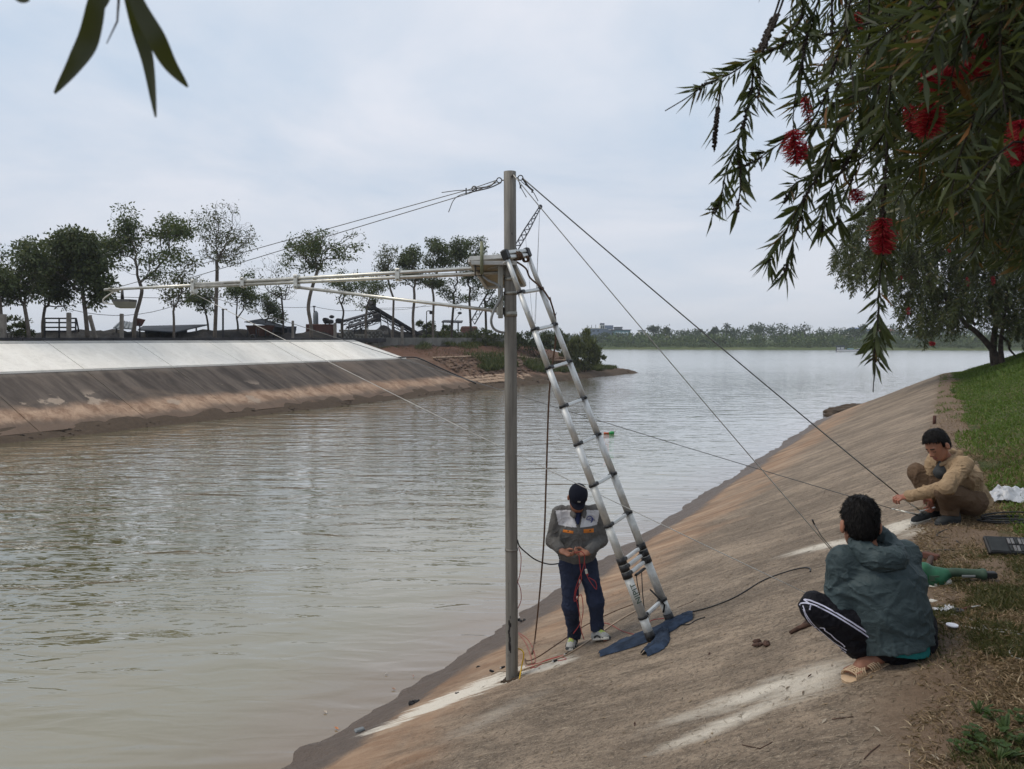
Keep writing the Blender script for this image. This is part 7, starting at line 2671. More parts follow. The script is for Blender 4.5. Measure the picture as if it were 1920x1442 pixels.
def shoe(parent, heel, toe, up, mats, w=.045, name="shoe", high=.0, lace=None):
    """heel, toe: ground points of the sole (root coordinates)"""
    heel = np.array(heel, float); toe = np.array(toe, float)
    d = nrm_(toe - heel); L = np.linalg.norm(toe - heel)
    up = nrm_(np.array(up) - d * np.dot(up, d)); s = np.cross(d, up)
    F = Field()
    F.cone(heel + d * .035 + up * .04, heel + d * .035 + up * (.075 + high), .036, .034, .02, fb=True)
    F.cone(heel + d * .035 + up * .032, toe - d * .045 + up * .026, .034, .030, .02, s, 1.25)
    F.cone(heel + d * L * .40 + up * .062, toe - d * .07 + up * .036, .030, .024, .03, s, 1.2)
    F.fn(lambda X, Y, Z: -((X - heel[0]) * up[0] + (Y - heel[1]) * up[1] + (Z - heel[2]) * up[2] - .006), heel - .4, heel + .4, .001, 'i')
    o = F.mesh(name, .0055, mats[0], parent, matfn=None)
    G = Field()
    G.cone(heel + d * .036 + up * .012, toe - d * .044 + up * .012, .0135, .0125, .01, s, 3.0)
    G.cone(heel + d * .036 + up * .012, toe - d * .044 + up * .012, .036, .040, .005)
    G.fn(lambda X, Y, Z: np.abs((X - heel[0]) * up[0] + (Y - heel[1]) * up[1] + (Z - heel[2]) * up[2] - .012) - .012, heel - .4, heel + .4, .001, 'i')
    G.mesh("sole", .005, mats[1], o)
    if lace is not None:
        base = Vector(world_loc(o)) if False else Vector(world_loc(parent))
        m = MB()
        for k in range(4):
            f = .36 + .10 * k
            c = base + Vector(heel + d * L * f + up * (.098 - .026 * (f - .36) * 3.0))
            m.tube([c - Vector(s) * .026 - Vector(up) * .012, c + Vector(up) * .002, c + Vector(s) * .026 - Vector(up) * .012], .006, 5)
        c = base + Vector(heel + d * L * .30 + up * .10)
        m.ball(c, (.016, .016, .026), 7, 5)
        m.build("laces", lace, o)
    return o


def hair_strands(ob, c, f, u, n, ln, seed):
    """short locks standing off the hair mass, swirling away from the crown"""
    rs = np.random.RandomState(seed)
    me = ob.data
    V = np.zeros(len(me.vertices) * 3); me.vertices.foreach_get("co", V); V = V.reshape(-1, 3)
    N = np.zeros(len(me.vertices) * 3); me.vertices.foreach_get("normal", N); N = N.reshape(-1, 3)
    f, r, u = head_frame(f, u)
    crown = np.array(c) + u * .12 - f * .045
    i = rs.randint(0, len(V), n)
    P, Nn = V[i], N[i]
    T = P - crown; T -= (T * Nn).sum(1, keepdims=True) * Nn; T /= np.linalg.norm(T, axis=1, keepdims=True) + 1e-6
    sw = np.cross(Nn, T)
    D = T * .9 + Nn * rs.uniform(.10, .55, (n, 1)) + sw * rs.uniform(-.35, .5, (n, 1)); D /= np.linalg.norm(D, axis=1, keepdims=True)
    L = ln * rs.uniform(.5, 1.3, (n, 1)); s = np.cross(D, Nn); s /= np.linalg.norm(s, axis=1, keepdims=True) + 1e-6
    w = .0022 * rs.uniform(.6, 1.5, (n, 1))
    q = P - Nn * .003
    m_ = q + D * L * .55
    t = q + D * L - Nn * L * .12
    A = np.stack([q - s * w, q + s * w, m_ + s * w * .8, t, m_ - s * w * .8], 1).reshape(-1, 3) + np.array(world_loc(ob))
    np_mesh("hair_locks", A, np.arange(n * 5).reshape(n, 5), M['hair'], ob)


def root_at(p, label, name="person"):
    return empty(name, p, label, "person")


# ================================================================== the standing electrician
fR = on_bank(1073, 1215); fL = on_bank(1124, 1203)
P1 = Vector(((fR.x + fL.x) / 2 - .085, (fR.y + fL.y) / 2, fR.z))
man = root_at(P1, "man in navy cap and grey jacket with white yoke, standing by the ladder holding wires")
g = lambda x, y: zn(P1.x + x, P1.y + y) - P1.z
# root coordinates: x to the right of the picture, -y towards the camera
hipL, hipR = v3(-.075, .02, .80), v3(.095, .03, .81)
kL, kR = v3(-.065, -.045, .44), v3(.175, -.045, .47)
aL = v3(fR.x - P1.x + .025, fR.y - P1.y + .05, .10); aR = v3(fL.x - P1.x - .015, fL.y - P1.y + .07, .10 + fL.z - P1.z)
chest = v3(0, .03, 1.12); neck = v3(.0, .0, 1.335)
shL, shR = v3(-.175, .02, 1.275), v3(.175, .03, 1.285)
elL, elR = v3(-.238, .03, 1.02), v3(.232, .04, 1.02)
wrL, wrR = v3(-.160, -.185, .985), v3(.075, -.20, .975)
hdL = nrm_(v3(.75, -.55, -.22)); hdR = nrm_(v3(-.92, -.35, -.05))
hc_ = v3(-.005, -.075, 1.435); hf = v3(-.02, -.78, -.62); hu = v3(.06, -.60, .80)

B = Field()
X3 = (1, 0, 0)
B.cone(v3(0, .03, .86), chest, .10, .105, .05, X3, 1.35)
B.cone(chest, v3(0, .03, 1.26), .105, .07, .05, X3, 1.5)
B.cone(neck - v3(0, -.02, .06), hc_ + v3(0, .03, -.06), .052, .052, .02)
for h_, k_, a_ in ((hipL, kL, aL), (hipR, kR, aR)):
    B.cone(h_, k_, .075, .05, .03); B.cone(k_, a_, .05, .034, .02)
for s_, e_, w_ in ((shL, elL, wrL), (shR, elR, wrR)):
    B.cone(s_, e_, .046, .036, .03); B.cone(e_, w_, .036, .025, .01)
for a_, t_ in ((aL, (fR.x - P1.x - .04, fR.y - P1.y - .06, .03)), (aR, (fL.x - P1.x + .06, fL.y - P1.y - .06, .03 + fL.z - P1.z))):
    B.cone(a_, v3(*t_), .03, .025, .02)
add_hand(B, wrL, hdL, v3(.15, -.25, .95), v3(.5, .5, .7), .75)
add_hand(B, wrR, hdR, v3(.0, -.35, .93), v3(-.1, .6, .75), .85)
Ph, Rh = add_head(B, hc_, hf, hu)
B.mesh("body", .0048, M['skin'], man)

J = Field()
J.cone(v3(0, .025, .845), v3(0, .03, .95), .115, .125, .04, X3, 1.30, fa=True)
J.cone(v3(0, .03, .93), chest, .132, .130, .05, X3, 1.36)
J.cone(chest, v3(0, .03, 1.235), .130, .085, .05, X3, 1.62)
J.cone(v3(-.13, .025, 1.275), v3(.13, .03, 1.28), .062, .062, .05)
J.cone(v3(-.05, .02, 1.30), v3(-.045, -.005, 1.335), .04, .03, .03); J.cone(v3(.05, .02, 1.30), v3(.045, -.005, 1.335), .04, .03, .03)
for s_, e_, w_ in ((shL, elL, wrL), (shR, elR, wrR)):
    d_ = nrm_(np.array(w_) - e_)
    J.cone(s_, e_, .070, .058, .03); J.cone(e_, w_ - d_ * .035, .059, .049, .03); J.cone(w_ - d_ * .05, w_ - d_ * .005, .043, .040, .012, fb=True)
J.cone(v3(0, .02, .86), v3(0, .02, .905), .112, .118, .02, X3, 1.32, fa=True)
J.cone(v3(0, -.02, 1.36), v3(0, -.07, 1.40), .048, .052, .004, op='s')


def jmat(C):
    yoke = (C[:, 2] > 1.170) & (np.abs(C[:, 0]) < .178 + .22 * (C[:, 2] - 1.17))
    col_ = (C[:, 2] > 1.315) | ((np.abs(C[:, 0]) < .055 - (1.33 - C[:, 2]) * .25) & (C[:, 1] < 0))
    return np.where(yoke & ~col_, 1, 0)


jk = J.mesh("jacket", .0055, [M['jk_grey'], M['jk_white']], man, folds(.010, 11, 31, (1, 1, .75)), jmat)
base1 = Vector(P1)
C_ = Field()
C_.cone(v3(-.072, .0, 1.30), v3(-.035, -.085, 1.275), .020, .014, .01, v3(.4, .3, 1), 1.8); C_.cone(v3(.072, .0, 1.31), v3(.050, -.085, 1.275), .020, .014, .01, v3(-.4, .3, 1), 1.8)
C_.cone(v3(-.07, .02, 1.315), v3(0, .07, 1.34), .022, .022, .02); C_.cone(v3(.07, .02, 1.32), v3(0, .07, 1.34), .022, .022, .02)
C_.mesh("collar", .005, M['jk_grey'], jk)
S_ = Field(); S_.cone(v3(-.005, -.015, 1.30), v3(-.005, -.10, 1.21), .045, .012, .01, X3, 1.1)
S_.mesh("shirt", .006, M['navy_shirt'], man)
fo = (-.0, -1, .1)
for cx, cz, w_, nm in ((-.095, 1.135, .095, "pocket_flap"), (.098, 1.142, .098, "pocket_flap")):
    o, bvh, sd, up_ = patch_on(jk, base1 + Vector((cx, -.1, cz)), fo, w_, .034 if cx > 0 else .024, M['orange'], nm, jk, .003, up=(.10 if cx < 0 else -.02, 0, 1))
    MB().box(base1 + Vector((cx + (.012 if cx > 0 else 0), 0, cz)) + Vector((0, bvh.ray_cast(base1 + Vector((cx, -.4, cz)), Vector((0, 1, 0)))[0].y - base1.y - .006, .004)), (.012, .006, .010), None, 0, .002).build("button", M['blk'], jk)
# seams, zip, pockets below
for (pts, w_) in (([(-.002, -.1, 1.22), (.0, -.1, 1.10), (.003, -.1, .98), (.004, -.1, .86)], .010), ([(-.19, -.1, 1.176), (-.09, -.1, 1.17), (.0, -.1, 1.168), (.10, -.1, 1.17), (.19, -.1, 1.176)], .012)):
    drape([base1 + Vector(p) for p in pts], jk, w_, .002, M['jk_grey'], "seam", jk, (0, -1, 0))
# round blue emblem on the yoke
em = base1 + Vector((.108, 0, 1.232))
h_ = BVHTree.FromPolygons([v.co + base1 for v in jk.data.vertices], [tuple(p.vertices) for p in jk.data.polygons]).ray_cast(em + Vector((0, -.4, 0)), Vector((0, 1, 0)))
ec, en = h_[0], h_[1]
en = (en + Vector((0, -1, 0)) * 1.5).normalized()
m = MB(); m.ring(ec + en * .004, en, .030, .0045, 22, 6)
m.build("emblem_ring", M['logo_blue'], jk)
eu = (Vector((0, 0, 1)) - en * en.z).normalized(); er = eu.cross(en)
text_mesh("HQ", .030, M['logo_blue'], jk, Matrix.Translation(ec + en * .006) @ Matrix((er, eu, en)).transposed().to_4x4(), "emblem_letters", .001)
m = MB()
for k in range(3): m.tube([ec + en * .005 + er * (.035 + .006 * k) + eu * (.012 - .004 * k), ec + en * .004 + er * (.042 + .005 * k) - eu * .012], .0014, 4)
m.build("emblem_wave", M['logo_blue'], jk)

Tr = Field()
Tr.cone(v3(-.03, .03, .80), v3(.045, .035, .80), .118, .118, .04)
Tr.cone(v3(0, .03, .80), v3(0, .025, .885), .112, .108, .03, X3, 1.22, fb=True)
for h_, k_, a_ in ((hipL, kL, aL), (hipR, kR, aR)):
    Tr.cone(h_, k_, .098, .072, .03); Tr.cone(k_, a_ + v3(0, 0, .015), .073, .060, .03); Tr.cone(a_ + v3(0, 0, .05), a_ + v3(0, -.005, -.025), .061, .060, .02, fb=True)
tr1_ = Tr.mesh("trousers", .0058, M['navy'], man, folds(.012, 10, 41, (1, 1, .8)))
for sgn, a_ in ((-1, aL), (1, aR)):
    F_ = Field(); F_.cone(a_ + v3(0, 0, .04), a_ + v3(0, -.01, -.05), .038, .034, .01); F_.mesh("sock", .006, M['sock'], man)
# cap
K = Field()
f_, r__, u_ = head_frame(hf, hu)
Rc = np.stack([r__, f_, u_], 1)
K.ell(hc_ + f_ * -.008 + u_ * .045, v3(.090, .106, .086), Rc, .01)
K.fn(lambda X, Y, Z: -((X - hc_[0]) * u_[0] + (Y - hc_[1]) * u_[1] + (Z - hc_[2]) * u_[2] - .008), hc_ - .3, hc_ + .3, .001, 'i')
cap = K.mesh("cap", .005, M['navy_cap'], man, folds(.002, 20, 3))
br = MB(); V = []
for i in range(13):
    a = -1.25 + 2.5 * i / 12
    for j, rr_ in enumerate((.088, .120, .152)):
        q = hc_ + f_ * (-.008 + math.cos(a) * rr_ * (1.0)) + r__ * math.sin(a) * min(rr_, .086) * (.98 - .05 * j) + u_ * (.026 - .012 * j - .030 * math.sin(a) ** 2 * (j > 0))
        V.append(q)
V2 = [q + u_ * .006 for q in V]
F2 = []
nV = len(V)
for i in range(12):
    for j in range(2):
        q = (i * 3 + j, (i + 1) * 3 + j, (i + 1) * 3 + j + 1, i * 3 + j + 1)
        F2.append(q[::-1]); F2.append(tuple(x + nV for x in q))
    F2.append((i * 3 + 2, (i + 1) * 3 + 2, (i + 1) * 3 + 2 + nV, i * 3 + 2 + nV))
br.add([Vector(q) + base1 for q in V + V2], F2, 0, True)
br.build("brim", M['navy_cap'], cap)
lc = hc_ + f_ * .094 + u_ * .062; ln_ = nrm_(f_ * .85 + u_ * .5)
Ml = Matrix((Vector(r__), Vector(np.cross(ln_, r__)), Vector(ln_))).transposed()
MB().box(base1 + Vector(lc), (.024, .014, .006), Ml, 0, .002).build("badge", M['sole'], cap)
MB().box(base1 + Vector(lc + ln_ * .003), (.010, .005, .004), Ml).build("badge_mark", M['navy_cap'], cap)
Hn = Field(); add_hair(Hn, hc_, hf, hu, 1.0, .006); Hn.mesh("hair", .005, M['hair'], man)
# shoes
for pt, tx, ty in ((fR, -.045, -.135), (fL, .085, -.115)):
    tx *= .95
    hl = v3(pt.x - P1.x - tx * .55, pt.y - P1.y - ty * .75, 0); to = v3(pt.x - P1.x + tx * .9, pt.y - P1.y + ty * 1.0, 0)
    hl[2] = g(hl[0], hl[1]) + .006; to[2] = g(to[0], to[1]) + .006
    so = shoe(man, hl, to, (0, .2, .95), (M['shoe_grey'], M['sole']), lace=M['lime'])
    d_ = Vector(nrm_(to - hl)); up_ = Vector((0, .2, .95)); up_ = (up_ - d_ * up_.dot(d_)).normalized(); s__ = d_.cross(up_)
    tb = base1 + Vector(to)
    MB().ball(tb - d_ * .035 + up_ * .018, (.046, .030, .020), 10, 6).build("toe_cap", M['shoe_dark'], so)
    for sg in (-1, 1):
        MB().tube([tb - d_ * .17 + up_ * .03 + s__ * sg * .042, tb - d_ * .12 + up_ * .042 + s__ * sg * .043, tb - d_ * .07 + up_ * .026 + s__ * sg * .043], .009, 6).build("side_stripe", M['shoe_dark'], so)
# wires in the hands
hx = base1 + Vector((wrR + hdR * .07) * v3(1.03, 1.03, 1.045)); hx2 = base1 + Vector((wrL + hdL * .08) * v3(1.03, 1.03, 1.045))
wl = lambda *pp: [Vector(p) for p in pp]
for i, (pts, lab) in enumerate(((wl(hx2 + Vector((.02, -.03, .02)), hx + Vector((-.03, -.06, .03)), hx + Vector((.0, -.07, .04)), hx + Vector((.03, -.05, .0)), hx + Vector((.02, -.07, -.10)), hx + Vector((-.05, -.08, -.30)), hx + Vector((-.06, -.08, -.42)), hx + Vector((-.0, -.07, -.36)), hx + Vector((.02, -.07, -.5)), hx + Vector((.0, -.08, -.66)), hx + Vector((.03, -.06, -.78))), "red wire the standing man holds, looping down past his knee"),
                            (wl(hx + Vector((-.02, -.06, .0)), hx + Vector((-.01, -.08, -.10)), hx + Vector((.0, -.08, -.22)), hx + Vector((-.05, -.09, -.34)), hx + Vector((-.02, -.08, -.5)), hx + Vector((-.01, -.08, -.62)), hx + Vector((-.07, -.08, -.72))), "darker red wire hanging between the standing man's legs"),
                            (wl(hx + Vector((.03, -.06, -.05)), hx + Vector((.05, -.07, -.17)), hx + Vector((.09, -.07, -.25)), hx + Vector((.14, -.07, -.31)), hx + Vector((.13, -.07, -.24)), hx + Vector((.07, -.07, -.20))), "short red wire curled back under the white plug"))):
    tag(MB().tube(spline(pts, 7), .0036, 5).build("wire", M['red_wire']), lab, "wire")
pl = empty("plug", hx + Vector((.045, -.07, -.14)), "small pale plug dangling from the standing man's hands", "plug")
MB().box(hx + Vector((.047, -.07, -.145)), (.022, .018, .045), Matrix.Rotation(R(-14), 3, 'Y'), 0, .004).build("body", M['sole'], pl)
MB().box(hx + Vector((.056, -.07, -.172)), (.020, .016, .02), Matrix.Rotation(R(-14), 3, 'Y'), 0, .004).build("collar", M['red_wire'], pl)
tag(MB().ball(hx + Vector((-.035, -.07, -.39)), (.008, .008, .018), 8, 6).build("connector", M['sole'], None, hx), "tiny white connector on the hanging red wires", "connector")

man.scale = (1.0, 1.03, 1.045)
# ================================================================== the man in tan work clothes, squatting by the anchor
P2 = on_bank(1768, 975)
tan = root_at(P2, "man in tan work shirt squatting on the crest, tightening a wire with both hands")
FX, RX = v3(-1.0, -.0, 0), v3(0.0, 1.0, 0)


def q2(r_, f_, z): return FX * f_ + RX * r_ + v3(0, 0, z)


gz = lambda p: zn(P2.x + p[0], P2.y + p[1]) - P2.z
pel = q2(0, -.20, .19); ch2 = q2(0, -.135, .40); nk2 = q2(0, -.030, .570); sh2L, sh2R = q2(-.185, -.055, .515), q2(.18, -.015, .495)
hp2L, hp2R = q2(-.095, -.185, .185), q2(.095, -.185, .19)
k2L, k2R = q2(-.235, .135, .305), q2(.235, .115, .375)
a2L, a2R = q2(-.135, .02, .11), q2(.13, .0, .09)
e2L, e2R = q2(-.285, .145, .345), q2(.195, .06, .27)
hand3r = np.array(hand3) - np.array(P2)
w2L = hand3r + v3(.055, -.03, .005); w2R = q2(.04, .10, .165)
h2c = q2(-.02, .090, .668); h2f = FX * .82 + v3(0, 0, -.50) + RX * -.30; h2u = FX * .48 + v3(0, 0, .86)
B = Field()
B.cone(pel, ch2, .11, .11, .05, RX, 1.25); B.cone(ch2, q2(0, -.05, .50), .11, .075, .05, RX, 1.6)
B.cone(nk2 - v3(0, 0, .05), h2c + v3(.035, .01, -.05), .053, .05, .02)
for h_, k_, a_ in ((hp2L, k2L, a2L), (hp2R, k2R, a2R)):
    B.cone(h_, k_, .075, .05, .02); B.cone(k_, a_, .05, .036, .02)
for s_, e_, w_ in ((sh2L, e2L, w2L), (sh2R, e2R, w2R)):
    B.cone(s_, e_, .046, .037, .03); B.cone(e_, w_, .037, .026, .01)
d2L = nrm_(v3(-.92, -.1, -.05)); add_hand(B, w2L, d2L, v3(.1, .3, -.9), v3(-.4, -.3, .85), 1.05, 1.06, .9)
d2R = nrm_(FX * .25 + RX * -.80 + v3(0, 0, -.35)); add_hand(B, w2R, d2R, v3(-.6, -.3, -.7), v3(-.6, -.3, .6), .95, 1.0)
for a_, fr in ((a2L, (-.16, .12)), (a2R, (.155, .17))):
    pt_ = q2(fr[0], fr[1] - .05, 0); pt_[2] = gz(pt_) + .03
    B.cone(a_, pt_, .03, .022, .02)
P_h, R_h = add_head(B, h2c, h2f, h2u, 1.06)
b2c = np.array(h2c)


def bmat2(C):
    f, r, u = head_frame(h2f, h2u)
    q = (C - b2c) / 1.06
    a, b, g_ = np.abs(q @ r), q @ f, q @ u
    lips = (a < .022) & (b > .068) & (g_ < -.069) & (g_ > -.090)
    brow = (a > .012) & (a < .046) & (b > .055) & (np.abs(g_ - .006 + .12 * np.maximum(a - .035, 0)) < .0055)
    eye = (a > .020) & (a < .043) & (b > .062) & (np.abs(g_ + .0215) < .0035)
    hands = (C[:, 2] < .30) & (b > -.1) & (np.linalg.norm(q, axis=1) > .3)
    return np.where(lips, 1, np.where(brow | eye, 2, np.where(hands, 3, 0)))


B.mesh("body", .0046, [M['skin'], M['lip'], M['brow'], M['skin_red']], tan, None, bmat2)
Hn = Field(); add_hair(Hn, h2c, h2f, h2u, 1.06, .012, -.06, .060); hair_strands(Hn.mesh("hair", .0048, M['hair'], tan, folds(.004, 60, 5, (1, 1, .5))), h2c, h2f, h2u, 2600, .026, 1)
J = Field()
J.cone(q2(0, -.225, .20), ch2, .135, .138, .05, RX, 1.22, fa=True); J.cone(ch2, q2(0, -.055, .49), .136, .085, .05, RX, 1.62)
J.cone(q2(-.13, -.055, .51), q2(.13, -.03, .50), .066, .066, .05)
for s_, e_, w_ in ((sh2L, e2L, w2L), (sh2R, e2R, w2R)):
    d_ = nrm_(np.array(w_) - e_)
    J.cone(s_, e_, .078, .062, .03); J.cone(e_, w_ - d_ * .03, .062, .048, .03); J.cone(w_ - d_ * .06, w_ - d_ * .004, .046, .044, .012, fb=True)
J.cone(q2(-.02, -.235, .23), q2(-.02, -.285, .14), .12, .13, .03, RX, 1.1, fb=True)
J.cone(nk2 + FX * .03, nk2 + FX * .02 + v3(0, 0, .10), .052, .062, .006, op='s')
sj = J.mesh("shirt", .0056, M['tan'], tan, folds(.013, 9.5, 51, (1, 1, 1)))
C_ = Field()
C_.cone(q2(-.085, .0, .535), q2(-.05, -.10, .585), .018, .022, .015, v3(0, 0, 1), 1.6); C_.cone(q2(.085, .01, .545), q2(.05, -.10, .585), .018, .022, .015, v3(0, 0, 1), 1.6)
C_.cone(q2(-.05, -.10, .585), q2(.05, -.10, .585), .022, .022, .02, v3(0, 0, 1), 1.5)
C_.cone(q2(-.085, .0, .535), q2(-.035, .055, .495), .018, .012, .01, v3(0, 0, 1), 1.5); C_.cone(q2(.085, .01, .545), q2(.03, .06, .495), .018, .012, .01, v3(0, 0, 1), 1.5)
C_.mesh("collar", .005, M['tan'], sj, folds(.003, 24, 8))
base2 = Vector(P2)
U_ = Field(); U_.cone(q2(0, .0, .50), q2(0, .03, .42), .045, .06, .02, RX, 1.3); U_.mesh("undershirt", .007, M['shoe_dark'], tan)
Tr = Field()
Tr.cone(hp2L, hp2R, .125, .125, .04); Tr.cone(q2(0, -.21, .19), q2(0, -.17, .25), .125, .12, .04, RX, 1.2)
for h_, k_, a_ in ((hp2L, k2L, a2L), (hp2R, k2R, a2R)):
    Tr.cone(h_, k_, .108, .082, .025); Tr.cone(k_, a_ + v3(0, 0, .03), .080, .070, .02); Tr.cone(a_ + v3(0, 0, .04), a_ + v3(0, 0, -.03), .070, .072, .02, fb=True)
Tr.mesh("trousers", .0058, M['tan_tr'], tan, folds(.012, 10, 61, (1, 1, 1)))
for (r_, f0, f1) in ((-.15, -.065, .165), (.14, -.06, .20)):
    hl, to = q2(r_, f0, 0), q2(r_ + (.02 if r_ > 0 else -.02), f1, 0)
    hl[2] = gz(hl) + .006; to[2] = gz(to) + .006
    so = shoe(tan, hl, to, (0, 0, 1), (M['shoe_dark'], M['sole'] if r_ > 0 else M['shoe_dark']), .045, high=.02)
for a_ in (a2L, a2R):
    F_ = Field(); F_.cone(a_ + v3(0, 0, .03), a_ + v3(0, 0, -.06), .04, .036, .01); F_.mesh("sock", .006, M['sock'], tan)
wr_ = empty("wrench", base2 + Vector(w2R + d2R * .09), "bright steel bar wrench in the tan man's lower hand", "wrench")
c0 = base2 + Vector(w2R + d2R * .085 + v3(0, 0, -.02))
c1 = Vector(anc3) + (hand3 - Vector(anc3)) * .30 + Vector((0, -.02, .02))
MB().tube([c0 + (c0 - c1).normalized() * .05, c1], .0065, 7).build("bar", M['alu'], wr_)
MB().box(c1, (.03, .02, .016), None, 0, .004).build("jaw", M['alu'], wr_)

# ================================================================== the hooded man squatting in front, seen from behind
P3 = on_bank(1622, 1258)
c3 = lambda x, y, z: v3(x + .451 * y, y, z - .40 * (1 - z / 1.7) * y)
hood = root_at(P3, "man in dark green hooded jacket squatting with his back to us, black track trousers")
gz3 = lambda p: zn(P3.x + p[0], P3.y + p[1]) - P3.z
# x right, y away from the camera
pe3 = c3(.165, .02, .205); lo3 = c3(.125, .0, .33); ch3 = c3(.085, .03, .475); nk3 = c3(.015, .075, .665)
s3L, s3R = c3(-.130, .05, .580), c3(.195, .10, .605)
h3L, h3R = c3(.125, -.02, .195), c3(.235, .14, .24)
k3L, k3R = c3(-.270, .055, .335), c3(.05, .42, .53)
a3L, a3R = c3(.005, .02, .105), c3(.13, .30, .22)
a3L[2] += gz3(a3L) * .6; a3R[2] = gz3(a3R) + .11
e3L, e3R = c3(-.150, .04, .345), c3(.17, .33, .48)
w3L, w3R = c3(-.06, .33, .42), c3(.06, .46, .50)
h3c = c3(-.050, .075, .782); h3f = v3(.10, .98, -.14); h3u = v3(0.02, .06, 1)
B = Field()
AXT = nrm_(v3(.95, .25, 0))
B.cone(pe3, ch3, .11, .115, .05, AXT, 1.3); B.cone(ch3, v3(.05, .06, .58), .115, .075, .05, AXT, 1.6)
B.cone(v3(.015, .065, .62), h3c + v3(.015, -.02, -.06), .058, .055, .02)
for h_, k_, a_ in ((h3L, k3L, a3L), (h3R, k3R, a3R)):
    B.cone(h_, k_, .078, .052, .02); B.cone(k_, a_, .052, .036, .02)
for s_, e_, w_ in ((s3L, e3L, w3L), (s3R, e3R, w3R)):
    B.cone(s_, e_, .046, .037, .03); B.cone(e_, w_, .037, .026, .01)
add_hand(B, w3L, v3(-.3, .9, -.3), v3(.1, -.3, -.9), v3(.9, .3, .2), .5); add_hand(B, w3R, v3(-.7, .6, -.2), v3(.1, -.2, -.9), v3(-.3, -.5, .6), .5)
# bare foot in the sandal
ft_h, ft_t = v3(.085, -.005, .0), v3(-.115, -.045, .0)
for p in (ft_h, ft_t): p[2] = gz3(p) + .028
fd = nrm_(ft_t - ft_h); fs = nrm_(np.cross(fd, v3(0, 0, 1)))
B.cone(a3L, ft_h + fd * .03 + v3(0, 0, .035), .036, .036, .02)
B.cone(ft_h + fd * .03 + v3(0, 0, .026), ft_h + fd * .15 + v3(0, 0, .020), .030, .022, .03, fs, 1.3)
B.cone(a3L - v3(0, 0, .02), ft_h + fd * .13 + v3(0, 0, .03), .034, .020, .03)
for i in range(5):
    o_ = (-.034 + .017 * i)
    p = ft_h + fd * (.165 - abs(i - 3.2) * .004) + fs * o_ + v3(0, 0, .012)
    B.cone(p, p + fd * (.030 + .006 * (i > 3)), .0095 + .004 * (i == 4), .0085 + .004 * (i == 4), .008)
fr_h, fr_t = v3(.36, .27, 0), v3(.18, .30, 0)
for p in (fr_h, fr_t): p[2] = gz3(p) + .028
frd = nrm_(fr_t - fr_h)
B.cone(a3R, fr_h + frd * .04 + v3(0, 0, .03), .036, .034, .02); B.cone(fr_h + frd * .03 + v3(0, 0, .022), fr_h + frd * .19 + v3(0, 0, .012), .028, .02, .03, np.cross(frd, v3(0, 0, 1)), 1.4)
add_head(B, h3c, h3f, h3u, 1.10)
B.mesh("body", .0046, M['skin'], hood)
Hn = Field(); add_hair(Hn, h3c, h3f, h3u, 1.10, .008, -.080, .055); hair_strands(Hn.mesh("hair", .0048, M['hair'], hood, folds(.004, 60, 15, (1, 1, .5))), h3c, h3f, h3u, 3600, .026, 2)
J = Field()
J.cone(v3(.165, -.035, .145), lo3, .146, .148, .05, AXT, 1.24, fa=True); J.cone(lo3, ch3, .152, .146, .05, AXT, 1.28)
J.cone(ch3, c3(.055, .055, .575), .146, .09, .06, AXT, 1.5); J.cone(c3(-.06, .06, .59), c3(.135, .09, .605), .068, .068, .05)
for s_, e_, w_ in ((s3L, e3L, w3L), (s3R, e3R, w3R)):
    d_ = nrm_(np.array(w_) - e_)
    J.cone(s_, e_, .080, .068, .04); J.cone(e_, w_ - d_ * .03, .068, .052, .03); J.cone(w_ - d_ * .05, w_, .046, .044, .012, fb=True)


def fold3(P):
    base = folds(.011, 8.5, 71, (1, 1, 1))(P)
    # long creases pulled from the shoulders and across the waist
    u = P[:, 0] * .55 + P[:, 2]
    cr1 = np.exp(-((P[:, 2] - .545 + (P[:, 0] - .05) ** 2 * 2.2) / .016) ** 2) * (P[:, 1] < .05)
    cr2 = np.exp(-((u - .34 + .02 * np.sin(P[:, 0] * 22)) / .014) ** 2) + np.exp(-((u - .415 + .02 * np.sin(P[:, 0] * 17 + 1)) / .016) ** 2) * .6
    return base + .006 * cr1 - .006 * cr2 * (P[:, 1] < .05)


jk3 = J.mesh("jacket", .0058, M['green_jk'], hood, fold3)
Hd = Field()
ring_c = v3(.052, .035, .650)
for i in range(14):
    a0, a1 = 2 * PI * i / 14, 2 * PI * (i + 1) / 14
    pt = lambda a: ring_c + AXT * math.cos(a) * .095 + v3(-.2, .95, .42) * math.sin(a) * .080 + v3(0, 0, .022) * math.sin(a)
    bk = lambda a: .040 + .020 * max(0, -math.sin(a))
    Hd.cone(pt(a0), pt(a1), bk(a0), bk(a1), .03)
Hd.ell(v3(.075, -.065, .605), v3(.105, .055, .055), np.stack([AXT, nrm_(v3(-.25, .95, .2)), v3(0, 0, 1)], 1), .04)
Hd.ell(v3(.050, -.030, .670), v3(.060, .022, .014), np.stack([AXT, nrm_(v3(-.25, .95, .2)), v3(0, 0, 1)], 1), .02, 's')
Hd.mesh("hood", .0055, M['green_jk'], jk3, folds(.012, 13, 81, (1, 1, 1.3)))
Sh = Field(); Sh.cone(v3(.175, -.055, .235), v3(.170, -.066, .122), .100, .100, .03, AXT, 1.25, fb=True); Sh.mesh("shirt", .0065, M['teal_shirt'], hood, folds(.006, 12, 83))
Tr = Field()
Tr.cone(h3L, h3R, .135, .13, .04); Tr.cone(pe3 + v3(.02, -.02, -.02), pe3 + v3(0, 0, .05), .135, .125, .04, AXT, 1.25)
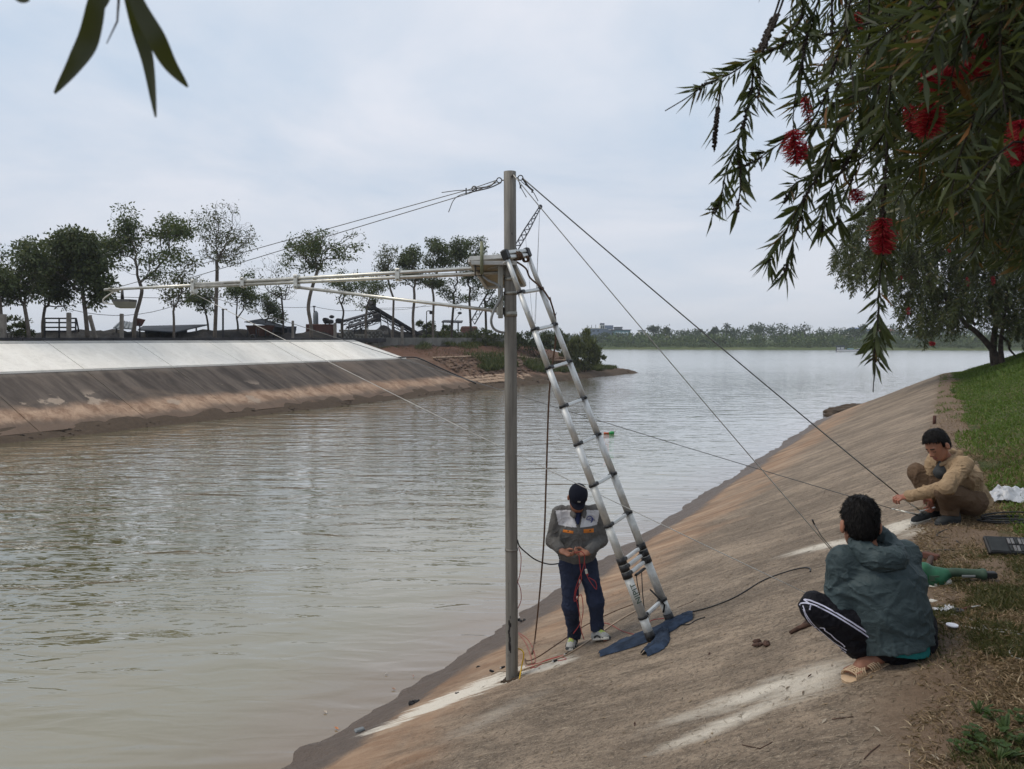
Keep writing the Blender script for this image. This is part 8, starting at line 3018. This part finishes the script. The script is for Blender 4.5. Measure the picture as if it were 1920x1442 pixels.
for h_, k_, a_ in ((h3L, k3L, a3L), (h3R, k3R, a3R)):
    d_ = nrm_(a_ - k_)
    Tr.cone(h_, k_, .108, .078, .03); Tr.cone(k_, a_ - d_ * .05, .076, .072, .02); Tr.cone(a_ - d_ * .09, a_ - d_ * .03, .074, .076, .015, fb=True)
tr3_ = Tr.mesh("trousers", .0056, M['track'], hood, folds(.012, 10, 91, (1, 1, 1)))
b3 = Vector(P3)
kk = [Vector(k3L), Vector(h3L), Vector(a3L)]
for dz in (0.0, .017):
    pts = [b3 + Vector((-.335, -.06, .345 + dz * .6)), b3 + Vector((-.31, -.06, .372 + dz)), b3 + Vector((-.25, -.06, .352 + dz)), b3 + Vector((-.16, -.06, .300 + dz)), b3 + Vector((-.06, -.06, .232 + dz)), b3 + Vector((.0, -.07, .195 + dz)), b3 + Vector((.05, -.08, .208 + dz))]
    drape(pts, tr3_, .0075, .002, M['stripe'], "stripe", tr3_, (0, -1, .25))
    pts = [b3 + Vector((-.338, -.05, .335 - dz * .8)), b3 + Vector((-.318, -.06, .285 - dz * .8)), b3 + Vector((-.26, -.06, .215 - dz)), b3 + Vector((-.18, -.06, .150 - dz)), b3 + Vector((-.115, -.06, .115 - dz))]
    drape(pts, tr3_, .006, .002, M['stripe'], "stripe", tr3_, (-.25, -1, .0))
# perforated plastic sandals
def sandal(hl, to, label_mesh="sandal"):
    d = Vector(nrm_(to - hl)); L_ = (Vector(to) - Vector(hl)).length; s = d.cross(Vector((0, 0, 1))).normalized(); u = s.cross(d)
    c0 = b3 + Vector(hl) - u * .022
    prof = [(-.045, .022), (-.03, .036), (.02, .040), (.08, .038), (.14, .045), (.19, .050), (.225, .040), (.24, .018)]
    V = []
    for sx in (-1, 1):
        pass
    top = [c0 + d * a - s * w for a, w in prof] + [c0 + d * a + s * w for a, w in reversed(prof)]
    mb = MB().prism([p - u * .012 for p in top], u * .024)
    so = mb.build(label_mesh, M['sandal'], hood)
    # two crossing straps made of little cross bars, so that the holes are real
    for (a0, w0), (a1, w1) in (((.065, -1), (.165, 1)), ((.065, 1), (.165, -1)), ((.155, -1), (.19, 1))):
        m = MB()
        N_ = 12
        for lane in range(5):
            pts = []
            for i in range(N_ + 1):
                f = i / N_
                a = a0 + (a1 - a0) * f + (lane - 2) * .0125
                w = (w0 + (w1 - w0) * f)
                hgt = .012 + .052 * (1 - w * w) ** .5 * (1.15 - a * 2.2)
                pts.append(c0 + d * a + s * w * .047 + u * hgt)
            m.tube(pts, .0042, 5)
            if lane:
                for i in range(0, N_ + 1, 2): m.tube([pts[i], prev[i]], .0036, 4, caps=False)
            prev = pts
        m.build("strap", M['sandal'], so)
    return so


sandal(ft_h, ft_t)
sandal(fr_h, fr_t)

# ------------------------------------------------------------------ tools and litter on the crest
M['tool_green'] = plain("green_tool_housing", (0.020, 0.115, 0.058), .5, 0, .25, 15)
M['tool_green2'] = plain("dull_green_grip", (0.045, 0.085, 0.055), .6, 0, .25, 15)
M['wood_dark'] = plain("dark_wood_handle", (0.085, 0.045, 0.030), .75, 0, .35, 12)
M['card'] = plain("worn_board", (0.40, 0.35, 0.28), .85, 0, .2, 9)


def on_b(px, py, h=0.0):
    return on_bank(px, py, h)


# hammer
a, b_ = on_b(1735, 1076, .022), on_b(1746, 1052, .026)
hm = empty("hammer", a, "short rusty hammer with a brown handle lying on the dry grass", "hammer")
MB().tube([a, b_], [.021, .019], 9).build("handle", M['wood_dark'], hm)
e1_, e2_ = on_b(1731, 1050, .026), on_b(1760, 1049, .026)
m = MB().box((e1_ + e2_) / 2, ((e2_ - e1_).length, .045, .045), Matrix.Rotation(math.atan2((e2_ - e1_).y, (e2_ - e1_).x), 3, 'Z'), 0, .006)
m.build("head", M['rust'], hm)
# green power tool
gr_ = empty("power_tool", on_b(1770, 1100), "green angle grinder lying on its side behind the hooded man", "power tool")
c = on_b(1748, 1098, .055); k = c.y / 1440
dr = (on_b(1842, 1093, .04) - c).normalized(); sd_ = dr.cross(Vector((0, 0, 1))).normalized(); up_ = sd_.cross(dr)
Mx = Matrix((dr, -sd_, up_)).transposed()
Gh = Field()
cR = np.array(c) - np.array(world_loc(gr_))
D_, U_v, S_v = np.array(dr), np.array(up_), np.array(sd_)
Gh.cone(cR - D_ * .02 + U_v * .02, cR + D_ * .045 - U_v * .02, .040, .046, .02, S_v, 1.1)
Gh.cone(cR - D_ * .035 + U_v * .035, cR - D_ * .01 + U_v * .03, .022, .03, .015)
Gh.cone(cR + D_ * .05, cR + D_ * .095 + U_v * .006, .036, .024, .02)
Gh.mesh("gear_housing", .005, M['tool_green'], gr_)
MB().tube(spline([c + dr * .085 + up_ * .006, c + dr * .13 + up_ * .010, c + dr * .19 + up_ * .004, c + dr * .235, c + dr * .262 - up_ * .002], 4), list(np.interp(np.linspace(0, 1, 17), [0, .3, .75, .9, 1], [.024, .0215, .024, .030, .026])), 12).build("grip", M['tool_green2'], gr_)
MB().box(c + dr * .18 - up_ * .004 + sd_ * .022, (.06, .006, .012), Mx, 0, .002).build("switch", M['roof_grey'], gr_)
MB().box(c + dr * .285 - up_ * .006, (.05, .036, .032), Mx, 0, .005).build("rear_cap", M['blk'], gr_)
MB().box(c + dr * .02 - up_ * .006 + sd_ * .046, (.045, .004, .028), Mx, 0, .001).build("rating_plate", M['tool_green2'], gr_)
MB().tube([c + dr * .10 - up_ * .035 + sd_ * .02, c + dr * .02 - up_ * .045 + sd_ * .03], .018, 8).build("side_handle", M['shoe_grey'], gr_)
MB().tube([c + dr * .03 - up_ * .045, c + dr * .03 - up_ * .052], .05, 18).build("guard_disc", M['galv'], gr_)
p0 = on_b(1765, 1080, .012)
bd = empty("board", p0, "pale worn strip of board lying behind the green grinder", "board")
q0, q1 = on_b(1735, 1083, .012), on_b(1846, 1083, .012)
MB().box((q0 + q1) / 2 + Vector((0, .02, 0)), ((q1 - q0).length, .05, .016), Matrix.Rotation(math.atan2((q1 - q0).y, (q1 - q0).x), 3, 'Z'), 0, .004).build("plank", M['card'], bd)
gr_.scale = (1.3, 1.3, 1.3); gr_.location -= Vector((.012, 0, .0))
# black tool case with bit trays
cc_ = on_b(1900, 1040)
tcs = empty("tool_case", cc_, "open flat black tool case with rows of grey bits at the right edge", "tool case")
rot = Matrix.Rotation(R(-10), 3, 'Z') @ Matrix.Rotation(R(40), 3, 'X')
MB().box(cc_ + Vector((.02, .02, .055)), (.38, .15, .035), rot, 0, .008).build("shell", M['blk'], tcs)
M['bit'] = plain("grey_bit_holder", (0.17, 0.17, 0.175), .5, 0, .35, 30)
for i in range(9):
    for j in range(2):
        p = cc_ + Vector((.02, .02, .055)) + rot @ Vector((-.035 + i * .024, -.032 + j * .062, .020))
        MB().box(p, (.018, .050, .012), rot, 0, .003).build("bit_holder", M['bit'] if (i + j) % 3 else M['shoe_dark'], tcs)
MB().box(cc_ + Vector((.02, .02, .055)) + rot @ Vector((-.115, 0, .019)), (.12, .12, .006), rot, 0, .003).build("lid_panel", M['shoe_dark'], tcs)
# white plastic bag
bg_ = on_b(1888, 938)
pb = empty("plastic_bag", bg_, "crumpled translucent white plastic bag on the grass behind the tan man", "bag")
t = NT("white_film"); M['film'] = t.out((0.60, 0.62, 0.66), .35, 0, None, .5)
t.put(t.b.inputs["Transmission Weight"], .25)
rs_ = np.random.RandomState(77)
n1_, n2_ = 44, 30
V = []
for i in range(n1_):
    for j in range(n2_):
        u_, w_ = i / (n1_ - 1) * 2 - 1, j / (n2_ - 1) * 2 - 1
        V.append([u_ * .235 * (1 + .12 * math.sin(w_ * 5)), w_ * .16 * (1 + .2 * math.sin(u_ * 4 + 1)), 0])
V = np.array(V)
nn = vnoise(V * 16 + 3, 5); n3 = vnoise(V * 40 + 1, 6)
env = np.clip(1.15 - np.hypot(V[:, 0] / .25, V[:, 1] / .17) ** 2, 0, 1)
V[:, 2] = .015 + env * (.055 + .075 * np.abs(nn) + .022 * n3) + .012 * np.abs(n3)
V[:, :2] += np.stack([vnoise(V * 22 + 9, 7), vnoise(V * 22 + 5, 8)], 1) * .022
Wd = V + np.array(bg_)
for i in range(len(Wd)): Wd[i, 2] = zn(Wd[i, 0], Wd[i, 1]) + V[i, 2]
idx = np.arange(n1_ * n2_).reshape(n1_, n2_)
Fq = np.stack([idx[:-1, :-1], idx[1:, :-1], idx[1:, 1:], idx[:-1, 1:]], -1).reshape(-1, 4)
np_mesh("film", Wd, Fq, M['film'], pb, False)
# coil of black cable
cl_ = on_b(1888, 978)
ccx = empty("cable_coil", cl_, "flat coil of black cable on the dry grass behind the tan man's heels", "cable")
for i in range(5):
    pts = []
    ra, rb = .24 + .025 * (i % 3), .085 + .018 * ((i * 2) % 3)
    for k in range(21):
        a = 2 * PI * k / 20
        x, y = cl_.x + .05 + ra * math.cos(a) + .01 * math.sin(a * 3 + i), cl_.y + rb * math.sin(a) + .008 * math.cos(a * 2 + i)
        pts.append(Vector((x, y, zn(x, y) + .012 + .010 * i * abs(math.sin(a * .5 + i)))))
    MB().tube(pts, .0065, 6).build("turn", M['black_rubber'], ccx)
ground_line("cable", "black cable end snaking from the tan man's heel across the dry grass", "cable", [(1786, 992), (1770, 996), (1757, 1003), (1762, 1008), (1785, 1012), (1800, 1020)], .0055, M['black_rubber'])
ground_line("cable", "dark cable arc on the ground behind the hooded man's shoulder", "cable", [(1680, 1055), (1715, 1040), (1745, 1034), (1790, 1033)], .005, M['black_rubber'])
# white cap disc, tape, blade, thin white cords
p = on_b(1785, 1181, .022)
tag(MB().tube([p, p + Vector((0, 0, .008))], .030, 20).build("white_disc", plain("white_lid", (0.80, 0.80, 0.86), .4, 0, .03), None, p), "round white plastic disc lying on the dry ground beside the cord", "disc")
p = on_b(1797, 1149, .012)
tp = empty("tape_roll", p, "small black roll of tape on the dry grass near the red handled tool", "tape")
MB().ring(p, (0, 0, 1), .022, .010, 16, 6).build("roll", M['blk'], tp)
p = on_b(1815, 1143, .01)
sw = empty("screwdriver", p, "small screwdriver with a red handle beside the black tape", "screwdriver")
q0, q1, q2_ = on_b(1801, 1147, .012), on_b(1820, 1142, .012), on_b(1838, 1139, .01)
MB().tube([q0, q1], .008, 7).build("handle", M['rust'], sw)
MB().tube([q1, q2_], .004, 6).build("blade", M['alu'], sw)
p = on_b(1770, 1145)
cp_ = empty("plastic_packet", p, "clear crumpled packet on the ground left of the black tape", "packet")
V = []
for i in range(9):
    for j in range(6):
        x, y = p.x + (i / 8 - .5) * .10, p.y + (j / 5 - .5) * .07
        V.append(Vector((x, y, zn(x, y) + .006 + .02 * rs_.rand())))
MB().add(V, [(i * 6 + j, (i + 1) * 6 + j, (i + 1) * 6 + j + 1, i * 6 + j + 1) for i in range(8) for j in range(5)]).build("film", M['film'], cp_)
p = on_b(1750, 1128)
tag(MB().ball(p + Vector((0, 0, .004)), (.035, .022, .008), 10, 5, 0, .3, random.Random(2)).build("paper_scrap", M['sole'], None, p), "small white scrap on the ground under the green grinder", "scrap")
ground_line("cord", "pale cord lying straight from the hooded man's back to the right edge", "cord", [(1752, 1167), (1800, 1174), (1850, 1182), (1922, 1192)], .0032, M['wire_pale'])
ground_line("cord", "second pale cord crossing the dry grass and curling back by the lid", "cord", [(1740, 1150), (1795, 1155), (1830, 1166), (1848, 1178), (1850, 1184), (1820, 1178), (1870, 1181), (1922, 1187)], .003, M['wire_pale'])
ground_line("cord", "loose ring of grey cord at the lower right edge", "cord", [(1925, 1212), (1905, 1213), (1893, 1221), (1898, 1232), (1925, 1240)], .0035, M['wire_pale'])
ground_line("wire", "thin grey wire end on the grass beside the black case", "wire", [(1885, 1058), (1905, 1066), (1925, 1076)], .003, M['wire_pale'])
# bark piece and sticks
M['bark_bit'] = plain("brown_bark_piece", (0.075, 0.040, 0.028), .9, 0, .4, 30, .004)
p = on_b(1428, 1210)
m = MB(); rs = random.Random(4)
for k in range(9):
    q = on_b(1416 + 24 * rs.random(), 1214 - 9 * rs.random(), .012)
    m.ball(q, (rs.uniform(.02, .035), rs.uniform(.012, .02), rs.uniform(.010, .018)), 7, 5, 0, .3, rs)
tag(m.build("bark_piece", M['bark_bit'], None, p), "reddish brown lump of bark on the slope between jeans and hooded man", "bark")
stk = empty("stick", on_b(1500, 1183), "dark split stick on the slope under the hooded man's knee", "stick")
MB().tube([on_b(1481, 1190, .012), on_b(1498, 1182, .016), on_b(1524, 1172, .016)], [.012, .016, .02], 7).build("branch", M['bark_bit'], stk)
MB().tube([on_b(1500, 1182, .016), on_b(1512, 1168, .018)], [.010, .006], 5).build("splinter", M['bark_bit'], stk)
for i, (pts, lab) in enumerate((([(1392, 1398), (1425, 1405), (1448, 1393)], "long thin twig on the slope at the bottom of the photo"), ([(1620, 1425), (1632, 1412), (1650, 1398)], "short twig near the bottom edge right of the centre"), ([(1560, 1350), (1600, 1345)], "slim pale twig below the sandal"), ([(1270, 1140), (1300, 1128)], "straw coloured twig above the jeans"))):
    tag(MB().tube([on_b(*q, .004) for q in pts], .0022, 5).build("twig", M['bark_bit']), lab, "twig")
for x, y, lab in ((1518, 1270, "dark fallen leaf on the washed cement streak"), (1645, 1371, "orange brown dead leaf right below the sandal"), (1190, 1360, "small dark dead leaf low on the slope"), (1330, 1228, "dark dead leaf right of the jeans"), (1755, 1425, "pale dead leaf at the lower edge by the grass"), (1545, 1355, "small pale leaf chip on the slope")):
    p = on_b(x, y, .006); rs = random.Random(x)
    a = rs.uniform(0, 3); e = Vector((math.cos(a), math.sin(a), .2)) * .02; f_ = Vector((-math.sin(a), math.cos(a), 0)) * .007
    tag(MB().add([p - e, p - f_ + Vector((0, 0, .006)), p + e + Vector((0, 0, .006)), p + f_ + Vector((0, 0, .004)), p], [(0, 1, 4), (1, 2, 4), (2, 3, 4), (3, 0, 4)]).build("dead_leaf", M['bark_bit'] if "dark" in lab else M['card'], None, p), lab, "leaf")
sp3 = on_b(1752, 795)
tag(MB().tube([sp3 - Vector((0, 0, .05)), sp3 + Vector((.0, 0, .16))], .03, 6).build("iron_peg", M['rust']), "short rusty peg standing on the crest beyond the tan man", "peg")

# weeds at the lower right corner
M['weed'] = mat_leaf("weed_leaf", (0.030, 0.060, 0.016), (0.060, 0.105, 0.028), (0.11, 0.16, 0.04), trans=.3)


def weed(px, py, label, n, kind, seed, h=.10):
    p = on_b(px, py); rs = np.random.RandomState(seed)
    root = empty("weed", p, label, "weed")
    m = MB()
    for i in range(n):
        a = rs.uniform(0, 2 * PI); l = h * rs.uniform(.5, 1.2); lean = rs.uniform(.2, .9)
        tip = p + Vector((math.cos(a) * l * lean, math.sin(a) * l * lean, l * (1.1 - lean * .5)))
        m.tube([p, p.lerp(tip, .5) + Vector((0, 0, l * .1)), tip], .0014, 4)
        if kind == 'round':
            for j in range(3):
                b_ = a + (j - 1) * 1.1; c = tip
                d_ = Vector((math.cos(b_), math.sin(b_), rs.uniform(-.2, .3))); s = d_.cross(Vector((0, 0, 1))).normalized(); L_ = .021 * rs.uniform(.7, 1.3)
                MB().add([c, c + d_ * L_ * .35 + s * L_ * .36, c + d_ * L_ * .8 + s * L_ * .36, c + d_ * L_ * 1.02, c + d_ * L_ * .8 - s * L_ * .36, c + d_ * L_ * .35 - s * L_ * .36, c + d_ * L_ * .5 - Vector((0, 0, .004))], [(0, 1, 6), (1, 2, 6), (2, 3, 6), (3, 4, 6), (4, 5, 6), (5, 0, 6)], 0, True).build("leaf", M['weed'], root)
        else:
            d_ = (tip - p); L_ = d_.length * 1.6; d_.normalize(); s = d_.cross(Vector((0, 0, 1))).normalized(); w = .008 * rs.uniform(.7, 1.4)
            MB().add([p, p + d_ * L_ * .4 + s * w, p + d_ * L_ * .75 + s * w * .7 - Vector((0, 0, .01)), p + d_ * L_ - Vector((0, 0, .035)), p + d_ * L_ * .75 - s * w * .7 - Vector((0, 0, .01)), p + d_ * L_ * .4 - s * w], [(0, 1, 5), (1, 2, 4, 5), (2, 3, 4)], 0, True).build("leaf", M['weed'], root)
    m.build("stems", M['weed'], root)


weed(1826, 1388, "small round leaved weed at the grass edge, lower right", 9, 'round', 1, .05)
weed(1886, 1378, "broad bladed grass tuft standing up in the lower right corner", 8, 'blade', 2, .085)
weed(1895, 1420, "bright green clover like weed at the bottom right corner", 10, 'round', 3, .05)
weed(1862, 1352, "low dark weed behind the broad bladed tuft", 7, 'round', 4, .04)
weed(1912, 1360, "clump of small leaves at the right edge above the corner", 8, 'round', 5, .05)
weed(1787, 738, "pale flowering weed at the lawn's corner on the crest", 10, 'blade', 6, .16)
weed(1640 + 110, 1200, "dry tuft beside the white lid", 6, 'blade', 7, .04)
weed(1850, 1398, "small dark leaved weed right behind the corner weeds", 9, 'round', 8, .045)
weed(1872, 1428, "grass tuft with narrow blades on the bottom edge, right", 9, 'blade', 9, .07)
weed(1808, 1412, "sprawling weed nearest the bare soil, bottom right", 9, 'round', 10, .04)
weed(1905, 1395, "leafy weed pressed against the right edge near the corner", 10, 'round', 11, .05)
weed(1835, 1340, "thin green tuft in the dry grass above the corner weeds", 7, 'blade', 12, .055)
